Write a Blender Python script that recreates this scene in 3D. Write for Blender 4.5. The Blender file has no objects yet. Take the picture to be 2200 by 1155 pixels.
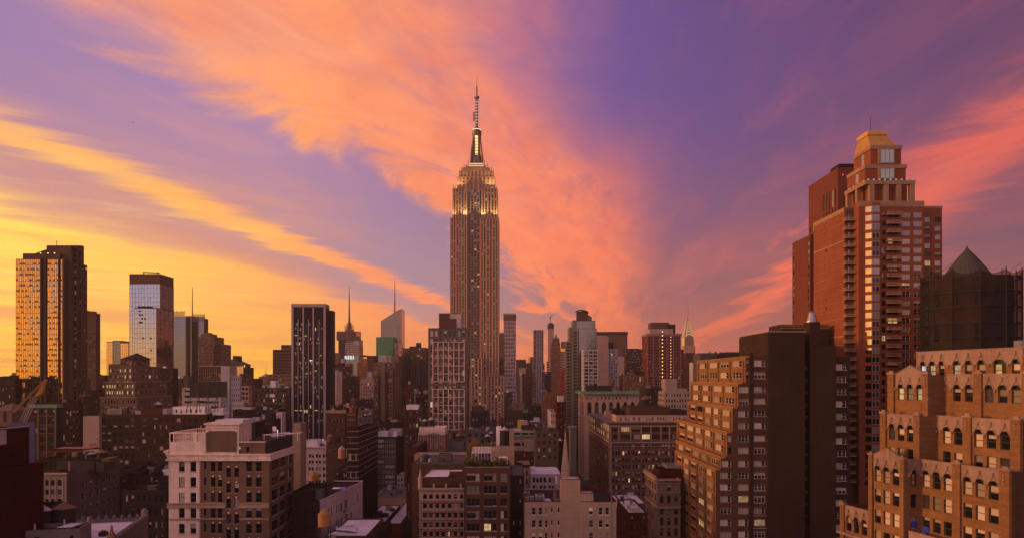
import bpy, bmesh, math, random
from mathutils import Vector, Matrix
R = math.radians
random.seed(7)
scene = bpy.context.scene

# ------------------------------------------------------------------ camera
F, HOR, CX, CAMH = 1571.0, 812.0, 1100.0, 78.0      # focal length / horizon / centre in photo pixels, eye height in metres
cam = bpy.data.cameras.new('camera')
cam_ob = bpy.data.objects.new('camera', cam)
scene.collection.objects.link(cam_ob)
cam_ob.location = (0, 0, CAMH)
cam_ob.rotation_euler = (R(90), 0, 0)
cam.sensor_fit = 'HORIZONTAL'
cam.sensor_width = 36.0
cam.lens = 36.0 * F / 2200.0
cam.shift_y = (HOR - 577.5) / 2200.0
cam.clip_start = 1.0
cam.clip_end = 60000.0
scene.camera = cam_ob

# ------------------------------------------------------------------ sky
SUN_AZ, SUN_EL = -98.0, 6.0      # degrees; azimuth measured from the view axis (+Y), negative = left (west)
world = bpy.data.worlds.new('World')
scene.world = world
world.use_nodes = True
nt = world.node_tree
nt.nodes.clear()

class G:
    """tiny helper for writing node maths"""
    def __init__(s, tree): s.t = tree
    def node(s, kind, **kw):
        n = s.t.nodes.new(kind)
        for k, v in kw.items(): setattr(n, k, v)
        return n
    def put(s, sock, v):
        if hasattr(v, 'is_linked') or isinstance(v, bpy.types.NodeSocket): s.t.links.new(v, sock)
        else: sock.default_value = v
    def m(s, op, a, b=None, c=None, clamp=False):
        n = s.node('ShaderNodeMath', operation=op, use_clamp=clamp)
        s.put(n.inputs[0], a)
        if b is not None: s.put(n.inputs[1], b)
        if c is not None: s.put(n.inputs[2], c)
        return n.outputs[0]
    def xyz(s, x, y, z):
        n = s.node('ShaderNodeCombineXYZ')
        for i, v in enumerate((x, y, z)): s.put(n.inputs[i], v)
        return n.outputs[0]
    def ramp(s, f, stops, interp='LINEAR'):
        n = s.node('ShaderNodeValToRGB')
        e = n.color_ramp
        e.interpolation = interp
        while len(e.elements) < len(stops): e.elements.new(0.5)
        for el, (p, c) in zip(e.elements, stops):
            el.position = p
            el.color = (c, c, c, 1) if not hasattr(c, '__len__') else (*c, 1)
        s.put(n.inputs[0], f)
        return n.outputs[0]
    def mix(s, f, a, b, mode='MIX'):
        n = s.node('ShaderNodeMix', data_type='RGBA', blend_type=mode)
        s.put(n.inputs[0], f)
        for i, v in ((6, a), (7, b)):
            s.put(n.inputs[i], v if not isinstance(v, tuple) else (*v, 1))
        return n.outputs[2]
    def noise(s, vec, scale, detail=4, rough=.55, dist=0.0):
        n = s.node('ShaderNodeTexNoise')
        s.put(n.inputs['Vector'], vec)
        n.inputs['Scale'].default_value = scale
        n.inputs['Detail'].default_value = detail
        n.inputs['Roughness'].default_value = rough
        n.inputs['Distortion'].default_value = dist
        return n.outputs[0]
    def smooth(s, v, a, b):
        n = s.node('ShaderNodeMapRange', interpolation_type='SMOOTHSTEP')
        s.put(n.inputs[0], v); n.inputs[1].default_value = a; n.inputs[2].default_value = b
        return n.outputs[0]

def build_sky():
    g = G(nt)
    tc = g.node('ShaderNodeTexCoord').outputs['Generated']
    sep = g.node('ShaderNodeSeparateXYZ'); g.put(sep.inputs[0], tc)
    x, y, z = sep.outputs
    psi = math.atan2(1370 - 1100, F)
    cross = g.m('SUBTRACT', g.m('MULTIPLY', x, math.cos(psi)), g.m('MULTIPLY', y, math.sin(psi)))
    along = g.m('ADD', g.m('MULTIPLY', x, math.sin(psi)), g.m('MULTIPLY', y, math.cos(psi)))
    zc = g.m('MAXIMUM', z, 0.012)
    s = g.m('DIVIDE', cross, zc)               # position across the cloud bands (they run away to one point on the horizon)
    t = g.m('DIVIDE', along, zc)               # distance along the bands
    az = g.m('ADD', g.m('MULTIPLY', g.m('ARCTAN2', x, y), 0.5 / math.pi), 0.5)
    # drift of the band edges (noise laid out along the bands)
    th = g.m('ARCTAN2', s, 1.0)
    lt = g.m('LOGARITHM', g.m('MAXIMUM', g.m('SQRT', g.m('MULTIPLY_ADD', t, t, g.m('MULTIPLY', s, s))), .5), 2.71828)
    n1 = g.noise(g.xyz(g.m('MULTIPLY', th, 1.1), g.m('MULTIPLY', lt, 1.2), 3.1), 1.6, 2, .5)
    P2 = g.xyz(g.m('ADD', g.m('MULTIPLY', th, 2.1), g.m('MULTIPLY', lt, .5)), g.m('MULTIPLY', lt, 1.35), 7.7)
    n2 = g.noise(P2, 1.9, 9, .62, 1.3)
    n2 = g.m('MULTIPLY_ADD', g.m('SUBTRACT', n2, .5), 1.35, .5)
    n3 = g.noise(g.xyz(g.m('MULTIPLY', th, 5.0), g.m('MULTIPLY', lt, 4.6), 1.3), 2.6, 5, .6, .8)     # ripples
    n4 = g.noise(g.xyz(g.m('MULTIPLY', th, 4.0), g.m('MULTIPLY', lt, 9.0), 4.4), 2.2, 3, .6, .5)     # cross waves of the left bank
    amp = g.m('ADD', 0.34, g.m('MULTIPLY', g.m('ABSOLUTE', s), 0.13))
    amp = g.m('ADD', amp, g.m('MULTIPLY', g.smooth(z, .16, .02), .7))
    wob = g.m('ADD', g.m('MULTIPLY', g.m('SUBTRACT', n1, .5), 1.5), g.m('MULTIPLY', g.m('SUBTRACT', n2, .5), 1.7))
    ridge = g.smooth(g.m('ABSOLUTE', g.m('ADD', s, 2.55)), 1.1, 0.2)
    wob = g.m('MULTIPLY', wob, g.m('SUBTRACT', 1.0, g.m('MULTIPLY', ridge, .88)))
    wob = g.m('ADD', wob, g.m('MULTIPLY', ridge, g.m('MULTIPLY', g.m('SUBTRACT', n4, .5), .85)))
    sw = g.m('ADD', s, g.m('MULTIPLY', wob, amp))
    sw = g.m('SUBTRACT', sw, g.m('MULTIPLY', g.m('MULTIPLY', g.smooth(z, .37, .20), .30), g.smooth(g.m('ABSOLUTE', g.m('ADD', s, .6)), 1.25, .65)))
    f = g.m('MULTIPLY_ADD', sw, 1 / 18.0, 0.5, clamp=True)   # -9 .. 9
    S = lambda v: v / 18.0 + .5
    dens = g.ramp(f, [(S(-9), .75), (S(-5.0), .85), (S(-4.4), 1.1), (S(-3.72), 1.15), (S(-3.38), .5), (S(-3.12), .22), (S(-2.78), .26), (S(-2.60), .95), (S(-2.50), 1.1),
                      (S(-2.38), .60), (S(-2.24), .14), (S(-1.6), .10), (S(-1.38), .52), (S(-1.12), .98), (S(-.85), .88), 
                      (S(-.48), .74), (S(-.32), .50), (S(-.12), .30), (S(.05), .15), (S(.25), .06), (S(1.1), .26), (S(1.38), .62),
                      (S(1.6), .95), (S(1.85), .50), (S(2.08), .10), (S(2.4), .04), (S(3.2), .22), (S(4.6), .75), (S(9), .6)])
    d = g.m('MULTIPLY', dens, g.m('ADD', -.10, g.m('ADD', g.m('MULTIPLY', n2, 1.25), g.m('ADD', g.m('MULTIPLY', n3, .40), g.m('MULTIPLY', n1, .5)))), clamp=True)
    d = g.m('ADD', g.m('MULTIPLY', g.smooth(d, .06, .92), .85), g.m('MULTIPLY', d, .15))
    # thin pink veil over the open parts
    veil = g.m('MULTIPLY', g.smooth(g.noise(P2, .8, 6, .6, .8), .45, .78), .20)
    veil2 = g.m('MULTIPLY', g.smooth(g.noise(g.xyz(g.m('MULTIPLY', th, 3.4), g.m('MULTIPLY', lt, 2.0), 2.2), 1.8, 7, .60, .5), .44, .80), .26)
    veil = g.m('ADD', veil, g.m('MULTIPLY', veil2, g.smooth(g.m('ABSOLUTE', g.m('ADD', az, -.5)), .008, .05)))
    big = g.noise(g.xyz(g.m('MULTIPLY', th, 1.6), g.m('MULTIPLY', lt, 1.7), 6.1), 2.4, 4, .6, .7)
    d = g.m('MULTIPLY', d, g.m('ADD', .58, g.m('MULTIPLY', big, .80)), clamp=True)
    d = g.m('MAXIMUM', d, veil)
    cloud = g.ramp(az, [(0, (1.62, .97, .70)), (.078, (.42, .48, .66)), (.090, (1.25, .58, .07)), (.25, (1.1, .62, .12)), (.40, (1.08, .82, .13)), (.432, (1.06, .69, .14)), (.47, (.98, .40, .17)),
                        (.50, (.95, .33, .16)), (.53, (.90, .24, .105)), (.56, (.84, .185, .08)), (.585, (.78, .165, .075)), (.605, (.62, .13, .07)), (.75, (.55, .28, .30)), (1, (1.62, .97, .70))])
    cloud_hi = g.ramp(az, [(0, (1.3, .86, .78)), (.12, (1.1, .62, .46)), (.25, (.9, .43, .25)), (.40, (.92, .42, .25)), (.46, (.96, .41, .20)), (.50, (.82, .29, .20)),
                           (.54, (.42, .14, .18)), (.60, (.78, .17, .09)), (.75, (.58, .33, .38)), (1, (1.3, .86, .78))])
    base_lo = g.ramp(az, [(0, (1.02, .68, .62)), (.078, (.36, .44, .64)), (.090, (1.15, .52, .06)), (.25, (1.0, .52, .16)), (.40, (.84, .37, .16)), (.44, (.70, .33, .22)), (.475, (.42, .30, .34)), (.49, (.40, .28, .30)), (.525, (.33, .135, .14)),
                          (.56, (.31, .11, .115)), (.60, (.23, .085, .10)), (.75, (.2, .10, .15)), (1, (1.02, .68, .62))])
    base_hi = g.ramp(az, [(0, (.76, .60, .80)), (.25, (.50, .36, .52)), (.40, (.36, .25, .41)), (.45, (.46, .28, .42)), (.487, (.34, .18, .34)), (.515, (.165, .115, .33)),
                          (.535, (.165, .095, .27)), (.57, (.155, .07, .19)), (.60, (.125, .055, .15)), (.75, (.14, .085, .17)), (1, (.76, .60, .80))])
    hor = g.ramp(az, [(0, (.75, .45, .40)), (.05, (.9, .45, .14)), (.10, (1.25, .66, .10)), (.25, (1.25, .75, .15)), (.40, (1.5, .88, .05)), (.45, (1.4, .76, .05)), (.48, (.95, .37, .11)), (.51, (.86, .26, .13)), (.535, (.72, .17, .09)),
                      (.56, (.58, .125, .085)), (.60, (.36, .09, .085)), (.75, (.3, .15, .2)), (1, (.75, .45, .40))])
    base = g.mix(g.smooth(z, .08, .36), base_lo, base_hi)
    cl = g.mix(g.smooth(z, .13, .42), cloud, cloud_hi)
    cl = g.mix(1.0, cl, (1.04, .93, .80), 'MULTIPLY')
    base = g.mix(1.0, base, g.ramp(az, [(.38, (.93, .92, .98)), (.48, (.92, .95, 1.0)), (.52, (.88, .90, .97)), (.57, (.74, .82, .86)), (.62, (.62, .68, .72))]), 'MULTIPLY')
    n5 = g.noise(g.xyz(g.m('MULTIPLY', th, 3.2), g.m('MULTIPLY', lt, 2.6), 9.2), 2.3, 6, .62, .9)
    sh = g.m('ADD', .66, g.m('MULTIPLY', n5, .68))
    cl = g.mix(1.0, cl, g.xyz(g.m('ADD', .5, g.m('MULTIPLY', sh, .5)), sh, g.m('ADD', .25, g.m('MULTIPLY', sh, .75))), 'MULTIPLY')
    col = g.mix(d, base, cl)
    hz = g.m('MULTIPLY', g.smooth(g.m('ADD', z, g.m('MULTIPLY', g.m('SUBTRACT', n2, .5), .06)), .12, .0), .85)
    col = g.mix(hz, col, hor)
    # brighter warm streaks close to the glow in the west
    st = g.m('MULTIPLY', g.smooth(n3, .5, .75), g.smooth(az, .46, .40))
    col = g.mix(g.m('MULTIPLY', st, g.m('MULTIPLY', g.smooth(z, .32, .12), .45)), col, (1.1, .78, .28))
    n6 = g.noise(g.xyz(g.m('MULTIPLY', th, 7.0), g.m('MULTIPLY', lt, 1.1), 5.5), 2.0, 5, .55, .5)
    dk = g.m('MULTIPLY', g.m('MULTIPLY', g.smooth(n6, .52, .36), g.smooth(az, .475, .43)), g.m('MULTIPLY', g.smooth(z, .30, .14), .55))
    col = g.mix(dk, col, (.80, .35, .15))
    # below the horizon: dusk haze over the ground
    col = g.mix(g.smooth(z, -.002, -.03), col, (.10, .06, .06))
    hs = g.node('ShaderNodeHueSaturation'); hs.inputs['Saturation'].default_value = 1.02; g.put(hs.inputs['Color'], col); col = hs.outputs[0]
    gm = g.node('ShaderNodeGamma'); g.put(gm.inputs[0], col); gm.inputs[1].default_value = 1.16; col = g.mix(1.0, gm.outputs[0], (1.10, 1.10, 1.14), 'MULTIPLY')
    sky = g.node('ShaderNodeTexSky', sky_type='NISHITA')
    sky.sun_disc = False
    sky.sun_elevation = R(SUN_EL)
    sky.sun_rotation = R(SUN_AZ)
    b1 = g.node('ShaderNodeBackground'); g.put(b1.inputs[0], g.mix(1.0, sky.outputs[0], (.75, .38, .55), 'MULTIPLY')); b1.inputs[1].default_value = 0.05
    b2 = g.node('ShaderNodeBackground'); g.put(b2.inputs[0], col); b2.inputs[1].default_value = 0.945
    add = g.node('ShaderNodeAddShader')
    nt.links.new(b1.outputs[0], add.inputs[0]); nt.links.new(b2.outputs[0], add.inputs[1])
    out = g.node('ShaderNodeOutputWorld')
    nt.links.new(add.outputs[0], out.inputs[0])
build_sky()
world.cycles.sampling_method = 'MANUAL'
world.cycles.sample_map_resolution = 512

# ------------------------------------------------------------------ sun (last light, low in the west)
sun = bpy.data.lights.new('sun', 'SUN')
sun.energy = 3.0
sun.angle = R(9)
sun.color = (1.0, .47, .18)
sun_ob = bpy.data.objects.new('sun', sun)
scene.collection.objects.link(sun_ob)
sd = Vector((math.sin(R(SUN_AZ)) * math.cos(R(SUN_EL)), math.cos(R(SUN_AZ)) * math.cos(R(SUN_EL)), math.sin(R(SUN_EL))))
sun_ob.rotation_euler = sd.to_track_quat('Z', 'Y').to_euler()

vs = scene.view_settings
vs.view_transform = 'Standard'; vs.look = 'None'; vs.exposure = 0.0; vs.gamma = 1.0; vs.use_curve_mapping = False

# ------------------------------------------------------------------ materials
MATS = {}
def new_mat(name):
    m = bpy.data.materials.new(name); m.use_nodes = True
    m.node_tree.nodes.clear()
    return m, G(m.node_tree)
def principled(g, **kw):
    p = g.node('ShaderNodeBsdfPrincipled')
    for k, v in kw.items():
        k = {'base': 'Base Color', 'rough': 'Roughness', 'metal': 'Metallic', 'spec': 'Specular IOR Level', 'em': 'Emission Color', 'ems': 'Emission Strength', 'coat': 'Coat Weight', 'nrm': 'Normal'}[k]
        g.put(p.inputs[k], (*v, 1) if isinstance(v, tuple) and len(v) == 3 else v)
    o = g.node('ShaderNodeOutputMaterial')
    g.t.links.new(p.outputs[0], o.inputs[0])
    return p
def wall(name, rgb, var=.22, rough=.88, streak=.18, fine=.12, brick=0.0):
    """masonry: large soft patches, rain streaks, fine mottle; optional brick courses"""
    if name in MATS: return MATS[name]
    m, g = new_mat(name)
    pos = g.node('ShaderNodeNewGeometry').outputs['Position']
    sp = g.node('ShaderNodeSeparateXYZ'); g.put(sp.inputs[0], pos)
    a = g.noise(pos, .09, 4, .6)
    b = g.noise(g.xyz(g.m('MULTIPLY', sp.outputs[0], .9), g.m('MULTIPLY', sp.outputs[1], .9), g.m('MULTIPLY', sp.outputs[2], .06)), 1.0, 3, .6)
    c = g.noise(pos, 2.6, 3, .6)
    h = g.noise(g.xyz(g.m('MULTIPLY', sp.outputs[0], .28), g.m('MULTIPLY', sp.outputs[1], .28), g.m('MULTIPLY', sp.outputs[2], 2.4)), 1.0, 3, .65)
    v = g.m('ADD', 1.0, g.m('MULTIPLY', g.m('SUBTRACT', a, .5), var * 3))
    v = g.m('ADD', v, g.m('MULTIPLY', g.m('SUBTRACT', h, .5), fine * 4.5))
    v = g.m('ADD', v, g.m('MULTIPLY', g.m('SUBTRACT', b, .5), streak * 2.6))
    v = g.m('ADD', v, g.m('MULTIPLY', g.m('SUBTRACT', c, .5), fine * 3))
    if brick:
        w = g.node('ShaderNodeTexBrick')
        g.put(w.inputs['Vector'], g.xyz(g.m('ADD', sp.outputs[0], sp.outputs[1]), sp.outputs[2], 0.0))
        w.inputs['Scale'].default_value = 1.0
        w.inputs['Brick Width'].default_value = .42; w.inputs['Row Height'].default_value = .16
        w.inputs['Mortar Size'].default_value = .018
        w.inputs['Color1'].default_value = (1, 1, 1, 1); w.inputs['Color2'].default_value = (.62, .62, .62, 1); w.inputs['Mortar'].default_value = (.5, .5, .5, 1)
        bw = g.node('ShaderNodeRGBToBW'); g.put(bw.inputs[0], w.outputs[0])
        v = g.m('MULTIPLY', v, g.m('ADD', 1 - brick, g.m('MULTIPLY', bw.outputs[0], brick * 1.15)))
    col = g.mix(1.0, rgb, g.xyz(v, v, v), 'MULTIPLY')
    principled(g, base=col, rough=rough, spec=.06)
    MATS[name] = m
    return m
def plain(name, rgb, rough=.6, metal=0.0, spec=.4):
    if name in MATS: return MATS[name]
    m, g = new_mat(name)
    pos = g.node('ShaderNodeNewGeometry').outputs['Position']
    n = g.noise(pos, .7, 4, .6)
    v = g.m('ADD', .75, g.m('MULTIPLY', n, .5))
    principled(g, base=g.mix(1.0, rgb, g.xyz(v, v, v), 'MULTIPLY'), rough=rough, metal=metal, spec=spec)
    MATS[name] = m
    return m
def emit(name, rgb, strength, rand=.0):
    if name in MATS: return MATS[name]
    m, g = new_mat(name)
    st = strength
    if rand:
        oi = g.node('ShaderNodeObjectInfo').outputs['Random']
        pos = g.node('ShaderNodeNewGeometry').outputs['Position']
        nn = g.noise(pos, .9, 2, .6)
        st = g.m('MULTIPLY', g.m('MULTIPLY_ADD', oi, rand, 1 - rand), g.m('MULTIPLY', nn, strength * 2.0))
    if rand:
        wn = g.node('ShaderNodeTexWhiteNoise', noise_dimensions='1D'); g.put(wn.inputs['W'], g.m('MULTIPLY', oi, 37.0))
        cool = g.m('GREATER_THAN', wn.outputs[0], .92)
        rgb = g.mix(cool, g.mix(wn.outputs[0], rgb, (rgb[0], rgb[1] * 1.25, rgb[2] * 1.7)), (.80, .86, .95))
    principled(g, base=(.05, .05, .05), rough=.5, em=rgb, ems=st)
    MATS[name] = m
    return m
def glass(name, rgb=(.012, .013, .017), rough=.06, metal=0.0, spec=.5, wobble=0.0):
    if name in MATS: return MATS[name]
    m, g = new_mat(name)
    kw = dict(base=rgb, rough=rough, metal=metal, spec=spec)
    if wobble:
        pos = g.node('ShaderNodeNewGeometry').outputs['Position']
        bp = g.node('ShaderNodeBump'); bp.inputs['Strength'].default_value = wobble; bp.inputs['Distance'].default_value = .3
        g.put(bp.inputs['Height'], g.noise(pos, .35, 2, .5))
        kw['nrm'] = bp.outputs[0]
        n2 = g.noise(pos, .5, 2, .5)
        v = g.m('ADD', .65, g.m('MULTIPLY', n2, .7))
        kw['base'] = g.mix(1.0, rgb, g.xyz(v, v, v), 'MULTIPLY')
    principled(g, **kw)
    MATS[name] = m
    return m

GL = glass('window_glass', (.010, .010, .013), .07, spec=.38)
GLB = glass('window_glass_bright', (.22, .21, .24), .08, .8, wobble=.1)
def blind_mat():
    m, g = new_mat('window_blind'); oi = g.node('ShaderNodeObjectInfo').outputs['Random']
    wn = g.node('ShaderNodeTexWhiteNoise', noise_dimensions='1D'); g.put(wn.inputs['W'], g.m('MULTIPLY', oi, 91.0)); v = g.m('MULTIPLY_ADD', wn.outputs[0], .85, .35)
    principled(g, base=g.mix(1.0, (.52, .44, .35), g.xyz(v, v, v), 'MULTIPLY'), rough=.3, spec=.4); return m
BLIND = blind_mat()
BLIND2 = plain('window_blind_dim', (.20, .18, .17), .3)
LIT = emit('lit_room', (1.0, .58, .22), .75, .85)
LITW = emit('lit_room_white', (1.0, .80, .50), 1.0, .5)
FR_D = plain('frame_dark', (.035, .032, .03), .5)
FR_W = plain('frame_white', (.45, .42, .40), .5)
FR_B = plain('frame_bronze', (.07, .05, .04), .5)
ROOF_D = wall('roof_tar', (0.021, 0.0195, 0.0225), .35, .9, 0)
ROOF_G = wall('roof_grey', (0.075, 0.0713, 0.0825), .35, .9, 0)
ROOF_L = wall('roof_silver', (.52, .49, .60), .22, .7, 0)
METAL = plain('metal_dark', (.05, .05, .055), .45, .6)
METAL_L = plain('metal_grey', (.30, .30, .32), .4, .7)
COPPER = wall('copper_green', (.13, .26, .16), .25, .6)
BLACK = plain('black_paint', (.012, .012, .013), .7)

# ------------------------------------------------------------------ object helpers
def link(o): scene.collection.objects.link(o); return o
def tag(o, label=None, cat=None, group=None, kind=None):
    for k, v in (('label', label), ('category', cat), ('group', group), ('kind', kind)):
        if v: o[k] = v
    return o
def thing(name, label, cat, loc=(0, 0, 0), group=None, rz=0.0):
    o = bpy.data.objects.new(name, None)
    o.empty_display_size = 2
    o.location = loc; o.rotation_euler = (0, 0, rz)
    return tag(link(o), label, cat, group)
class MB:
    """collects faces, then links them as ONE mesh object"""
    def __init__(s): s.v = []; s.f = []; s.mi = []; s.smooth = False
    def face(s, pts, mi=0):
        n = len(s.v); s.v.extend([tuple(p) for p in pts]); s.f.append(tuple(range(n, n + len(pts)))); s.mi.append(mi)
    def quad(s, a, b, c, d, mi=0): s.face((a, b, c, d), mi)
    def box(s, x0, x1, y0, y1, z0, z1, mi=0, bottom=True):
        p = [(x0, y0, z0), (x1, y0, z0), (x1, y1, z0), (x0, y1, z0), (x0, y0, z1), (x1, y0, z1), (x1, y1, z1), (x0, y1, z1)]
        fs = [(0, 1, 5, 4), (1, 2, 6, 5), (2, 3, 7, 6), (3, 0, 4, 7), (4, 5, 6, 7)]
        if bottom: fs.append((3, 2, 1, 0))
        n = len(s.v); s.v.extend(p)
        for f in fs: s.f.append(tuple(n + i for i in f)); s.mi.append(mi)
    def prism(s, pts, z0, z1, mi=0):
        n = len(pts)
        for i in range(n):
            a, b = pts[i], pts[(i + 1) % n]
            s.quad((*a, z0), (*b, z0), (*b, z1), (*a, z1), mi)
        s.face([(*p, z1) for p in pts], mi); s.face([(*p, z0) for p in reversed(pts)], mi)
    def frustum(s, c, r0, r1, z0, z1, n=12, mi=0, rot=0.0, caps=True, sx=1.0, sy=1.0):
        P = lambda r, z: [(c[0] + sx * r * math.cos(rot + 2 * math.pi * i / n), c[1] + sy * r * math.sin(rot + 2 * math.pi * i / n), z) for i in range(n)]
        a, b = P(r0, z0), P(r1, z1)
        for i in range(n):
            j = (i + 1) % n
            if r1 < 1e-4: s.face((a[i], a[j], b[0]), mi)
            else: s.quad(a[i], a[j], b[j], b[i], mi)
        if caps:
            if r1 > 1e-4: s.face(b, mi)
            s.face(list(reversed(a)), mi)
    def bar(s, a, b, r, n=6, mi=0, r2=None):
        a, b = Vector(a), Vector(b); d = (b - a).normalized()
        u = d.orthogonal().normalized(); w = d.cross(u)
        r2 = r if r2 is None else r2
        A = [a + (u * math.cos(2 * math.pi * i / n) + w * math.sin(2 * math.pi * i / n)) * r for i in range(n)]
        B = [b + (u * math.cos(2 * math.pi * i / n) + w * math.sin(2 * math.pi * i / n)) * r2 for i in range(n)]
        for i in range(n): s.quad(A[i], A[(i + 1) % n], B[(i + 1) % n], B[i], mi)
        s.face(list(reversed(A)), mi); s.face(B, mi)
    def mesh(s, name, mats, off=(0, 0, 0)):
        me = bpy.data.meshes.new(name)
        ox, oy, oz = off
        me.from_pydata([(x - ox, y - oy, z - oz) for x, y, z in s.v], [], s.f)
        for m in (mats if isinstance(mats, (list, tuple)) else [mats]): me.materials.append(m)
        me.polygons.foreach_set('material_index', s.mi)
        if s.smooth: me.polygons.foreach_set('use_smooth', [True] * len(s.f))
        me.update()
        return me
    def build(s, name, mats, parent=None, kind=None, label=None):
        off = parent_origin(parent) if parent else (0, 0, 0)
        o = bpy.data.objects.new(name, s.mesh(name, mats, off))
        link(o)
        if parent: o.parent = parent
        if kind: o['kind'] = kind
        if label: o['label'] = label
        return o
def parent_origin(p):
    v = Vector((0, 0, 0))
    while p: v += Vector(p.location); p = p.parent
    return tuple(v)

# photo pixel + distance -> metres
def X(px, Y): return (px - CX) / F * Y
def Z(py, Y): return CAMH + (HOR - py) / F * Y
def PXM(Y): return Y / F        # metres per photo pixel

# ------------------------------------------------------------------ windows
WM = {}
def win_mesh(style, var, fr):
    """unit window, 1 x 1 in XZ, facing -Y: frame with mullions / rail and a pane"""
    key = (style, var, fr.name)
    if key in WM: return WM[key]
    mb = MB()
    n = {'sash': 1, 'pair': 2, 'triple': 3, 'plain': 1, 'arch': 1, 'quad': 4, 'wide': 5, 'pane': 1}[style]
    fx, fz, dp = (.05 if n > 1 else .08), .035, .09
    arch = style == 'arch'
    if style != 'pane':
        mb.box(-.5, -.5 + fx, 0, dp, -.5, .5); mb.box(.5 - fx, .5, 0, dp, -.5, .5)
        mb.box(-.5 + fx, .5 - fx, 0, dp, -.5, -.5 + fz)
        if not arch: mb.box(-.5 + fx, .5 - fx, 0, dp, .5 - fz, .5)
        for i in range(1, n):
            x = -.5 + i / n; mb.box(x - fx * .45, x + fx * .45, .01, dp, -.5 + fz, .5 - fz)
        if style in ('sash', 'pair', 'triple', 'quad', 'arch'):
            zr = 0.0 if not arch else -.12
            mb.box(-.5 + fx, .5 - fx, .02, dp, zr - .02, zr + .02)
            if arch: mb.box(-.5 + fx, .5 - fx, .01, dp, .21, .245)
    y = dp * .7
    def pane(x0, x1, z0, z1, mi): mb.quad((x0, y, z0), (x1, y, z0), (x1, y, z1), (x0, y, z1), mi)
    if arch:
        def top(mi, zb=.22):
            pts = [(-.5, y, zb), (.5, y, zb)] + [(.5 * math.cos(a), y, zb + .27 * math.sin(a)) for a in [math.pi * k / 10 for k in range(0, 11)]]
            mb.face(pts, mi)
        top(1)
        zs = .22
    else: zs = .5
    hgt = zs + .5
    rng = random.Random(str(key))
    if var == 'd': pane(-.5, .5, -.5, zs, 1)
    elif var == 'b': pane(-.5, .5, -.5, zs, 2)
    elif var == 's': pane(-.5, .5, -.5, zs, 4)
    elif var in 'hq':
        k = {'h': .52, 'q': .26}[var]
        pane(-.5, .5, zs - hgt * k, zs, 2); pane(-.5, .5, -.5, zs - hgt * k, 1)
    elif var == 'l': pane(-.5, .5, -.5, zs, 3)
    elif var == 'm':                       # one half of the room lit
        pane(-.5, .05, -.5, zs, 3); pane(.05, .5, -.5, zs, 1)
    elif var == 'u': pane(-.5, .5, -.5 + hgt * .5, zs, 3); pane(-.5, .5, -.5, -.5 + hgt * .5, 1)
    elif var == 'x':                       # mixed blinds, one per light
        for i in range(n):
            k = rng.choice((0, .3, .55, 1, 1)); x0, x1 = -.5 + i / n, -.5 + (i + 1) / n
            if k > 0: pane(x0, x1, zs - hgt * k, zs, 2)
            if k < 1: pane(x0, x1, -.5, zs - hgt * k, 1)
    mats = [fr, GL, BLIND, LIT, GLB]
    fm, pm = MB(), MB()
    for f, mi in zip(mb.f, mb.mi): (pm if mi else fm).face([mb.v[i] for i in f], mi)
    WM[key] = (mb.mesh('window', mats), fm.mesh('window', mats), pm.mesh('pane', mats))
    return WM[key]

class W:
    """window pattern of one face"""
    def __init__(s, n, fh=3.6, fw=.5, hh=.55, style='sash', top=1.4, m=.04, lit=.04, bl=.12, ha=.2, fr=None, d=.22, sill=0.0, m1=None, cols=None, bot=None, zmin=None, sky=0.16):
        s.__dict__.update(locals()); s.m1 = m if m1 is None else m1
RNG = random.Random(11)
def pick(sp):
    r = RNG.random()
    lk = sp.lit if sp.lit > .3 else sp.lit * .4
    if r < lk: return RNG.choice('lluml')
    r -= lk
    if r < sp.bl: return 'b' if sp.style in ('sash', 'plain', 'arch', 'pane') or RNG.random() < .45 else 'x'
    r -= sp.bl
    if r < sp.ha: return RNG.choice('hq') if sp.style in ('sash', 'plain', 'arch', 'pane') or RNG.random() < .4 else 'x'
    if sp.style != 'plain' and RNG.random() < sp.sky: return 's'
    return 'd'

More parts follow.
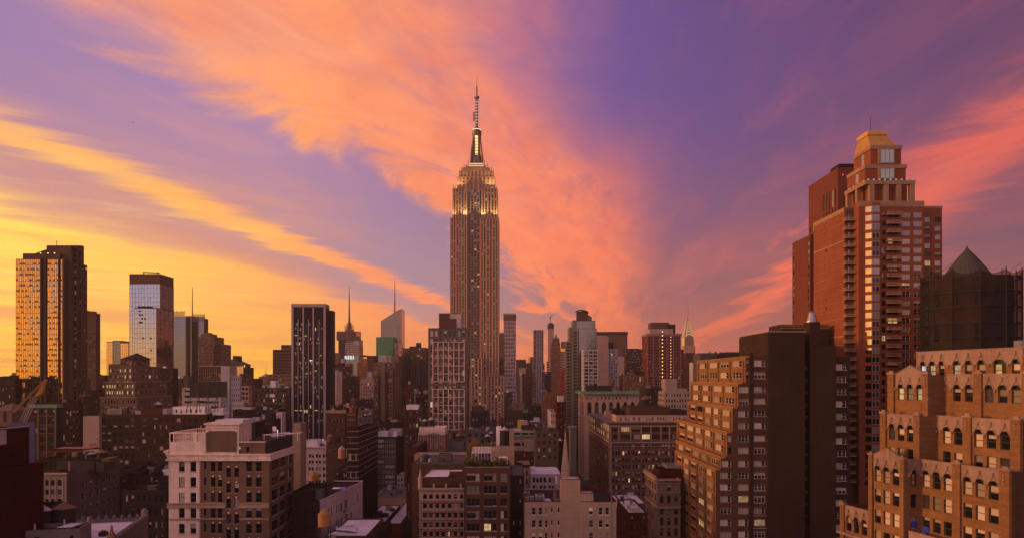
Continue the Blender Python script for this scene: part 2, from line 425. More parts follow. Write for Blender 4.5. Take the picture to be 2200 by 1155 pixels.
class Bld:
    def __init__(s, name, label, cat='building', base=(0, 0), pvis=1172, group=None, indiv=100, minpx=2.4):
        s.e = thing(name, label, cat, (base[0], base[1], 0), group)
        s.mb = {}; s.wins = []; s.pvis = pvis; s.indiv = indiv; s.minpx = minpx
    def part(s, part, mat, uid=0):
        k = (part, mat.name, uid)
        if k not in s.mb: s.mb[k] = (MB(), mat)
        return s.mb[k][0]
    def facade(s, mb, O, u, nrm, Wd, Ht, openings, depth):
        """wall rectangle with real holes and jambs. O: lower left seen from outside"""
        O, u, nrm = Vector(O), Vector(u), Vector(nrm)
        up = Vector((0, 0, 1))
        P = lambda a, b, d=0: O + u * a + up * b - nrm * d
        openings = [o for o in openings if o[0] > .01 and o[1] < Wd - .01 and o[2] > .01 and o[3] < Ht - .01]
        if not openings:
            mb.quad(P(0, 0), P(Wd, 0), P(Wd, Ht), P(0, Ht)); return []
        rd = lambda a: round(a, 4)
        vs = sorted({0.0, rd(Ht), *[rd(o[2]) for o in openings], *[rd(o[3]) for o in openings]})
        for v0, v1 in zip(vs, vs[1:]):
            cut = sorted([(o[0], o[1]) for o in openings if o[2] < v1 - 1e-4 and o[3] > v0 + 1e-4])
            a = 0.0
            for c0, c1 in cut:
                if c0 > a + 1e-4: mb.quad(P(a, v0), P(c0, v0), P(c0, v1), P(a, v1))
                a = max(a, c1)
            if a < Wd - 1e-4: mb.quad(P(a, v0), P(Wd, v0), P(Wd, v1), P(a, v1))
        for o in openings:
            a, b, c, d = o[:4]
            mb.quad(P(a, c), P(a, c, depth), P(a, d, depth), P(a, d)); mb.quad(P(b, c, depth), P(b, c), P(b, d), P(b, d, depth))
            mb.quad(P(a, c), P(b, c), P(b, c, depth), P(a, c, depth)); mb.quad(P(a, d, depth), P(b, d, depth), P(b, d), P(a, d))
        ang = math.atan2(u.y, u.x)
        for o in openings:
            a, b, c, d, sp = o[:5]
            if sp.style == 'arch':
                hh, mid = d - c, (a + b) / 2
                zs, rise, hw = c + .72 * hh, .27 * hh, (b - a) / 2
                arc = [(mid + hw * math.cos(math.pi * k / 10), zs + rise * math.sin(math.pi * k / 10)) for k in range(11)]
                for (p0, q0), (p1, q1) in zip(arc, arc[1:]):
                    mb.quad(P(p1, q1), P(p0, q0), P(p0, d), P(p1, d)); mb.quad(P(p0, q0), P(p1, q1), P(p1, q1, depth), P(p0, q0, depth))
            var = o[5] if len(o) > 5 and o[5] else pick(sp)
            s.wins.append((P((a + b) / 2, (c + d) / 2, depth), b - a, d - c, ang, sp, var, nrm))
        return openings
    def grid(s, sp, Wd, Ht, z0, Y):
        if sp is None: return []
        if isinstance(sp, list): return [o for q in sp for o in s.grid(q, Wd, Ht, z0, Y)]
        zmin = max(Z(s.pvis, Y) - 1.0, 0.5) if sp.zmin is None else sp.zmin
        res = []
        m0, m1 = sp.m * Wd, sp.m1 * Wd
        if sp.cols: cols = [(c[0] * Wd, c[1] * Wd) for c in sp.cols]
        else:
            bay = (Wd - m0 - m1) / sp.n
            cols = [(m0 + bay * (i + .5 - sp.fw / 2), m0 + bay * (i + .5 + sp.fw / 2)) for i in range(sp.n)]
        v = Ht - sp.top
        k = 0
        while True:
            v1 = v - k * sp.fh; v0 = v1 - sp.hh * sp.fh; k += 1
            if v0 < .3 or z0 + v1 < zmin: break
            if sp.bot is not None and v0 < sp.bot: break
            for a, b in cols: res.append((a, b, v0, v1, sp))
        return res
    def box(s, x0, x1, y0, y1, z0, z1, mat, front=None, left=None, right=None, roof=ROOF_D, par=.9, part='wall', back=True, fmat=None):
        mb = s.part(part, mat)
        Ht = z1 - z0
        for sp, O, u, n, wd in ((front, (x0, y0, z0), (1, 0, 0), (0, -1, 0), x1 - x0), (left, (x0, y1, z0), (0, -1, 0), (-1, 0, 0), y1 - y0), (right, (x1, y0, z0), (0, 1, 0), (1, 0, 0), y1 - y0)):
            op = s.grid(sp, wd, Ht, z0, y0) if not (isinstance(sp, tuple)) else list(sp)
            dd = sp[0][4].d if isinstance(sp, tuple) and sp else (sp[0].d if isinstance(sp, list) else (sp.d if sp else .2))
            s.facade(s.part('front_wall', fmat) if (fmat and n[1] < 0) else mb, O, u, n, wd, Ht, op, dd)
        mb.quad((x1, y1, z0), (x0, y1, z0), (x0, y1, z1), (x1, y1, z1))
        if roof is None: return s
        t = .3
        if par > 0:
            zr = z1 - par
            xi0, xi1, yi0, yi1 = x0 + t, x1 - t, y0 + t, y1 - t
            o = [(x0, y0), (x1, y0), (x1, y1), (x0, y1)]; i = [(xi0, yi0), (xi1, yi0), (xi1, yi1), (xi0, yi1)]
            for k in range(4):
                j = (k + 1) % 4
                mb.quad((*o[k], z1), (*o[j], z1), (*i[j], z1), (*i[k], z1))
                mb.quad((*i[k], z1), (*i[j], z1), (*i[j], zr), (*i[k], zr))
            s.part('roof', roof, 1000 + len(s.mb)).quad((xi0, yi0, zr), (xi1, yi0, zr), (xi1, yi1, zr), (xi0, yi1, zr))
        else:
            s.part('roof', roof, 1000 + len(s.mb)).quad((x0, y0, z1), (x1, y0, z1), (x1, y1, z1), (x0, y1, z1))
        return s
    def pbox(s, px0, px1, ptop, Y, dep, mat, z0=0.0, **kw):
        s.box(X(px0, Y), X(px1, Y), Y, Y + dep, z0, Z(ptop, Y), mat, **kw); return s
    def band(s, x0, x1, y0, y1, z0, z1, proj, mat, part='cornice'):
        """projecting course round front and both sides"""
        mb = s.part(part, mat)
        mb.box(x0 - proj, x1 + proj, y0 - proj, y0 - .003, z0, z1)
        mb.box(x0 - proj, x0 - .003, y0 - .003, y1, z0, z1)
        mb.box(x1 + .003, x1 + proj, y0 - .003, y1, z0, z1)
        return s
    def pband(s, px0, px1, pa, pb, Y, dep, proj, mat, part='cornice'):
        return s.band(X(px0, Y), X(px1, Y), Y, Y + dep, Z(pb, Y), Z(pa, Y), proj, mat, part)
    def finish(s):
        org = Vector(parent_origin(s.e))
        for (part, mn, uid), (mb, mat) in s.mb.items():
            if mb.f: mb.build(part, mat, s.e)
        def size(w):
            d = w[0] - Vector((0, 0, CAMH)); D = d.length
            return w[1] * w[2] * abs(w[6].dot(d)) / D ** 3
        ws = sorted(s.wins, key=size, reverse=True)
        big = [w for w in ws if w[1] * F / max(w[0].y, 1) >= s.minpx and w[2] * F / max(w[0].y, 1) >= s.minpx]
        small = big[s.indiv:] + [w for w in ws if not (w[1] * F / max(w[0].y, 1) >= s.minpx and w[2] * F / max(w[0].y, 1) >= s.minpx)]
        near = s.e.location.y < 270
        for c, w, h, ang, sp, var, nrm in big[:s.indiv]:
            whole, fr_me, pane_me = win_mesh(sp.style, var, sp.fr or FR_D)
            o = bpy.data.objects.new('window', fr_me if near else whole)
            link(o); o.parent = s.e
            if near:                         # close enough to tell frame and pane apart
                p = bpy.data.objects.new('pane', pane_me); link(p); p.parent = o
            o.location = c + nrm * .12 - org; o.rotation_euler = (0, 0, ang); o.scale = (w, 1, h)
        if small:
            mb = MB()
            for c, w, h, ang, sp, var, nrm in small:
                u = Vector((math.cos(ang), math.sin(ang), 0)) * w / 2; up = Vector((0, 0, h / 2)); c = c + nrm * .03
                if var in 'hqx':
                    mb.quad(c - u, c + u, c + u + up, c - u + up, 1); mb.quad(c - u - up, c + u - up, c + u, c - u, 0)
                else: mb.quad(c - u - up, c + u - up, c + u + up, c - u + up, {'d': 0, 's': 3, 'b': 1, 'l': 2, 'm': 2, 'u': 2}[var])
            mb.build('window', [GL, BLIND2 if s.minpx > 2 and not big else BLIND, LIT, GLB], s.e, kind='stuff')
        return s.e

def tower(name, label, px0, px1, ptop, Y, dep, mat, front=None, side=None, pvis=1172, roof=None, par=.9, cat='building', extra=(), cor=None, group=None, clutter=True, **kw):
    """one plain block (plus set-back blocks in extra) standing on the ground"""
    x0, x1 = X(px0, Y), X(px1, Y)
    rg = random.Random(label)
    if roof is None: roof = rg.choice((ROOF_L, ROOF_G, ROOF_G, ROOF_D))
    b = Bld(name, label, cat, ((x0 + x1) / 2, Y + dep / 2), pvis, group, **kw)
    L = side if (px0 + px1) / 2 > CX else None
    Rr = side if (px0 + px1) / 2 <= CX else None
    b.pbox(px0, px1, ptop, Y, dep, mat, front=front, left=L, right=Rr, roof=roof, par=par)
    if cor: b.pband(px0, px1, cor[0], cor[1], Y, dep, cor[2], cor[3])
    if clutter and Y < 760 and x1 - x0 > 6 and dep > 5:       # sheds, ducts, pipes and a rail of the everyday roof
        zr = Z(ptop, Y) - par; w = x1 - x0
        for i in range(2 + int(w / 14) + (Y < 420)):
            a = x0 + .6 + rg.random() * (w - 4); yy = Y + 1.2 + rg.random() * max(dep - 4, .5); l, h = rg.uniform(1.2, 3.2), rg.uniform(1.2, 2.9)
            m_ = rg.choice((LGREY, METAL_L, METAL, WHITE, BBD, GREY)); q = b.part('roof_shed', m_, 500 + len(b.mb)); q.box(a, a + l, yy, yy + l * .8, zr, zr + h)
            if rg.random() < .5: q.box(a - .12, a + l + .12, yy - .12, yy + l * .8 + .12, zr + h + .003, zr + h + .15)
        for i in range(2 + int(w / 16)):
            a = x0 + .6 + rg.random() * (w - 1.4); yy = Y + .8 + rg.random() * max(dep - 2, .5); q = b.part('vent_pipe', METAL_L if rg.random() < .5 else METAL, 700 + len(b.mb)); h = rg.uniform(.9, 2.6 if i else 4.5)
            q.bar((a, yy, zr), (a, yy, zr + h), .11, 6); q.frustum((a, yy), .22, .16, zr + h, zr + h + .25, 6)
    for e in extra:        # (px0, px1, ptop, dY, dep, mat, front, side, part)
        e = list(e) + [None] * (9 - len(e))
        zb = Z(ptop, Y) - .9 if e[2] < ptop else 0
        Ye = Y + e[3]
        b.box(X(e[0], Ye), X(e[1], Ye), Ye, Ye + e[4], zb, Z(e[2], Ye), e[5] or mat, front=e[6], left=e[7] if L or (px0 + px1) / 2 > CX else None, right=e[7] if (px0 + px1) / 2 <= CX else None, roof=roof, par=.5, part=e[8] or 'bulkhead')
    return b

# ------------------------------------------------------------------ water tanks
WOOD = wall('tank_wood', (0.198, 0.108, 0.0585), .25, .8, .35)
WOOD_D = wall('tank_wood_dark', (0.0385, 0.0315, 0.0294), .3, .8, .35)
WOOD_R = wall('tank_wood_rust', (.16, .075, .045), .25, .8, .35)
CONE_L = wall('tank_roof_grey', (.36, .33, .40), .25, .7)
TANKS = {}
def water_tank(label, px, pbase, wpx, Y, hr=1.0, leg=.8, wood=WOOD, cone=WOOD, ch=.38, group='water tanks on rooftops', cone_over=1.08):
    """barrel on a steel stand; pbase = photo row of the stand's foot, wpx = barrel width"""
    d = wpx * PXM(Y); r = d / 2; h = d * hr; lg = d * leg
    key = (wood.name, cone.name, round(hr, 2), round(leg, 2), round(ch, 2))
    loc = (X(px, Y), Y + r, Z(pbase, Y))
    e = thing('water_tank', label, 'water tank', loc, group)
    if key not in TANKS:
        m = MB(); m.frustum((0, 0), .49, .5, leg, leg + hr, 20)
        for k in range(7):
            zz = leg + hr * (.06 + .145 * k); m.frustum((0, 0), .508, .508, zz, zz + .022, 20)
        barrel = m.mesh('barrel', wood)
        m = MB(); m.frustum((0, 0), .5 * cone_over, .05, leg + hr, leg + hr + ch, 20); m.frustum((0, 0), .05, 0.0, leg + hr + ch, leg + hr + ch + .1, 8)
        roof = m.mesh('cone_roof', cone)
        m = MB(); m.box(-.55, .55, -.55, .55, leg - .06, leg - .002)
        for i in (-1, 1):
            m.bar((-.4, .4 * i, 0.02), (.4, .4 * i, leg - .08), .014, 4); m.bar((.4, .4 * i, .02), (-.4, .4 * i, leg - .08), .014, 4)
        plat = m.mesh('platform', METAL)
        m = MB(); m.box(-.035, .035, -.035, .035, 0, leg - .061)
        TANKS[key] = (barrel, roof, plat, m.mesh('leg', METAL))
    ba, ro, pl, le = TANKS[key]
    def ch_(n, me, l=(0, 0, 0)):
        o = bpy.data.objects.new(n, me); link(o); o.parent = e; o.scale = (d, d, d); o.location = l
    ch_('barrel', ba); ch_('cone_roof', ro); ch_('platform', pl)
    for i in (-1, 1):
        for j in (-1, 1): ch_('leg', le, (.4 * i * d, .4 * j * d, 0))
    return e
def roof_unit(label, px, pbase, wpx, Y, hpx=8, dep=2.5, mat=METAL_L, group='air handling units on rooftops'):
    """air handler: casing with louvres, fan ring on top"""
    w = wpx * PXM(Y); h = hpx * PXM(Y)
    x, z = X(px, Y), Z(pbase, Y)
    e = thing('roof_unit', label, 'air unit', (x, Y, z), group)
    m = MB(); m.box(x - w / 2, x + w / 2, Y, Y + dep, z + .15, z + h); m.box(x - w / 2 + .1, x + w / 2 - .1, Y + .1, Y + dep - .1, z, z + .15)
    m.build('casing', mat, e)
    m = MB()
    for k in range(5):
        zz = z + .25 + (h - .5) * k / 5; m.box(x - w * .4, x + w * .4, Y - .05, Y - .003, zz, zz + (h - .5) / 9)
    m.build('louvre', METAL, e)
    m = MB(); m.frustum((x, Y + dep / 2), min(w, dep) * .35, min(w, dep) * .35, z + h + .003, z + h + .25, 14); m.build('fan', METAL, e)
    return e

# ------------------------------------------------------------------ palette of walls
BR = wall('brick_red', (0.0884, 0.0286, 0.019), brick=.3)
BRD = wall('brick_oxblood', (0.0465, 0.0112, 0.00868), .16)
BB = wall('brick_brown', (0.0782, 0.0435, 0.0306), brick=.3)
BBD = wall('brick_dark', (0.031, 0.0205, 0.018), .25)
BO = wall('brick_orange', (0.27, 0.124, 0.0525), .2, brick=.3)
BTAN = wall('brick_tan', (0.18, 0.119, 0.0792), .2)
OLIVE = wall('brick_olive', (0.085, 0.0646, 0.0422), .2)
CREAM = wall('stone_cream', (.70, .565, .48), .18, streak=.3)
BEIGE = wall('stucco_beige', (.35, .25, .178), .16, streak=.22)
LIME = wall('limestone', (.33, .26, .205), .15)
PINK = wall('stone_pinkish', (.38, .26, .215), .16)
GREY = wall('concrete_grey', (0.0936, 0.0864, 0.085), .22)
LGREY = wall('concrete_light', (.42, .375, .375), .18)
WHITE = wall('paint_white', (.80, .73, .71), .14, streak=.25)
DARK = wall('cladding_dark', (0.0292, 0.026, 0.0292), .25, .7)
NAVY = wall('cladding_navy', (0.021, 0.0224, 0.035), .2, .5)
STRIPE = wall('course_pale', (.36, .27, .22), .2)
TERRA = wall('terracotta', (.27, .185, .15), .3, streak=.3)
RUST = wall('steel_rust', (0.14, 0.049, 0.028), .3)

# ------------------------------------------------------------------ ground
m = MB(); m.quad((-5900, -350, 0), (5900, -350, 0), (5900, 6900, 0), (-5900, 6900, 0))
tag(m.build('ground', wall('asphalt', (.05, .047, .048), .3)), kind='structure')

# ------------------------------------------------------------------ the tall limestone tower in the middle
LIME_T = wall('limestone_warm', (.45, .265, .155), .10, streak=.10)
SPAN = plain('spandrel_metal', (.17, .12, .095), .5, .2)
FLOOD = emit('flood_glow', (1.0, .78, .42), 1.3)
def landmark_tower():
    Y = 880.0; k = PXM(Y)
    b = Bld('skyscraper', 'tallest limestone skyscraper with floodlit crown and needle antenna, centre of the skyline', 'skyscraper', (X(1020, Y), Y + 22), 910)
    def shaft(p0, p1, ptop, pbot, dy, dep, n, lit=.10, side=None, fw=.46, pierw=.46, wm=None):
        Yf = Y + dy
        x0, x1, z0, z1 = (p0 - CX) * k, (p1 - CX) * k, Z(pbot, Y), Z(ptop, Y)
        sp = W(n, 3.72, fw, .56, 'plain', top=1.2, m=.02, lit=lit, bl=.12, ha=.1, fr=FR_D, d=.3)
        b.box(x0, x1, Yf, Yf + dep, z0, z1, wm or SPAN, front=sp, left=side, right=side, roof=ROOF_G, par=.8)
        pm = b.part('pier', LIME_T)
        for i in range(n + 1):
            big = 1.6 if i in (0, n) else (1.25 if (n > 5 and i % 2 == 0) else .95)
            xc = x0 + (.02 + .96 * i / n) * (x1 - x0); w = (x1 - x0) / n * pierw * .5 * big
            pm.box(max(xc - w, x0), min(xc + w, x1), Yf - .55, Yf - .003, z0, z1 - .3)
    sd = W(7, 3.72, .4, .56, 'plain', lit=.06)
    shaft(967, 1004, 468, 770, 0, 41, 6, .04, sd)
    shaft(1031, 1072, 468, 806, 0, 41, 6, .04, sd)
    shaft(1004, 1031, 404, 812, 5.0, 30, 4, .08, None, .62, .22)
    shaft(972, 1003.5, 404, 470, 2.0, 36, 5, .05, sd)
    shaft(1033.5, 1069, 404, 470, 2.0, 36, 5, .05, sd)
    # lower wings
    shaft(967, 1004, 770, 960, .1, 41, 6, .05); shaft(1012, 1037, 768, 960, -12, 12, 3, .22); shaft(1031, 1048, 806, 960, -9, 9, 2, .05)
    shaft(1048, 1084, 806, 960, -6, 48, 5, .08)
    # crown
    shaft(981.5, 1063, 377, 404, 5.5, 28, 9, .05, None, .3, .5, LIME_T); shaft(985, 1060, 363, 377, 6.5, 26, 9, 0, None, .22, .5, LIME_T)
    cm = b.part('crown_step', LIME_T)
    for p0, p1, a, c, dy in ((992, 1052, 355.5, 363, 9), (999, 1043, 349, 355.5, 11), (1003.5, 1039.5, 343.5, 349, 12)):
        cm.box((p0 - CX) * k, (p1 - CX) * k, Y + dy, Y + 42 - dy, Z(c, Y), Z(a, Y))
    gm = b.part('light_band', FLOOD)
    for p0, p1, a, c, dy in ((1005, 1038, 345.2, 346.4, 11.9), (1003, 1040, 350.0, 351.0, 10.9)):
        gm.box((p0 - CX) * k, (p1 - CX) * k, Y + dy - .2, Y + dy - .01, Z(c, Y), Z(a, Y))
    # three tall arched bays in the centre of the crown
    am = b.part('arched_bay', SPAN)
    for c in (1010.4, 1021, 1031.6):
        x = (c - CX) * k
        am.box(x - 1.5, x + 1.5, Y + 4.6, Y + 4.98, Z(404, Y), Z(384, Y))
    # mooring mast
    cx, cy = (1022.5 - CX) * k, Y + 21
    mm = MB()
    mm.frustum((cx, cy), 17 * k, 14 * k, Z(343.5, Y), Z(325, Y), 8, rot=R(22.5)); mm.frustum((cx, cy), 10.6 * k, 9.6 * k, Z(325, Y), Z(278, Y), 16)
    for a in (0, 90, 180, 270):
        dx, dy = math.cos(R(a + 45)), math.sin(R(a + 45))
        p = Vector((cx + dx * 10.5 * k, cy + dy * 10.5 * k, 0)); t = Vector((-dy, dx, 0)) * 1.0; o = Vector((dx, dy, 0))
        lo, hi = Z(343.5, Y), Z(285, Y)
        for s_ in (-1, 1):
            q = p + t * s_
            mm.face([(q.x, q.y, lo), (q.x + o.x * 5, q.y + o.y * 5, lo), (q.x + o.x * 4, q.y + o.y * 4, lo + 12), (q.x, q.y, hi)])
        e1, e2 = p - t, p + t
        mm.quad((e1.x + o.x * 5, e1.y + o.y * 5, lo), (e2.x + o.x * 5, e2.y + o.y * 5, lo), (e2.x + o.x * 4, e2.y + o.y * 4, lo + 12), (e1.x + o.x * 4, e1.y + o.y * 4, lo + 12))
        mm.quad((e1.x + o.x * 4, e1.y + o.y * 4, lo + 12), (e2.x + o.x * 4, e2.y + o.y * 4, lo + 12), (e2.x, e2.y, hi), (e1.x, e1.y, hi))
    mm.frustum((cx, cy), 10.2 * k, 10.6 * k, Z(278, Y), Z(271, Y), 20); mm.frustum((cx, cy), 10.6 * k, 7.5 * k, Z(271, Y), Z(265, Y), 20); mm.frustum((cx, cy), 7.5 * k, 2.5 * k, Z(265, Y), Z(259, Y), 20)
    mm.build('mooring_mast', plain('mast_metal', (.16, .10, .08), .4, .4), b.e)
    ln = MB()
    for i in range(9):
        z0 = Z(341 - i * 6.7, Y); ln.box(cx - 1.7, cx + 1.7, cy - 10.9 * k - .25 + i * .05, cy - 10.0 * k, z0, z0 + 2.7)
    ln.build('mast_window', emit('mast_light', (1.0, .66, .22), 1.5, .3), b.e)
    ln = MB(); ln.frustum((cx, cy), 9.4 * k, 9.4 * k, Z(267.6, Y), Z(266.2, Y), 20); ln.build('light_ring', FLOOD, b.e)
    an = MB()
    an.bar((cx, cy, Z(260, Y)), (cx, cy, Z(196, Y)), 1.5, 8, r2=1.2); an.bar((cx, cy, Z(196, Y)), (cx, cy, Z(170, Y)), .8, 8, r2=.6); an.bar((cx, cy, Z(170, Y)), (cx, cy, Z(150, Y)), .45, 6, r2=.08)
    for i in range(9): an.frustum((cx, cy), 2.0, 2.0, Z(256 - i * 6.6, Y), Z(255 - i * 6.6, Y) + 1.0, 8)
    an.frustum((cx, cy), 3.2, 3.2, Z(197, Y), Z(193.5, Y), 10); an.box(cx - 4.4, cx - 2.4, cy - 1, cy + 1, Z(246, Y), Z(228, Y))
    for i in range(4): an.frustum((cx, cy), 1.2, 1.2, Z(189 - i * 5, Y), Z(188 - i * 5, Y), 8)
    an.build('antenna', plain('antenna_steel', (.22, .19, .19), .4, .6), b.e)
    for i in range(8):
        ln2 = MB(); ln2.box(cx - 1.0, cx + 1.0, cy - 2.2, cy - 1.62, Z(252 - i * 6.6, Y) - .9, Z(252 - i * 6.6, Y) + .6); ln2.build('antenna_lamp', emit('antenna_light', (1, .8, .6), .45), b.e)
    for px, py, dz in ((973, 404, 6), (977, 404, 4), (1066, 404, 5), (1062, 404, 4), (990, 363, 5), (1056, 363, 5), (1005, 355, 9), (1040, 355, 9), (1047, 355, 5), (996, 355, 5)):
        rm = MB(); rm.bar(((px - CX) * k, Y + 9, Z(py, Y) - 1), ((px - CX) * k, Y + 9, Z(py, Y) + dz), .35, 5); rm.build('mast_rod', METAL, b.e)
    b.finish()
    org = Vector(parent_origin(b.e))
    for px, py, dy, en in ((976, 466, .2, 1.0), (999, 466, .5, 1.6), (1038, 466, .5, 1.8), (1064, 466, .2, 1.3), (984, 402, 2.6, .7), (992, 402, 2.8, .6), (1049, 402, 2.8, .7), (1059, 402, 2.6, .9), (1022, 374, 2.0, .25)):
        li = bpy.data.lights.new('floodlight', 'SPOT'); li.energy = 10000 * en; li.color = (1.0, .70, .34); li.spot_size = R(110); li.spot_blend = .8; li.shadow_soft_size = .6
        o = bpy.data.objects.new('floodlight', li); link(o); o.parent = b.e
        o.location = Vector(((px - CX) * k, Y + dy - 3.6, Z(py, Y) + .3)) - org
        o.rotation_euler = Vector((0, -.22, -1)).to_track_quat('Z', 'Y').to_euler()
landmark_tower()

# ------------------------------------------------------------------ skyline, far left
def curtain(b, x0, x1, y, z0, z1, nx, fh, gmat, fmat=None, seed=1, face='front', tilt=.012, part='curtain_wall', fin=.12, dark=0.0, y1=None):
    """glass skin: panes very slightly out of true, thin mullions and floor lines"""
    rng = random.Random(seed); mb = b.part(part, gmat, len(b.mb)); mf = b.part(part + '_frame', fmat or FR_D, len(b.mb) + 1); md = mf
    nz = max(1, int((z1 - z0) / fh)); fhh = (z1 - z0) / nz
    if face == 'front': P = lambda a, zz, d=0: (x0 + (x1 - x0) * a, y - d, zz); L = x1 - x0
    else:
        xs = x0; P = lambda a, zz, d=0: (xs + d * (1 if face == 'right' else -1), (y + (y1 - y) * a) if face == 'right' else (y1 + (y - y1) * a), zz); L = y1 - y
    for i in range(nx):
        for j in range(nz):
            a0, a1, q0, q1 = i / nx, (i + 1) / nx, z0 + j * fhh, z0 + (j + 1) * fhh
            t = [rng.uniform(-1, 1) * tilt * L / nx for _ in range(2)]
            mb.quad(P(a0, q0, .05 + t[0]), P(a1, q0, .05 - t[0]), P(a1, q1, .05 - t[0] + t[1]), P(a0, q1, .05 + t[0] + t[1]))
            if dark and rng.random() < dark:
                md.quad(P(a0 + .25 / nx, q0 + fhh * .08, .09 + tilt * L / nx), P(a1 - .1 / nx, q0 + fhh * .08, .09 + tilt * L / nx), P(a1 - .1 / nx, q0 + fhh * .36, .09 + tilt * L / nx), P(a0 + .25 / nx, q0 + fhh * .36, .09 + tilt * L / nx))
    e = .10 + 2 * tilt * L / nx
    def slab(a0, a1, q0, q1, d):
        p = [P(a0, q0, d), P(a1, q0, d), P(a1, q1, d), P(a0, q1, d)]; r = [P(a0, q0, 0), P(a1, q0, 0), P(a1, q1, 0), P(a0, q1, 0)]
        mf.quad(*p)
        for k in range(4): mf.quad(r[k], r[(k + 1) % 4], p[(k + 1) % 4], p[k])
    for i in range(nx + 1):
        h = fin / L / 2; a = min(max(i / nx, h), 1 - h); slab(a - h, a + h, z0, z1, e + .03)
    for j in range(nz + 1):
        q = z0 + j * fhh; slab(0, 1, q - .09, q + .09, e)
GOLD = glass('glass_reflective', (.74, .55, .33), .05, 1.0, wobble=.10)
STEELGL = glass('glass_steel', (.55, .58, .62), .05, 1.0, wobble=.10)
DKGL = glass('glass_tinted', (.16, .15, .16), .07, .9, wobble=.10)
GRNGL = glass('glass_green', (.04, .17, .10), .08, .8, wobble=.1)
BLUGL = glass('glass_blue', (.20, .25, .33), .07, .9, wobble=.1)
BROWNCL = wall('cladding_brown', (0.105, 0.0616, 0.0434), .12, .6)

def gold_tower():
    Y = 420.0; X_ = lambda p: X(p, Y); z = lambda p: Z(p, Y)
    b = Bld('glass_tower', 'tall golden glass apartment tower with curved brown crown, leftmost on the skyline', 'skyscraper', (X_(95), Y + 15), 900)
    x0, x1 = X_(34), X_(138); D = 3.1
    b.box(x0, x1, Y, Y + D, 0, z(556), BROWNCL, roof=ROOF_D)
    zb = z(890)
    curtain(b, X_(34.5), X_(90), Y, zb, z(557), 14, 3.05, GOLD, FR_B, 1, dark=.32, tilt=.02)
    curtain(b, X_(98), X_(125.5), Y, zb, z(557), 7, 3.05, GOLD, FR_B, 2, dark=.42, tilt=.02)
    curtain(b, X_(129), X_(137.5), Y, zb, z(557), 2, 3.05, GOLD, FR_B, 3, dark=.5, tilt=.02)
    dm = b.part('recess_shaft', BLACK); dm.box(X_(90), X_(98), Y - .4, Y - .01, zb, z(557)); dm.box(X_(125.5), X_(129), Y - .4, Y - .01, zb, z(557))  # black boxes paint the shade of recesses between the glass bays
    fp = b.part('fin', BROWNCL)
    for p in (88.5, 98.0, 126.5, 136.5): fp.box(X_(p), X_(p + 2.2), Y - 1.0, Y - .42, zb, z(553))
    # brown side towers behind, stepping to the right
    def stepb(p0, p1, q, dy, dp, **kw): b.box(X(p0, Y + dy), X(p1, Y + dy), Y + dy, Y + dy + dp, 0, Z(q, Y + dy), BROWNCL, **kw)
    stepb(100, 154, 546, 3.2, 2.6); stepb(100, 165, 529, 5.9, 3.0, front=W(1, 3.05, 1, .7, 'plain', lit=.0, cols=[(.90, .985)])); stepb(100, 174, 527, 9, 3.0, front=W(1, 3.05, 1, .7, 'plain', lit=0, cols=[(.93, .985)])); stepb(100, 180, 568, 12.1, 3.5, right=W(2, 3.05, .7, .4, 'plain', lit=.05))
    # penthouse and curved crown wall
    b.box(X_(48), X_(128), Y + .4, Y + 3, z(556) - 1, z(544), BROWNCL, part='penthouse')
    cr = b.part('crown', BROWNCL); pts = []
    for i in range(13):
        p = 68 + (145 - 68) * i / 12; u = i / 12
        pts.append((X_(p), z(542 - 17 * math.sin(u * math.pi * .5) ** .9)))
    n = len(pts)
    for (xa, za), (xb, zc) in zip(pts, pts[1:]):
        cr.quad((xa, Y + 3.3, z(556)), (xb, Y + 3.3, z(556)), (xb, Y + 3.3, zc), (xa, Y + 3.3, za)); cr.quad((xa, Y + 3.3, za), (xb, Y + 3.3, zc), (xb, Y + 5.8, zc), (xa, Y + 5.8, za))
        cr.quad((xb, Y + 5.8, z(556)), (xa, Y + 5.8, z(556)), (xa, Y + 5.8, za), (xb, Y + 5.8, zc))
    xa, za = pts[-1]; cr.quad((xa, Y + 3.3, z(556)), (xa, Y + 5.8, z(556)), (xa, Y + 5.8, za), (xa, Y + 3.3, za))
    lm = b.part('roof_lamp', emit('roof_lamp_glow', (1, .7, .35), 3))
    for p in (85, 101, 115): lm.frustum((X_(p), Y + .9), .3, .3, z(544) - .2, z(544) + .4, 8)
    an = b.part('antenna', METAL); an.bar((X_(111), Y + 4.5, z(530)), (X_(111), Y + 4.5, z(514)), .15, 5); an.bar((X_(109), Y + 4.5, z(516)), (X_(115), Y + 4.5, z(515.5)), .1, 4)
    b.finish()
gold_tower()
tower('tower', 'brown slab tower right behind the golden glass tower', 160, 206, 672, 560, 6, BROWNCL, W(9, 3.6, .5, .5, 'plain', lit=.08, top=14), W(9, 3.6, .5, .5, 'plain'), 830,
      extra=[(162, 202, 668, 1, 4)]).finish()
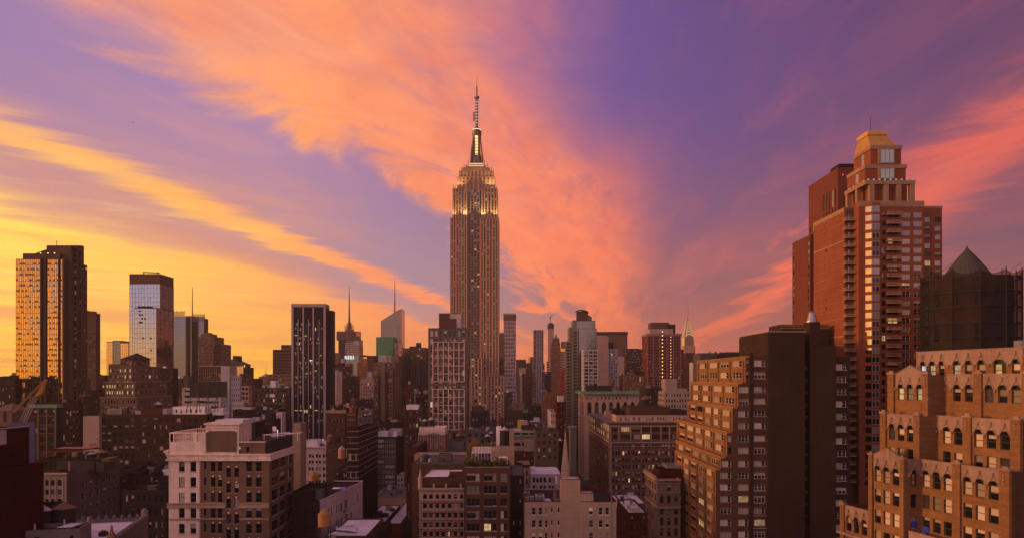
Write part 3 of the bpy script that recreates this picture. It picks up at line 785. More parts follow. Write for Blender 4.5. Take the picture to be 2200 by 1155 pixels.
def slab_glass(name, label, Y, dep, blocks, pvis, cat='skyscraper', cap=None):
    b = Bld(name, label, cat, (X(blocks[0][0], Y), Y + dep / 2), pvis)
    for i, (p0, p1, pt, dy, dp, gm, fm, nx, fh, capm, caph, sidem) in enumerate(blocks):
        Yb = Y + dy; x0, x1 = X(p0, Yb), X(p1, Yb); zt = Z(pt, Yb); zc = Z(pt + caph, Yb)
        b.box(x0, x1, Yb, Yb + dp, 0, zt, capm, roof=ROOF_D)
        zb = max(Z(pvis + 15, Yb), 1)
        curtain(b, x0, x1, Yb, zb, zc, nx, fh, gm, fm, i + 5, tilt=.006, part='curtain_wall')
        if sidem:
            right = (p0 + p1) / 2 < CX
            curtain(b, x1 if right else x0, 0, Yb, zb, zc, max(3, nx // 2), fh, sidem, fm, i + 15, 'right' if right else 'left', tilt=.006, part='side_curtain_wall', y1=Yb + dp)
    return b
b = slab_glass('glass_tower', 'pale silver glass tower mirroring sky with brown top band and lower mirrored wing', 640, 60,
    [(278, 344, 588, 60, 28, STEELGL, FR_B, 10, 4.2, BROWNCL, 22, DKGL), (289, 336, 660, 0, 30, STEELGL, FR_B, 8, 4.2, DARK, 2, DKGL)], 860)
tm = b.part('roof_crane', METAL)
for a, c in (((309, 588), (309, 584)), ((307, 584.5), (343, 586)), ((338, 588), (339, 584))): tm.bar((X(a[0], 705), 705, Z(a[1], 705)), (X(c[0], 705), 705, Z(c[1], 705)), .5, 5)
pm = b.part('roof_plant', DARK)
for p in range(296, 326, 5): pm.box(X(p, 642), X(p + 3.4, 642), 642, 646, Z(660, 642), Z(656.5 + (p % 2), 642))
pt = b.part('open_panel', BLACK)
for p, q in ((299, 666), (299, 674), (304, 674), (304, 682), (310, 682), (299, 690), (303, 690), (306, 724), (323, 724), (323, 750)): pt.box(X(p, 640), X(p + 2.6, 640), 639.3, 639.6, Z(q + 3.6, 640), Z(q, 640))
b.finish()
slab_glass('glass_block', 'low gold glass block with dark centre stripe between the two left towers', 900, 40,
    [(229, 242, 733, 0, 40, GOLD, FR_B, 3, 4, BROWNCL, 1.5, None), (242, 259, 731, .6, 40, BLUGL, FR_D, 3, 4, BROWNCL, 2, None), (259, 276, 735, 0, 40, GOLD, FR_B, 4, 4, BROWNCL, 1.5, GOLD)], 830, 'building').finish()
b = slab_glass('screened_tower', 'grey tower with spiky lattice screens and thin mast, left skyline', 1100, 70,
    [(372, 399, 679, 0, 60, BLUGL, METAL_L, 6, 4.2, GREY, 1, None), (399, 412, 678, 8, 60, DKGL, METAL, 3, 4.2, DARK, 1, None), (412, 438, 680, 20, 4, BLUGL, METAL, 8, 4.2, GREY, 1, DKGL)], 820)
sm = b.part('lattice_screen', plain('lattice_brown', (.16, .10, .07), .5))
for p0, p1, t in ((373, 396, 668), (415, 439, 674)):
    for i in range(13):
        p = p0 + (p1 - p0) * i / 12; sm.bar((X(p, 1100), 1101, Z(690, 1100)), (X(p, 1100), 1101, Z(t + (i * 7) % 4 - 2, 1100)), .32, 4)
    for q in range(5): sm.box(X(p0, 1100), X(p1, 1100), 1100.6, 1101, Z(t + 2 + q * 3.4, 1100), Z(t + 1.2 + q * 3.4, 1100))
sm.bar((X(407, 1100), 1110, Z(680, 1100)), (X(407, 1100), 1110, Z(614, 1100)), 1.0, 6, r2=.4)
b.finish()
tower('brick_tower', 'stepped orange brown masonry tower right of the screened tower', 427, 458, 722, 800, 30, BTAN, W(7, 3.8, .5, .5, 'plain', lit=.1), W(6, 3.8, .5, .5, 'plain', lit=.05), 800, extra=[(431, 454, 716.5, 6, 16), (458, 474, 738, 8, 30, None, W(4, 3.8, .5, .5, 'plain')), (439, 450, 714, 8, 8)]).finish()
tower('brick_block', 'small dark brown block low behind the golden tower', 181, 226, 805, 620, 6, BBD, W(9, 3.6, .5, .5, 'plain', lit=.1), W(5), 860, extra=[(186, 205, 800, 1, 4)]).finish()
def slant_office():
    Y = 1000.0
    b = Bld('office_block', 'orange glass office block with slanted roof and dark cylinder corner', 'building', (X(510, Y), Y + 20), 830)
    b.pbox(486, 523, 788, Y, 40, BBD, front=W(8, 4, .8, .7, 'plain', lit=.0))
    curtain(b, X(505, Y), X(523, Y), Y, Z(830, Y), Z(786, Y), 6, 4, GOLD, FR_B, 31)
    m = b.part('drum', NAVY); m.frustum((X(529, Y), Y + 6), 4.2 * PXM(Y) * 1.3, 4.2 * PXM(Y) * 1.3, 0, Z(781, Y), 20)
    m = b.part('slanted_roof', GREY); x0, x1, xm = X(486, Y), X(524, Y), X(497, Y)
    m.face([(x0, Y, Z(788, Y)), (x1, Y, Z(788, Y)), (x1, Y, Z(783, Y)), (xm, Y, Z(771, Y)), (x0, Y, Z(778, Y))]); m.face([(x1, Y, Z(783, Y)), (x1, Y + 30, Z(783, Y)), (xm, Y + 30, Z(771, Y)), (xm, Y, Z(771, Y))]); m.face([(xm, Y, Z(771, Y)), (xm, Y + 30, Z(771, Y)), (x0, Y + 30, Z(778, Y)), (x0, Y, Z(778, Y))])
    b.pbox(500, 512, 763.5, Y + 8, 14, BBD, z0=Z(778, Y), part='plant_room')
    b.finish()
slant_office()
def pyramid_block():
    Y = 450.0
    b = Bld('stepped_tower', 'brown stepped masonry tower with dark pyramid roof and lit windows', 'building', (X(285, Y), Y + 20), 900)
    sp = lambda n, l: W(n, 3.7, .5, .5, 'sash', lit=l, bl=.2, top=2.0)
    b.pbox(215, 295, 852, Y - 6, 46, BTAN, front=sp(12, .05), right=sp(8, .03))
    b.pbox(225, 290, 819, Y - 3, 42, BTAN, front=sp(11, .45), right=sp(8, .03)); b.pbox(233, 284, 785, Y, 35, BTAN, front=sp(9, .35), right=sp(7, .04))
    b.pbox(258, 284, 770, Y + 2, 22, BTAN, front=sp(4, .1), right=sp(4, .02)); b.pbox(233, 256, 781, Y + 3, 20, BTAN, front=sp(4, .3), part='side_turret')
    x0, x1, y0, y1, z0, za = X(257, Y), X(285, Y), Y + 1, Y + 25, Z(770, Y), Z(756, Y)
    c = ((x0 + x1) / 2, (y0 + y1) / 2, za); m = b.part('pyramid_roof', DARK); q = [(x0, y0, z0), (x1, y0, z0), (x1, y1, z0), (x0, y1, z0)]
    for i in range(4): m.face((q[i], q[(i + 1) % 4], c))
    for a, t, d in ((852, 1.0, -6), (819, .8, -3)): b.pband(215 if a == 852 else 225, 295 if a == 852 else 290, a, a + 1.6, Y + d, 42, .5, STRIPE)
    b.finish()
pyramid_block()
tower('tower', 'dark brown tower beside the pyramid roofed tower below the mirrored glass', 341, 372, 790, 540, 8, BBD, W(6, 3.7, .4, .5, 'plain', lit=.04), W(5, 3.7, .4, .5, 'plain'), 880).finish()
tower('flat_block', 'brown flat block in the low gap right of the screened tower', 371, 392, 812, 640, 8, BB, W(5, 3.7, .4, .5, 'plain', lit=.04), W(5), 880).finish()
def white_hospital():
    Y = 520.0
    b = Bld('office_building', 'white modern building with glass upper storeys and punched windows above dark billboard', 'building', (X(470, Y), Y + 20), 905)
    b.pbox(391, 475, 832, Y - 4, 34, LGREY, front=W(1, 3.9, .96, .45, 'wide', lit=.05, bl=.1))
    b.pbox(427, 475, 785, Y, 30, LGREY); curtain(b, X(427, Y), X(475, Y), Y, Z(818, Y), Z(786, Y), 10, 3.9, GOLD, METAL_L, 41)
    b.pbox(475, 493, 785.5, Y - 2, 4, LGREY); b.pbox(493, 515, 806, Y, 4, LGREY, front=W(5, 3.75, .4, .4, 'plain', top=1.8), right=W(6, 3.75, .4, .4, 'plain')); b.pbox(498, 523, 862, Y - 3, 4, LGREY, front=W(5, 3.75, .4, .4, 'plain', top=1.8))
    b.pbox(394, 404, 806, Y + 4, 8, GREY, part='roof_stair')
    b.finish()
white_hospital()
def billboard():
    Y = 340.0
    e = thing('billboard', 'back of a large dark billboard on steel trestles, above the brown loft roof', 'billboard', (X(446, Y), Y, Z(882, Y)))
    x0, x1 = X(407, Y), X(486, Y); m = MB(); m.box(x0, x1, Y + 1, Y + 1.3, Z(852, Y), Z(819, Y)); m.build('panel', wall('billboard_back', (.07, .055, .05), .3), e)
    m = MB()
    for q in (819, 835.5, 852): m.box(x0, x1, Y + .7, Y + .98, Z(q + .7, Y), Z(q - .3, Y))
    for i in range(5):
        x = x0 + (x1 - x0) * i / 4; m.bar((x, Y + .8, Z(884, Y)), (x, Y + .8, Z(819, Y)), .16, 5); m.bar((x, Y - 3.5, Z(884, Y)), (x, Y + .8, Z(838, Y)), .13, 5); m.bar((x, Y - 1.6, Z(884, Y)), (x, Y - 1.6, Z(860, Y)), .1, 4)
        if i < 4: m.bar((x, Y + .8, Z(884, Y)), (x + (x1 - x0) / 4, Y + .8, Z(852, Y)), .09, 4)
    m.build('trestle', METAL, e)
billboard()

# ------------------------------------------------------------------ middle distance, left of centre
tower('office_tower', 'brown office tower with offset upper slab at the right end of the sunset gap', 586, 630, 750, 900, 30, BROWNCL, W(9, 3.8, .9, .45, 'plain', lit=.05, bl=.0, ha=.0), None, 815, extra=[(604, 632, 740, 5, 20, None, W(6, 3.8, .9, .45, 'plain', lit=.06))]).finish()
tower('podium_block', 'long brown podium block under the offset office tower', 572, 630, 803, 780, 40, BTAN, W(12, 3.8, .75, .4, 'plain', lit=.08), None, 840).finish()
tower('loft_building', 'cream loft with gridded windows right of the white punched building', 511, 535, 828, 600, 8, PINK, W(3, 3.8, .75, .6, 'triple', lit=.03), W(4), 880).finish()
tower('loft_building', 'olive loft with dense window grid behind the low dark roofs', 556, 622, 832, 560, 10, OLIVE, W(15, 3.7, .6, .5, 'plain', lit=.03), None, 890, extra=[(581, 592, 817, 6, 8, WHITE, None), (592, 611, 823, 8, 8, LGREY, None), (563, 576, 827, 8, 6, LGREY, None)]).finish()
tower('loft_building', 'olive lower loft with ribbon windows in front of the dense grid loft', 558, 612, 852, 520, 12, OLIVE, W(10, 3.7, .75, .55, 'plain', lit=.02), None, 890).finish()
tower('brick_block', 'narrow brown block between the cream loft and the olive loft', 535, 558, 834, 640, 25, BB, W(5, 3.6, .5, .5, 'plain', lit=.03), None, 890, extra=[(540, 552, 826, 6, 10)]).finish()
tower('brick_block', 'brown block with rooftop sheds at the foot of the sunset gap', 512, 548, 812, 800, 25, BB, W(8, 3.6, .5, .5, 'plain', lit=.08), None, 850, extra=[(515, 524, 802, 5, 10), (530, 536, 806, 5, 8)]).finish()
def crystal_hall():
    Y = 2200.0
    b = Bld('glass_pyramid', 'small far glass pyramid with thin flagpole on the sunset horizon', 'building', (X(566, Y), Y + 20), 830)
    b.pbox(556, 577, 808, Y, 40, DARK); m = b.part('pyramid_roof', BLUGL); c = (X(566.5, Y), Y + 20, Z(801, Y)); q = [(X(559, Y), Y, Z(808, Y)), (X(574, Y), Y, Z(808, Y)), (X(574, Y), Y + 40, Z(808, Y)), (X(559, Y), Y + 40, Z(808, Y))]
    for i in range(4): m.face((q[i], q[(i + 1) % 4], c))
    p = b.part('flagpole', METAL); p.bar((X(571.5, Y), Y, Z(808, Y)), (X(571.5, Y), Y, Z(790, Y)), .9, 5)
    b.finish()
crystal_hall()
def dark_tower():
    Y = 560.0; z = lambda p: Z(p, Y); k = PXM(Y)
    b = Bld('office_tower', 'dark office tower with pale vertical piers and louvred top, left of the needle skyscraper', 'skyscraper', (X(663, Y), Y + 8), 945)
    b.box(X(626.5, Y), X(700, Y), Y, Y + 11, 0, z(653.5), NAVY, front=W(24, 3.7, .82, .62, 'plain', top=14.0, m=.065, lit=.025, bl=.05, ha=.08, d=.15, zmin=z(950)), roof=ROOF_D)
    b.box(X(690, Y), X(710.5, Y), Y + 5, Y + 14, 0, z(665), NAVY, right=W(4, 3.7, .5, .5, 'plain'))
    pm = b.part('pier', LGREY2)
    for p, w in ((626.5, 4.6), (650.5, 3.0), (672, 3.0), (695.6, 4.6)): pm.box(X(p, Y), X(p + w, Y), Y - .9, Y - .003, 0, z(660))
    mm = b.part('mullion', LGREY2)
    for p in (640, 662, 685): mm.box(X(p, Y), X(p + 1.3, Y), Y - .5, Y - .003, 0, z(685))
    b.part('roof_band', LGREY2).box(X(626.5, Y), X(700.2, Y), Y - .95, Y + 10, z(659), z(652))
    lv = b.part('louvre', BLACK)
    for j in range(9): lv.box(X(631.2, Y), X(695.5, Y), Y - .25, Y - .01, z(683.5 - 2.6 * j), z(681.8 - 2.6 * j))
    gl = b.part('lit_strip', emit('lit_green', (.8, .85, .2), .45))
    for p, q, w in ((633, 880, 6), (643, 880, 6), (654, 881, 7), (676, 880, 7), (633, 719, 6), (653, 720, 6), (656, 801, 5), (676, 795, 5), (687, 762, 4)): gl.box(X(p, Y), X(p + w, Y), Y - .1, Y - .01, z(q + 1.5), z(q))
    b.part('lit_strip', emit('lit_cold', (.9, .95, 1), 1.4)).box(X(665, Y), X(672, Y), Y - .1, Y - .012, z(774.4), z(773))
    b.finish()
LGREY2 = wall('pier_stone', (.36, .29, .29), .12)
dark_tower()
def media_tower():
    Y = 1500.0; z = lambda p: Z(p, Y); xx = lambda p: X(p, Y)
    b = Bld('antenna_tower', 'glass tower with ring of dark sign boxes and tall tapering broadcast mast', 'skyscraper', (xx(747), Y + 20), 800)
    b.box(xx(727), xx(741), Y, Y + 40, 0, z(729), NAVY); b.box(xx(741), xx(771), Y + 1, Y + 40, 0, z(728), LGREY, front=W(5, 4, .95, .5, 'plain', lit=0, m=.02, m1=.4), right=W(4))
    b.box(xx(760), xx(772), Y - 2, Y + 38, 0, z(740), PINK, front=W(5, 4, .5, .5, 'plain'))
    cr = b.part('sign_box', plain('sign_metal', (.07, .05, .05), .3, .7))
    for p0, p1, d in ((723, 733, 0), (734, 746, -5), (748, 760, -5), (761, 773, 0)): cr.box(xx(p0), xx(p1), Y + d, Y + d + 12, z(730), z(711))
    b.part('sign_edge', emit('sign_red', (.7, .05, .06), .5)).box(xx(729), xx(742), Y - 5.5, Y - 5.01, z(712.5), z(711))
    b.part('sign_edge', emit('sign_red', (.7, .05, .06), .5)).box(xx(765), xx(773), Y - .5, Y - .01, z(722), z(711))
    m = b.part('mast', plain('mast_red', (.16, .07, .06), .5)); c = (xx(748), Y + 10)
    m.box(xx(740), xx(757), Y + 4, Y + 16, z(711), z(706))
    for a, e, r in ((706, 690, 5), (690, 672, 2.6), (672, 645, 1.9), (645, 628, 1.3), (628, 612, .6)): m.bar((*c, z(a)), (*c, z(e)), r, 6, r2=r * .7)
    for q in (703, 699, 695): m.frustum(c, 9 - (703 - q) * .3, 9 - (703 - q) * .3, z(q), z(q - 1.2), 12)
    for p in (739, 743, 753, 757): m.bar((xx(p), Y + 8, z(706)), (xx(p), Y + 8, z(697)), .7, 4)
    b.finish()
media_tower()
def finned_hall():
    Y = 1300.0
    b = Bld('glass_hall', 'low glass block with row of bright white vertical lights below the broadcast mast', 'building', (X(752, Y), Y + 20), 800)
    b.pbox(727, 771, 763, Y, 40, BLUGL); m = b.part('light_fin', emit('fin_white', (.85, .95, .9), 1.1))
    for i in range(6): m.box(X(741 + i * 3.5, Y), X(742.6 + i * 3.5, Y), Y - .6, Y - .02, Z(771, Y), Z(763.5, Y))
    b.part('green_screen', plain('screen_green', (.30, .42, .30), .5)).box(X(762, Y), X(770.5, Y), Y - .6, Y - .02, Z(772, Y), Z(764, Y))
    b.finish()
finned_hall()
def slanted_tower():
    Y = 1450.0; xx = lambda p: X(p, Y); z = lambda p: Z(p, Y)
    b = Bld('glass_tower', 'faceted glass tower with sloping top and slim lattice spire', 'skyscraper', (xx(842), Y + 20), 800)
    D = 45
    m = b.part('glass_body', glass('glass_pale', (.22, .20, .20), .10, .85, wobble=.1)); z0 = z(830)
    m.face([(xx(818), Y, z0), (xx(852), Y - 4, z0), (xx(852), Y - 4, z(668)), (xx(818), Y, z(689))]); m.face([(xx(852), Y - 4, z0), (xx(863), Y, z0), (xx(862.4), Y, z(662)), (xx(852), Y - 4, z(668))])
    m.face([(xx(863), Y, z0), (xx(863), Y + D, z0), (xx(862.4), Y + D, z(662)), (xx(862.4), Y, z(662))]); m.face([(xx(818), Y + D, z0), (xx(818), Y, z0), (xx(818), Y, z(689)), (xx(818), Y + D, z(689))])
    m.face([(xx(818), Y, z(689)), (xx(852), Y - 4, z(668)), (xx(862.4), Y, z(662)), (xx(862.4), Y + D, z(662)), (xx(818), Y + D, z(689))])
    f = b.part('floor_line', METAL_L)
    for j in range(30):
        q = 694 + j * 4.3
        l = 818 if q > 690 else 818
        f.box(xx(819), xx(851), Y - 4.4, Y - 4.2 , z(q + .7), z(q))
        f.box(xx(852.5), xx(862), Y - 4.6, Y - 4.2, z(q + .7), z(q))
    s_ = b.part('spire', plain('spire_rust', (.20, .12, .10), .5)); c = (xx(844.6), Y + 20)
    s_.bar((*c, z(674)), (*c, z(598)), 1.7, 6, r2=.4)
    for i in range(10): s_.frustum(c, 2.4 - i * .16, 2.4 - i * .16, z(670 - i * 6), z(669 - i * 6), 6)
    b.finish()
slanted_tower()
slab_glass('glass_block', 'green glass block in front of the faceted sloping tower', 1100, 50, [(808, 845, 723, 0, 40, GRNGL, FR_D, 9, 4, COPPER, .5, None), (845, 856, 735, 4, 40, DKGL, FR_D, 3, 4, DARK, .5, DKGL)], 800, 'building').finish()
def residential():
    Y = 620.0
    b = Bld('apartment_tower', 'tan apartment tower with dark red brick strips and grey rooftop plant boxes', 'building', (X(825, Y), Y + 14), 905)
    sp = lambda n, l=.05, fw=.6: W(n, 3.25, fw, .55, 'plain', lit=l, bl=.15, ha=.2, top=1.6)
    b.pbox(803, 818, 778, Y, 26, BTAN, front=sp(4)); b.pbox(818, 827, 778, Y - 1.2, 26, BTAN); b.pbox(827, 848, 777, Y, 26, BTAN, front=sp(4, .08))
    r = b.part('brick_strip', BR)
    for p0, p1, q in ((812, 817.5, 804), (828, 834.5, 800), (844, 847, 794)): r.box(X(p0, Y), X(p1, Y), Y - .5, Y - .01, 20, Z(q, Y))
    b.pbox(813, 831, 761.5, Y + 4, 14, LGREY, z0=Z(777, Y), part='plant_room'); b.pbox(831, 841, 762.5, Y + 6, 12, METAL_L, z0=Z(777, Y), part='plant_room')
    b.finish()
residential()
tower('tower', 'orange brown brick tower with recessed cap left of the tan apartment tower', 767, 790, 777, 900, 26, BO, W(9, 3.7, .35, .6, 'plain', lit=.03), W(5), 850, extra=[(771, 789, 769, 4, 14)]).finish()
tower('tower', 'dark brown tower close behind the orange brown brick tower', 788, 804, 763, 1050, 26, BB, W(6, 3.7, .45, .5, 'plain', lit=.03), W(5), 850, extra=[(775, 786, 762, 30, 14), (798, 803, 766, 4, 14)]).finish()
tower('apartment_building', 'pale beige apartment block with square window grid and stacked rooftop cubes', 774, 804, 816, 750, 24, PINK, W(6, 3.6, .55, .5, 'plain', lit=.02, top=3), W(4), 890, extra=[(778, 800, 813, 2, 14), (787, 801, 808, 4, 10), (789, 798, 798, 6, 8, LGREY)]).finish()
tower('tower', 'grey brown tower with broad dark panels right of the dark pier tower', 722, 743, 786, 650, 24, BB, W(3, 3.6, .6, .7, 'plain', lit=.02), W(4), 890, extra=[(718, 731, 783, 6, 12, BBD), (726, 736, 779, 6, 10, BBD)]).finish()
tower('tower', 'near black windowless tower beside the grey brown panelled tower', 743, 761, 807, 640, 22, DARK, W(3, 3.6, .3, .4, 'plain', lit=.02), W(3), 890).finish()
tower('brick_building', 'narrow cream building with stepped cornice against the dark pier tower', 708, 723, 797, 600, 20, CREAM, W(1, 5, .2, .5, 'plain', lit=0), None, 880, extra=[(708, 720, 794, 4, 12)]).finish()
tower('tower', 'tan tower partly behind the cornice building near the dark pier tower', 708, 729, 757, 1000, 30, BTAN, W(7, 3.7, .4, .5, 'plain', lit=.02), None, 820).finish()
tower('tower', 'pale narrow tower with side windows below the bright light row', 731, 749, 779, 850, 26, PINK, W(5, 3.7, .5, .5, 'plain', lit=.02), W(4), 850, extra=[(732, 739, 770, 4, 10, LGREY)]).finish()
tower('tower', 'pale brown slab rising between the tan apartment tower and navy towers', 846, 857, 764, 950, 24, BTAN, W(4, 3.7, .5, .5, 'plain', lit=.02), W(4), 850).finish()
def navy_group():
    Y = 1000.0
    b = Bld('office_tower', 'dark navy and brown office tower cluster left of the gridded hotel', 'skyscraper', (X(892, Y), Y + 20), 860)
    b.pbox(865, 880, 747, Y + 10, 40, BROWNCL, front=W(6, 3.8, .8, .5, 'plain', lit=.02)); b.pbox(879, 916, 746, Y + 5, 40, BB, front=W(9, 3.8, .5, .5, 'plain', lit=.04)); b.pbox(880, 898, 743, Y + 12, 30, BBD)
    for p0, p1, q, d in ((863, 872, 762, 0), (872, 881, 758, 3), (884, 892, 770, -2), (895, 903, 772, -3), (906, 914, 772, -2)): b.pbox(p0, p1, q, Y + d, 40, NAVY, front=W(3, 3.8, .5, .6, 'plain', lit=.01, bl=0, ha=0), part='navy_bay')
    b.pbox(894, 903, 735.5, Y + 20, 12, NAVY, part='plant_room')
    d = b.part('dish', LGREY); d.frustum((X(900, Y), Y - 1), 3.2, .4, Z(764.5, Y), Z(761.5, Y), 16)
    b.finish()
navy_group()
def domed_brick():
    Y = 700.0
    b = Bld('brick_building', 'red brick building with small domed tank tower on its stepped roof', 'building', (X(877, Y), Y + 12), 890)
    b.pbox(865, 889, 838, Y, 22, BR, front=W(5, 3.5, .4, .5, 'plain', lit=.06, fr=FR_W)); b.pbox(867, 887, 830, Y + 3, 14, BR, part='upper_storey'); b.pbox(870, 885, 825, Y + 4, 10, BR, part='upper_storey')
    b.pbox(889, 893, 835, Y + 2, 20, LGREY, front=W(2, 3.5, .4, .5, 'plain'), part='side_stair')
    m = b.part('domed_tank', BEIGE); m.frustum((X(878, Y), Y + 7), 1.4, 1.4, Z(826, Y), Z(820, Y), 14); m.frustum((X(878, Y), Y + 7), 1.4, .3, Z(820, Y), Z(817.5, Y), 14)
    b.finish()
domed_brick()
tower('brick_building', 'dark brown loft with white roof hut just left of the gridded hotel', 869, 908, 879, 480, 30, BB, W(5, 3.9, .5, .6, 'pair', lit=.05), W(5), 975, extra=[(873, 899, 869, 3, 8, WHITE), (897, 907, 874, 5, 8, GREY)]).finish()
tower('brick_building', 'low dark red block with small lit windows beside the gridded hotel', 893, 921, 845, 620, 24, BRD, W(6, 3.6, .5, .5, 'plain', lit=.06), None, 890, extra=[(909, 918, 838, 5, 8, PINK)]).finish()

# ------------------------------------------------------------------ centre
def gridded_hotel():
    Y = 520.0; z = lambda p: Z(p, Y); k = PXM(Y)
    b = Bld('hotel_tower', 'dark tower wrapped in two pale pink window grids, directly in front of the needle skyscraper', 'skyscraper', (X(965, Y), Y + 12), 935)
    x0, x1 = X(920, Y), X(1003.5, Y); D = 13.0
    OL = plain('panel_olive', (.085, .075, .06), .4)
    sp = W(8, 5.6, .62, .72, 'sash', top=1.6, m=.03, lit=.05, bl=.25, ha=.35, fr=FR_B, d=.2, zmin=z(940))
    b.box(x0, x1, Y, Y + D, 0, z(705), OL, front=sp, right=W(3, 5.6, .5, .6, 'plain', lit=.03, bl=.1))
    g = b.part('facade_grid', wall('grid_pinkish', (.70, .46, .39), .1))
    def lattice(pt, pb, rows, cols=6, p0=930.0, p1=997.5):
        for i in range(cols + 1):
            p = p0 + (p1 - p0) * i / cols; g.box(X(p - .9, Y), X(p + .9, Y), Y - .75, Y - .01, z(pb), z(pt))
        for j in range(rows + 1):
            q = pt + (pb - pt) * j / rows
            g.box(X(p0 + .9, Y), X(p1 - .9, Y), Y - .65, Y - .012, z(q + .8), z(q - .8)) if False else None
            for i in range(cols):
                a = p0 + (p1 - p0) * i / cols + .92; c = p0 + (p1 - p0) * (i + 1) / cols - .92
                g.box(X(a, Y), X(c, Y), Y - .65, Y - .012, z(q + .75), z(q - .75))
    lattice(734, 819, 5); lattice(835, 922, 5)
    b.box(X(943, 545), X(980, 545), 545, 556, z(708), Z(672, 545), BROWNCL, roof=ROOF_G, part='rear_slab')
    b.box(X(967, 542), X(991, 542), 541, 557, z(708), Z(674, 542), LGREY, roof=ROOF_G, part='rear_slab')
    b.box(X(945, Y), X(979, Y), Y + 4, Y + 8, z(706), z(683), BROWNCL, part='plant_room')
    rp = b.part('roof_rail', METAL); rp.box(x0, x1, Y - .05, Y - .01, z(705) - .2, z(704))
    for i in range(9): rp.bar((x0 + (x1 - x0) * i / 8, Y + .1, z(705)), (x0 + (x1 - x0) * i / 8, Y + .1, z(703) + (i * 5 % 3) * .4), .07, 4)
    b.finish()
gridded_hotel()
tower('brick_building', 'black gridded block with pale corner and rooftop clutter at the hotel foot', 1011, 1041, 882, 470, 20, DARK, W(3, 3.6, .62, .6, 'pair', lit=.0, bl=.05, fr=plain('frame_blue', (.05, .06, .09), .5)), W(4), 960, extra=[(1014, 1040, 872, 3, 10, BB), (1035, 1046, 868, 5, 10, PINK), (1013, 1026, 864, 6, 8, BTAN)]).finish()
tower('brick_building', 'slender plum brown block on the right edge of the black gridded block', 1041, 1049, 880, 474, 18, BB, W(1, 3.6, .3, .5, 'plain'), None, 950).finish()
tower('brick_building', 'brown brick building with a row of glowing windows right of the needle skyscraper', 1085, 1123, 880, 560, 26, BB, [W(6, 3.6, .4, .5, 'sash', top=4.6, lit=.9, bl=0, ha=0, bot=6.5 + 62), W(6, 3.6, .4, .5, 'sash', top=1.2, lit=.0, bot=78), W(6, 3.6, .4, .5, 'sash', top=9.0, lit=.05)], None, 930,
      extra=[(1099, 1126, 864, 4, 14, BTAN, W(1, 4, .12, .6, 'plain', lit=0)), (1089, 1100, 874, 4, 8, GREY)]).finish()

# ------------------------------------------------------------------ skyline right of the needle skyscraper
def lavender_tower():
    Y = 1100.0; LAV = wall('panel_lavender', (.40, .31, .37), .08)
    b = Bld('tower', 'slim lavender grid tower with crenellated brown cap right of the needle skyscraper', 'skyscraper', (X(1095, Y), Y + 10), 880)
    b.pbox(1082, 1108.5, 687, Y, 24, LAV, front=W(7, 6.0, .62, .62, 'plain', top=3, bl=.2, ha=.2, lit=.01, fr=FR_W), left=None)
    b.pbox(1081, 1110, 837, Y - 4, 30, LAV, front=W(5, 6, .5, .6, 'plain', lit=.01)); cp = b.part('crown_cap', wall('cap_brown', (.20, .13, .08), .1))
    x0, x1 = X(1081.5, Y), X(1109, Y)
    cp.box(x0, x1, Y - .5, Y + 24.5, Z(687, Y), Z(675, Y))
    for i in range(6): cp.box(x0 + (x1 - x0) * (i + .05) / 6, x0 + (x1 - x0) * (i + .7) / 6, Y - 1.2, Y + 5, Z(687, Y), Z(672, Y))
    b.finish()
lavender_tower()
tower('tower', 'brown brick tower squeezed between needle skyscraper and lavender tower', 1071, 1083, 717, 1020, 20, BTAN, W(5, 3.8, .4, .5, 'plain', lit=.04), None, 850, extra=[(1074, 1082, 714, 4, 10)]).finish()
tower('tower', 'brown windowed shaft standing low before the lavender tower base', 1070, 1082, 770, 960, 20, BB, W(4, 3.8, .5, .6, 'plain', lit=.05), None, 850).finish()
tower('office_tower', 'black flat topped far tower right of the lavender tower', 1109, 1130, 771.5, 1600, 40, DARK, W(12, 4, .4, .4, 'plain', lit=.01), None, 850).finish()
tower('tower', 'pinkish brown tower in front of the black flat topped tower', 1115, 1129, 790, 1300, 30, PINK, W(6, 4, .4, .5, 'plain', lit=.01), W(4), 900, extra=[(1122, 1137, 802, -40, 24, BB), (1110, 1117, 806, -60, 24, GREY)]).finish()
def gold_lit_block():
    Y = 1700.0
    b = Bld('office_tower', 'far dark tower with yellow sunlit side low on the skyline', 'skyscraper', (X(1140, Y), Y + 20), 850)
    b.pbox(1130, 1145, 779, Y - 40, 30, DARK, front=W(8, 4, .5, .5, 'plain', lit=.02)); b.pbox(1133.5, 1138.5, 766, Y, 40, glass('glass_gold', (.75, .55, .16), .12, .9)); b.pbox(1138.5, 1147, 766, Y, 40, GREY, front=W(6, 4, .6, .5, 'plain', lit=0))  # yellow sunlight on the left side put into its glass colour
    b.finish()
gold_lit_block()
tower('tower', 'dim brown stepped tower filling the avenue gap before the dark towers', 1126, 1144, 822, 1000, 24, BB, W(7, 3.8, .4, .5, 'plain', lit=.02), W(4), 900, extra=[(1130, 1142, 800, 4, 18, None, W(5, 3.8, .4, .5, 'plain', lit=.02))]).finish()
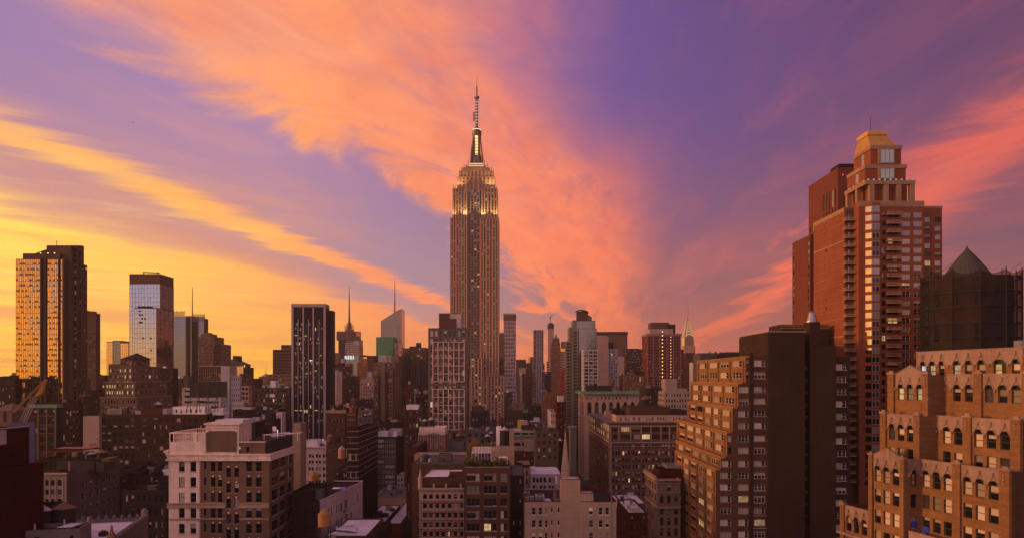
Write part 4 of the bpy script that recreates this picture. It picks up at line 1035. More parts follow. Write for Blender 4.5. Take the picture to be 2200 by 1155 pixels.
def striped_tower():
    Y = 1000.0; z = lambda p: Z(p, Y)
    b = Bld('apartment_tower', 'slim tower with blue grey vertical stripes, gold lit left edge and stepped base', 'skyscraper', (X(1157, Y), Y + 12), 900)
    sp = W(8, 3.6, .5, .6, 'plain', lit=.01, bl=.05)
    b.pbox(1147, 1167.5, 708, Y, 24, BTAN, front=sp, left=W(6, 3.6, .6, .6, 'plain', bl=.6)); b.pbox(1144.5, 1170, 780, Y - 3, 30, BTAN, front=W(8, 3.6, .5, .6, 'plain', lit=.02)); b.pbox(1143, 1175.5, 835, Y - 6, 36, BTAN, front=W(8, 3.6, .5, .6, 'plain', lit=.02))
    s_ = b.part('pier', plain('pier_bluegrey', (.36, .34, .42), .5))
    for p in (1152, 1155.4, 1158.8, 1162.2): s_.box(X(p, Y), X(p + 1.5, Y), Y - 8, Y - 6.01, z(900), z(835)); s_.box(X(p, Y), X(p + 1.5, Y), Y - 5, Y - 3.01, z(835), z(780)); s_.box(X(p, Y), X(p + 1.5, Y), Y - 1.5, Y - .01, z(780), z(708.5))
    b.finish()
striped_tower()
def crane_tower():
    Y = 1900.0; z = lambda p: Z(p, Y); xx = lambda p: X(p, Y)
    b = Bld('tower_under_construction', 'thin pink unfinished tower with black formwork cap on the skyline', 'skyscraper', (xx(1183), Y + 8), 800)
    b.pbox(1177.5, 1190, 706, Y, 16, PINK, front=W(4, 5, .5, .5, 'plain', lit=.0)); m = b.part('formwork', DARK); m.frustum((xx(1183.5), Y + 8), 8.8, 9.3, z(706), z(696), 8, rot=R(22.5)); m.frustum((xx(1183.5), Y + 8), 6, 6, z(696), z(692.5), 8)
    b.pbox(1174.5, 1184, 775, Y - 30, 20, STRIPE, front=W(3, 6, .9, .5, 'plain', lit=0), part='neighbour_shaft')
    b.finish()
    e = thing('tower_crane', 'tiny luffing crane on top of the thin pink unfinished tower', 'crane', (xx(1183.5), Y + 8, z(692.5)))
    m = MB(); m.bar((xx(1183.5), Y + 8, z(692.5)), (xx(1183.5), Y + 8, z(679)), .7, 5); m.build('mast', RUST, e)
    m = MB(); m.bar((xx(1182), Y + 8, z(680.5)), (xx(1190), Y + 8, z(672.5)), .5, 5); m.build('jib', RUST, e)
    m = MB(); m.box(xx(1180.5), xx(1183), Y + 7, Y + 9, z(682), z(680.3)); m.build('counterweight', METAL, e)
crane_tower()
def pyramid_tower():
    Y = 1300.0; z = lambda p: Z(p, Y)
    b = Bld('tower', 'brown masonry tower with little green pyramid roof right of the unfinished tower', 'skyscraper', (X(1194, Y), Y + 12), 870)
    b.pbox(1183.5, 1204.5, 746, Y, 24, BB2, front=W(6, 3.9, .35, .6, 'plain', lit=.03), left=W(6, 3.9, .4, .6, 'plain')); b.pbox(1184.5, 1203.5, 735, Y + 1, 20, BB2, front=W(3, 6, .4, .6, 'plain', lit=0)); b.pbox(1187, 1202, 726, Y + 3, 16, BB2, front=W(3, 5, .4, .5, 'plain', lit=0))
    m = b.part('pyramid_roof', COPPER); x0, x1, y0, y1 = X(1190, Y), X(1200, Y), Y + 4, Y + 16; c = ((x0 + x1) / 2, Y + 10, z(714.5)); q = [(x0, y0, z(726)), (x1, y0, z(726)), (x1, y1, z(726)), (x0, y1, z(726))]
    for i in range(4): m.face((q[i], q[(i + 1) % 4], c))
    b.finish()
BB2 = wall('brick_umber', (0.161, 0.0805, 0.042), .15)
pyramid_tower()
def banded_tower():
    Y = 1500.0
    b = Bld('office_tower', 'banded white tower with gold lit top behind the green pyramid tower', 'skyscraper', (X(1210, Y), Y + 15), 830)
    b.pbox(1203, 1218, 754, Y, 30, STRIPE, front=W(1, 5, .98, .45, 'plain', lit=0, bl=0, ha=0, m=.005)); b.pbox(1205, 1216, 748, Y + 1, 26, glass('glass_gold', (.75, .55, .16), .12, .9)); b.pbox(1207, 1219, 733, Y + 3, 24, BB2)  # gold light on the top put into its glass colour
    b.finish()
banded_tower()
tower('brick_building', 'bright red narrow building glowing between the green pyramid tower and balcony tower', 1203.5, 1216, 800, 1050, 20, wall('brick_scarlet', (.42, .05, .03), .1), W(3, 3.8, .3, .4, 'plain', lit=0), W(3, 3.8, .3, .4, 'plain', lit=0), 880, extra=[(1209, 1215, 788, 4, 12)]).finish()
tower('office_building', 'navy dark block between the striped tower and unfinished tower', 1169, 1184, 798, 1150, 20, NAVY, W(5, 3.8, .5, .5, 'plain', lit=.02), None, 870).finish()
def balcony_tower():
    Y = 640.0; z = lambda p: Z(p, Y); xx = lambda p: X(p, Y)
    GG = wall('render_greygreen', (0.176, 0.172, 0.144), .12)
    b = Bld('apartment_tower', 'stepped grey green apartment tower with stacked balconies and curved roof hut', 'skyscraper', (xx(1245), Y + 12), 960)
    gl = glass('glass_apartment', (.22, .24, .26), .12, .7)
    b.pbox(1218, 1233, 731, Y, 24, GG, left=W(5, 3, .6, .6, 'plain', lit=.02)); b.pbox(1223, 1238, 702, Y + 3, 20, GG); b.pbox(1231, 1239.5, 687, Y + 1, 20, GG)
    b.pbox(1239, 1279, 688, Y + 2, 22, GREY); curtain(b, xx(1239.5), xx(1278.5), Y + 2, z(830), z(689), 11, 3.0, gl, METAL_L, 51, tilt=.004)
    b.pbox(1243, 1282, 705, Y - 1, 22, GREY); curtain(b, xx(1243.5), xx(1281.5), Y - 1, z(760), z(706), 9, 3.0, gl, METAL_L, 52, tilt=.004)
    b.pbox(1240, 1264, 668, Y + 8, 10, BROWNCL, z0=z(688), part='roof_hut'); m = b.part('curved_roof', METAL)
    pts = [(xx(1237 + 28 * i / 8), z(667.5 - 4.5 * math.sin(math.pi * (i + .6) / 9.2))) for i in range(9)]
    for (xa, za), (xb, zb) in zip(pts, pts[1:]): m.quad((xa, Y + 6, za), (xb, Y + 6, zb), (xb, Y + 19, zb), (xa, Y + 19, za)); m.quad((xa, Y + 6, za - .7), (xb, Y + 6, zb - .7), (xb, Y + 6, zb), (xa, Y + 6, za))
    m = b.part('roof_drum', GREY); m.frustum((xx(1268), Y + 10), 2.4, 2.4, z(688), z(678), 16); m.frustum((xx(1268), Y + 10), 2.4, .6, z(678), z(675), 16)
    bg = b.part('core_wall', plain('core_green', (.16, .19, .14), .5)); bg.box(xx(1228), xx(1231), Y - 1.6, Y - .01, 0, z(735))
    bm = MB(); w = xx(1228) - xx(1215); bm.box(0, w, 0, 1.5, 0, .25); bm.box(0, w, 0, .06, .25, 1.15); bm.box(0, .06, .06, 1.5, .25, 1.15)
    me = bm.mesh('balcony', [wall('balcony_grey', (0.192, 0.176, 0.152), .12)])
    org = Vector(parent_origin(b.e))
    for col, (px, qa) in enumerate(((1214.5, 736), (1231.5, 712))):
        for j in range(34 if col == 0 else 36):
            q = qa + j * 7.0
            if q > 965: break
            o = bpy.data.objects.new('balcony', me); link(o); o.parent = b.e; o.location = Vector((xx(px), Y - 1.52, z(q))) - org
    dk = b.part('balcony_recess', plain('recess_shade', (.05, .045, .04), .6)); dk.box(xx(1217), xx(1228), Y - .06, Y - .01, 0, z(733)); dk.box(xx(1232), xx(1239), Y - .06, Y - .01, 0, z(710))  # flat dark sheets stand for the shade behind the balconies
    b.finish()
balcony_tower()
tower('apartment_building', 'low white framed balcony block in front of the grey green apartment tower', 1254, 1285, 750, 612, 20, LGREY, W(3, 3.0, .84, .72, 'quad', lit=.02, top=1.2, m=.03, fr=FR_D, d=1.0), W(3, 3, .6, .5, 'plain', bl=.6), 850).finish()
tower('tower', 'pink blank slab tower with thin floor lines right of the balcony towers', 1281, 1307, 722, 760, 24, PINK, W(1, 8.5, .96, .02, 'plain', lit=0, bl=0, ha=0, m=.01), None, 860, extra=[(1283, 1304, 720, 3, 12)]).finish()
tower('tower', 'pale tower with ragged dark window patches attached to the pink slab', 1307, 1327, 749, 770, 20, LGREY, W(4, 3.4, .55, .7, 'plain', lit=.01, bl=.35), None, 860, extra=[(1307, 1318, 735, 6, 10, BBD)]).finish()
def wide_slab():
    Y = 1400.0; z = lambda p: Z(p, Y)
    b = Bld('office_tower', 'broad brown office slab with dark top band behind the pink slab tower', 'skyscraper', (X(1316, Y), Y + 20), 850)
    b.pbox(1283, 1348, 718, Y, 35, BROWNCL, front=W(30, 4.0, .6, .45, 'plain', lit=.015, bl=.02, ha=.05, top=10), left=W(5, 4, .6, .5, 'plain')); b.pbox(1281, 1351, 752, Y - 5, 44, BROWNCL, front=W(30, 4.0, .6, .45, 'plain', lit=.01, bl=.02, ha=.05, top=8))
    m = b.part('top_band', DARK); m.box(X(1281.5, Y), X(1349, Y), Y - 1.5, Y + 36, z(718), z(712))
    b.finish()
wide_slab()
tower('office_tower', 'dark brown flat topped office tower right of the broad brown slab', 1346, 1381, 749, 1000, 30, BBD, W(14, 3.8, .5, .5, 'plain', lit=.03), W(5), 850, extra=[(1350, 1372, 748, 4, 14, DARK), (1381, 1389, 770, 8, 20, GREY)]).finish()
tower('tower', 'plain cream sliver tower before the broad brown slab', 1331, 1341, 765, 900, 20, STRIPE, None, None, 850).finish()
tower('brick_building', 'orange brown low block with domed tank before the dark flat topped tower', 1340, 1390, 806, 610, 26, BB2, W(9, 4.5, .3, .8, 'plain', lit=.02), W(4), 870, extra=[(1348, 1362, 800, 4, 8), (1371, 1385, 797, 4, 8, BRD)]).finish()
def red_apartment():
    Y = 680.0; z = lambda p: Z(p, Y); xx = lambda p: X(p, Y)
    RB = wall('brick_crimson', (0.15, 0.0338, 0.0263), .12)
    b = Bld('apartment_tower', 'dark red apartment tower with pale floor grid and glowing stair column', 'skyscraper', (xx(1427), Y + 15), 890)
    b.pbox(1391, 1463, 720, Y, 28, RB, front=W(22, 2.9, .55, .5, 'plain', lit=.02, bl=.04, top=1.0), left=W(6, 2.9, .5, .5, 'plain'))
    b.pbox(1458, 1469, 750, Y + 6, 26, RB, front=W(3, 2.9, .5, .5, 'plain'))
    g = b.part('facade_grid', wall('grid_rose', (0.272, 0.152, 0.128), .1))
    for p in (1391, 1404, 1417, 1433, 1447, 1462): g.box(xx(p - .7), xx(p + .7), Y - .6, Y - .01, z(900), z(720))
    for i in range(27):
        q = 722 + i * 6.55
        for p0, p1 in ((1391.8, 1403.2), (1404.8, 1416.2), (1417.8, 1432.2), (1433.8, 1446.2), (1447.8, 1461.2)): g.box(xx(p0), xx(p1), Y - .5, Y - .012, z(q + .5), z(q - .35))
    b.band(xx(1391), xx(1463), Y, Y + 28, z(721), z(716), .8, g_mat())
    b.pbox(1399, 1438, 692, Y + 5, 16, BROWNCL, z0=z(720), part='plant_room'); b.pbox(1436, 1451, 696, Y + 5, 16, NAVY, z0=z(720), part='plant_room'); b.pbox(1396, 1446, 706, Y + 2, 22, STRIPE, z0=z(720), part='upper_storey')
    sl = b.part('stair_lamp', emit('stair_glow', (1.0, .42, .12), 2.4)); sd = b.part('stair_recess', BRD); sd.box(xx(1421), xx(1424.5), Y - .7, Y - .61, z(900), z(712))
    for i in range(24):
        q = 711 + i * 8.0; sl.box(xx(1421.8), xx(1423.8), Y - .85, Y - .72, z(q + 2.6), z(q))
    for i in range(14): sl.box(xx(1440.3), xx(1441.8), Y - .3, Y - .02, z(722 + i * 6.55 + 2), z(722 + i * 6.55))
    b.finish()
def g_mat(): return MATS['grid_rose']
red_apartment()
def sunburst_tower():
    Y = 1750.0; z = lambda p: Z(p, Y); k = PXM(Y); cx = X(1481.5, Y); cy = Y + 14
    b = Bld('skyscraper', 'slender tower with lit sunburst crown and needle spire, right of the red apartment tower', 'skyscraper', (cx, cy), 850)
    b.pbox(1470, 1494, 742, Y, 28, LIME_T, front=W(8, 4, .45, .6, 'plain', lit=.03), left=W(6, 4, .45, .6, 'plain', lit=.05)); b.pbox(1466.5, 1496, 768, Y - 4, 36, LIME_T, front=W(9, 4, .45, .6, 'plain', lit=.03))
    st = plain('crown_steel', (.26, .17, .10), .45, .5)
    m = b.part('crown', st)
    prof = [(742, 10.2), (728, 9.8), (718, 8.6), (708, 6.9), (700, 5.2), (692, 3.6), (685, 2.3), (678, 1.3), (672, .8)]
    for (a, r0), (c, r1) in zip(prof, prof[1:]): m.frustum((cx, cy), r0 * k * 1.414, r1 * k * 1.414, z(a), z(c), 4, rot=R(45))
    sp = b.part('spire', st); sp.bar((cx, cy, z(672)), (cx, cy, z(656)), .8 * k, 6, r2=.1 * k)
    lt = b.part('sunburst_window', emit('sunburst_light', (1.0, .62, .24), 1.5))
    for q, hw, n in ((719, 8.2, 9), (712.5, 7.0, 8), (706.5, 5.8, 6), (701, 4.6, 5), (695.5, 3.3, 4), (690, 2.2, 2), (685, 1.2, 1), (680, .6, 1)):
        for side in (0, 1):
            for i in range(n):
                a = math.pi * (i + .5) / n; ox, oz = -hw * math.cos(a) * .92, 5.2 * math.sin(a) - 2.5
                rr = 10.6 if q > 715 else hw + 2.2
                s_ = .85
                if side == 0: P = lambda dx, dz: (cx + (ox + dx) * k, cy - rr * k, z(q - oz - dz))
                else: P = lambda dx, dz: (cx - rr * k, cy - (ox + dx) * k, z(q - oz - dz))
                lt.face([P(-s_, -s_), P(s_, -s_), P(0, s_ * 1.5)])
    gb = b.part('lit_bay', emit('bay_gold', (1.0, .55, .10), .75))
    for dx in (-6.5, 0, 6.5): gb.box(cx - 11 * k, cx - 10.4 * k, cy + dx * k - 1.6, cy + dx * k + 1.6, z(741), z(724))
    db = b.part('arched_bay', SPAN); 
    for dx in (-5, 0, 5): db.box(cx + (dx - 1.5) * k, cx + (dx + 1.5) * k, cy - 10.5 * k, cy - 10.25 * k, z(741), z(721))
    b.finish()
sunburst_tower()
tower('brick_tower', 'dark red brick tower in front of the sunburst crowned tower', 1476, 1494, 757, 1200, 24, BRD, W(5, 3.8, .3, .4, 'plain', lit=.01), None, 850, extra=[(1469, 1480, 775, -20, 16, BR, W(3, 3.8, .3, .4, 'plain', lit=0))]).finish()
tower('office_tower', 'narrow tower with pale edges and black middle right of the dark red tower', 1488, 1497, 778, 1100, 20, LGREY, W(1, 30, .5, .96, 'plain', lit=0, bl=0, ha=0), None, 850).finish()
tower('office_building', 'grey ribbed far office block above the orange setback roof', 1504, 1556, 757.5, 720, 26, GREY, W(22, 30, .35, .9, 'plain', lit=0, bl=0, ha=0, top=2), None, 800).finish()
tower('office_building', 'brown far block beside the grey ribbed block above the orange setback roof', 1553, 1600, 758, 700, 26, BBD, W(10, 4, .5, .4, 'plain', lit=0), None, 800, extra=[(1560, 1590, 755.5, 3, 10)]).finish()
tower('brick_building', 'grey stone block with black square windows below the red apartment tower', 1427, 1484, 840, 480, 26, LIME, W(9, 3.7, .5, .5, 'sash', lit=.04, bl=.1), W(5), 905, extra=[(1430, 1455, 813, 5, 14, LIME, W(3, 10, .3, .85, 'plain', lit=0, bl=0, ha=0)), (1456, 1476, 834, 4, 12)]).finish()
tower('office_building', 'black flat roofed block with yellow roof lamp left of the grey stone block', 1388, 1423, 833, 500, 26, DARK, W(6, 3.7, .5, .5, 'plain', lit=.02), None, 905).finish()
tower('brick_building', 'low pinkish roof block behind the green cornice palazzo', 1330, 1358, 832, 640, 20, STRIPE, None, None, 850, extra=[(1334, 1349, 823, 4, 10, BBD)]).finish()

# ------------------------------------------------------------------ big palazzo blocks right of centre
def green_cornice():
    Y = 560.0; z = lambda p: Z(p, Y); xx = lambda p: X(p, Y)
    b = Bld('palazzo_building', 'limestone palazzo with green copper cornice and tall arched top windows', 'building', (xx(1315), Y + 25), 1010)
    x0, x1, D = xx(1255), xx(1386), 50.0
    wl = W(9, 9, .62, .85, 'arch', lit=.02, bl=.0, ha=.05, top=.8, bot=.5, m=.03)
    zb = z(895)
    b.box(x0, x1, Y, Y + D, zb, z(862) + .8, PINK, front=W(8, 12, .56, .9, 'arch', lit=.0, bl=0, ha=0, top=.8, m=.03, d=.6), left=W(8, 12, .4, .9, 'arch', lit=0, bl=0, ha=0, top=.8, m=.03), roof=None)
    b.box(x0, x1, Y, Y + D, z(862) + .8, z(847), PINK, front=W(16, 6, .3, .36, 'plain', lit=.0, top=1.4, m=.02), left=W(14, 6, .3, .36, 'plain', lit=0, top=1.4), roof=ROOF_D)
    b.box(x0, x1, Y, Y + D, 0, zb, PINK, front=W(8, 4, .4, .55, 'sash', lit=.05), left=W(9, 4, .4, .55, 'sash', lit=.03), roof=None)
    c = b.part('cornice', COPPER); c.box(x0 - 2.6, x1 + 2.6, Y - 2.6, Y + D, z(846), z(841)); 
    for i in range(46): c.box(x0 - 2.4 + (x1 - x0 + 4.8) * i / 46, x0 - 2.4 + (x1 - x0 + 4.8) * (i + .5) / 46, Y - 2.5, Y - 2.0, z(841), z(839))
    s_ = b.part('string_course', STRIPE); s_.box(x0 - .5, x1 + .5, Y - .5, Y - .003, zb - .4, zb + .3); s_.box(x0 - .5, x0 - .003, Y - .003, Y + D, zb - .4, zb + .3)
    b.box(xx(1264), xx(1318), Y + 8, Y + 22, z(847) - 1, z(828), DARK, part='plant_room')
    b.finish()
green_cornice()
PAL = wall('brick_palazzo', (.165, .095, .066), .18, brick=.3)
def palazzo():
    Y = 410.0; z = lambda p: Z(p, Y); xx = lambda p: X(p, Y)
    b = Bld('palazzo_building', 'long brown loft with colonnaded top floors and pale penthouse beside orange setback tower', 'building', (xx(1400), Y + 40), 1120)
    x0, x1, D = xx(1310), xx(1490), 112.0
    zc = z(949)
    c = lambda a, e: ((xx(a) - x0) / (x1 - x0), (xx(e) - x0) / (x1 - x0))
    # upper two storeys between heavy piers
    cols = []
    for a, e, n in ((1316, 1327, 3), (1334, 1353.5, 5), (1356.5, 1376, 5), (1379, 1397, 5), (1400, 1418, 5), (1421, 1436.5, 4), (1440, 1456, 4), (1460, 1476, 4)):
        cols.append(c(a, e))
    up = W(1, 4.15, 1, .66, 'quad', lit=.12, bl=.0, ha=.25, top=1.6, cols=cols, fr=FR_B, d=.5)
    b.box(x0, x1, Y, Y + D, zc, z(910), PAL, front=up, left=W(11, 4.15, .62, .66, 'pair', lit=.55, bl=.2, top=1.6, m=.02), roof=None)
    cols2 = []
    for i in range(8):
        pa = 1316 + i * 21.4
        for q in (0, 6.2, 12.4): cols2.append(c(pa + q, pa + q + 3.9))
    b.box(x0, x1, Y, Y + D, 0, zc, PAL, front=W(1, 3.82, 1, .58, 'sash', lit=.14, bl=.2, ha=.25, top=1.2, cols=cols2), left=W(24, 3.82, .5, .58, 'sash', lit=.06, bl=.1, top=1.2, m=.02), roof=ROOF_D)
    co = b.part('cornice', plain('cornice_dark', (.06, .06, .055), .5)); co.box(x0 - 1.6, x1 + 1.6, Y - 1.6, Y + D, z(910), z(910) + .9)
    sc = b.part('string_course', STRIPE)
    for q, t, pr in ((949.5, .5, .7), (958, .3, .3), (914, .9, .5)):
        sc.box(x0 - pr, x1 + pr, Y - pr, Y - .003, z(q) - t / 2, z(q) + t / 2); sc.box(x0 - pr, x0 - .003, Y - .003, Y + D, z(q) - t / 2, z(q) + t / 2)
    pr_ = b.part('pier', STRIPE2)
    for p in (1310.5, 1328.5, 1354, 1376.8, 1398, 1419, 1437.5): pr_.box(xx(p), xx(p + 2.2), Y - .45, Y - .004, z(947.5), z(915.8))
    for i in range(12): yy = Y + 1 + (D - 4) * i / 11; pr_.box(x0 - .45, x0 - .004, yy, yy + 1.6, z(947.5), z(915.8))
    pr_.box(xx(1310), xx(1314), Y - .5, Y - .004, 0, z(950.6)); pr_.box(x0 - .4, x0 - .004, Y + .01, Y + 2.4, 0, z(950.6))
    # penthouse
    b.pbox(1324, 1486, 891, Y + 6, 55, PINK, z0=z(911), front=W(26, 3.2, .42, .55, 'sash', lit=.12, bl=.3, top=1.2), left=W(10, 3.2, .3, .5, 'sash', lit=.02), part='penthouse')
    b.pbox(1352, 1440, 874, Y + 14, 30, BB, z0=z(895), part='plant_room'); b.pbox(1325, 1360, 879, Y + 34, 24, BBD, z0=z(898), part='plant_room'); b.pbox(1440, 1476, 880, Y + 12, 20, DARK, z0=z(897), part='plant_room')
    b.finish()
STRIPE2 = wall('pier_brown_stone', (.30, .205, .155), .15)
palazzo()
def corner_stone():
    Y = 252.0; z = lambda p: Z(p, Y); xx = lambda p: X(p, Y)
    b = Bld('stone_building', 'small brown stone corner building with roof terrace left of the orange setback tower', 'building', (xx(1440), Y + 12))
    x0, x1, D = xx(1412), xx(1462), 22.0
    BS = wall('stone_brown', (0.18, 0.13, 0.104), .2)
    b.box(x0, x1, Y, Y + D, 0, z(1028), BS, front=[W(3, 3.75, .5, .5, 'pair', lit=.12, bl=.1, top=2.2, bot=z(1028) - z(1052)), W(3, 3.75, .5, .72, 'arch', top=5.6, bot=z(1028) - z(1086), lit=.0), W(3, 3.75, .5, .52, 'pair', top=10.2, lit=.1, bl=.1)], left=W(4, 3.75, .4, .56, 'sash', lit=.03, bl=.15, top=1.9, m=.06), roof=ROOF_D)
    c = b.part('cornice', STRIPE2)
    for q, t, p in ((1027, .7, 1.0), (1036, .35, .4), (1087, .6, .6), (1056, .3, .3)): c.box(x0 - p, x1, Y - p, Y - .003, z(q) - t, z(q)); c.box(x0 - p, x0 - .003, Y - .003, Y + D, z(q) - t, z(q))
    for i in range(13): c.box(x0 - .95, x0 - .2, Y + i * D / 13, Y + (i + .55) * D / 13, z(1027) + .003, z(1022))
    b.pbox(1415, 1462, 1008, Y + 5, 10, BRD, z0=z(1029), part='roof_house'); b.pbox(1432, 1462, 999, Y + 9, 8, METAL_L, z0=z(1012), part='skylight')
    b.finish()
corner_stone()

# ------------------------------------------------------------------ orange brick setback tower
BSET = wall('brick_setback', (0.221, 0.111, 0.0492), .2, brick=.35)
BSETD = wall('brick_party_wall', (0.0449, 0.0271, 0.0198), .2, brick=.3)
BSETF = wall('brick_setback_front', (.10, .055, .038), .2, brick=.3)  # same setback brick, darkened in colour for the shaded south front
COURSE = wall('course_orange', (0.34, 0.187, 0.085), .15)
def setback_tower():
    Y = 217.0; z = lambda p: Z(p, Y); xx = lambda p: X(p, Y)
    b = Bld('setback_tower', 'orange brick setback tower with lit stepped west side and huge blank brown party wall', 'building', (xx(1660), Y + 25), indiv=100)
    tiers = [(1602, 1497, 764, 4), (1586, 1483, 821, 4), (1574, 1478, 873, 5), (1562, 1454, 926, 5), (1549, 1452, 980, 5), (1538, 1450, 1005, 5)]
    x1 = xx(1648)
    ztop = [z(t[2]) for t in tiers] + [0.0]
    tri = dict(lit=.06, bl=.45, ha=.3, fr=FR_W, d=.3)
    for i, (pc, pf, q, n) in enumerate(tiers):
        x0 = xx(pc); yb = x0 * F / (pf - CX); zt, zb = ztop[i], ztop[i + 1]
        fr = lambda a, e: ((xx(a) - x0) / (x1 - x0), (xx(e) - x0) / (x1 - x0))
        cols = [fr(1620, 1644)]
        if pc < 1587: cols.append(fr(max(1586, pc + 1.6) if pc < 1585 else pc + 2, 1608))
        if pc < 1563: cols.append(fr(max(1547, pc + 2), 1571))
        if i == 0: cols.append(fr(1603.5, 1608))
        f = W(1, 3.5, 1, .54, 'triple', top=1.2, cols=cols, **tri)
        w = W(n, 3.5, .72, .53, 'triple', top=1.2, m=.035, lit=.05, bl=.72, ha=.2, fr=FR_W, d=.3)
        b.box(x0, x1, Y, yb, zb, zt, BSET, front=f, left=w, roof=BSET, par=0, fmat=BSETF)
        c = b.part('parapet_course', COURSE)
        nf = max(1, int((zt - zb) / 3.69 + .4)) if i < 5 else 9
        for k in range(nf):
            for dz, t in (((0.02, .25), (.55, .14), (1.0, .14)) if k == 0 else ((-.15, .12), (.55, .12))):
                za = zt - k * 3.69 - dz
                if za - t < zb: continue
                c.box(x0 - .16, x0 - .003, Y + .0, yb, za - t, za)
        c.box(x0 - .1, x0 + 1.2, Y - .12, Y - .003, zt - .5, zt + .05)
        p = b.part('pier', BSET)
        for k in range(n + 1):
            yy = Y + (yb - Y) * (.035 + .93 * k / n)
            p.box(x0 - .28, x0 - .17, yy - .55, yy + .55, zb, zt - 1.3)
    sl = b.part('sill', STRIPE)
    for k in range(16):
        q = 772 + 13.9 + k * 26.7
        sl.box(xx(1618), xx(1646.5), Y - .16, Y - .003, z(q + 1.3), z(q)); 
    b.part('pilaster', BSETD).box(xx(1610), xx(1617), Y - .55, Y - .004, 0, z(757))
    # top storey, party walls, slot, chimney, right wing
    xt = xx(1648)
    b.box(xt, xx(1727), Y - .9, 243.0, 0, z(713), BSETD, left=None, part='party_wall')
    b.box(xx(1649), xx(1726), Y + .5, 244.2, z(764), z(716), BSETD, part='top_storey')
    b.part('louvre', BLACK).box(xt - .08, xt - .01, Y + 6, Y + 11, z(745), z(735)); b.part('louvre', BLACK).box(xt - .08, xt - .01, Y + 18, Y + 23, z(745), z(735))
    cc = b.part('coping', STRIPE); cc.box(xt - .2, xx(1727) + .15, Y - 1.1, Y - .55, z(713) + .003, z(713) + .25); cc.box(xt - .2, xt + .2, Y - .54, 243.2, z(713) + .003, z(713) + .25)
    b.box(xx(1727), xx(1739.5), Y + 5, 243, 0, z(765), DARK, roof=ROOF_D, part='slot')
    es = b.part('fire_landing', METAL)
    for k in range(14): es.box(xx(1727.3), xx(1739), Y + 1.2, Y + 4.9, z(793 + k * 26.7), z(793 + k * 26.7) + .12); es.box(xx(1727.3), xx(1739), Y + 1.2, Y + 1.28, z(793 + k * 26.7) + .12, z(793 + k * 26.7) + 1.0)
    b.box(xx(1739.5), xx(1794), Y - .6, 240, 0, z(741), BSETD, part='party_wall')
    b.box(xx(1738.5), xx(1761), Y - .3, Y + 4, z(741) - .95, z(691), BSETD, part='chimney')
    cm = b.part('chimney_cap', METAL_L); c = ((xx(1738.5) + xx(1761)) / 2, Y + 1.85)
    cm.frustum(c, 1.75, 1.75, z(691), z(688), 16); cm.frustum(c, 1.5, .95, z(688), z(671), 16); cm.frustum(c, .95, .35, z(671), z(667), 16)
    rw = W(1, 3.69, .78, .5, 'triple', top=2.1, lit=.04, bl=.25, ha=.4, fr=FR_W, d=.3, cols=[((1797 - 1794) / 37, (1823 - 1794) / 37)])
    b.box(xx(1794), xx(1831), Y + 1.5, 240, 0, z(765.5), BSETD, front=rw, roof=ROOF_D)
    for k in range(16): sl.box(xx(1796), xx(1825), Y + 1.34, Y + 1.495, z(793.6 + k * 26.7 + 1.3), z(793.6 + k * 26.7))
    b.pbox(1679, 1781, 696, 245, 12, BSETD, z0=z(765), part='rear_storey'); cb = b.part('parapet_course', COURSE)
    for a in (696, 700, 704): cb.box(X(1678.6, 245), X(1781.4, 245), 244.8, 244.99, Z(a + 1.6, 245), Z(a, 245))
    b.finish()
setback_tower()

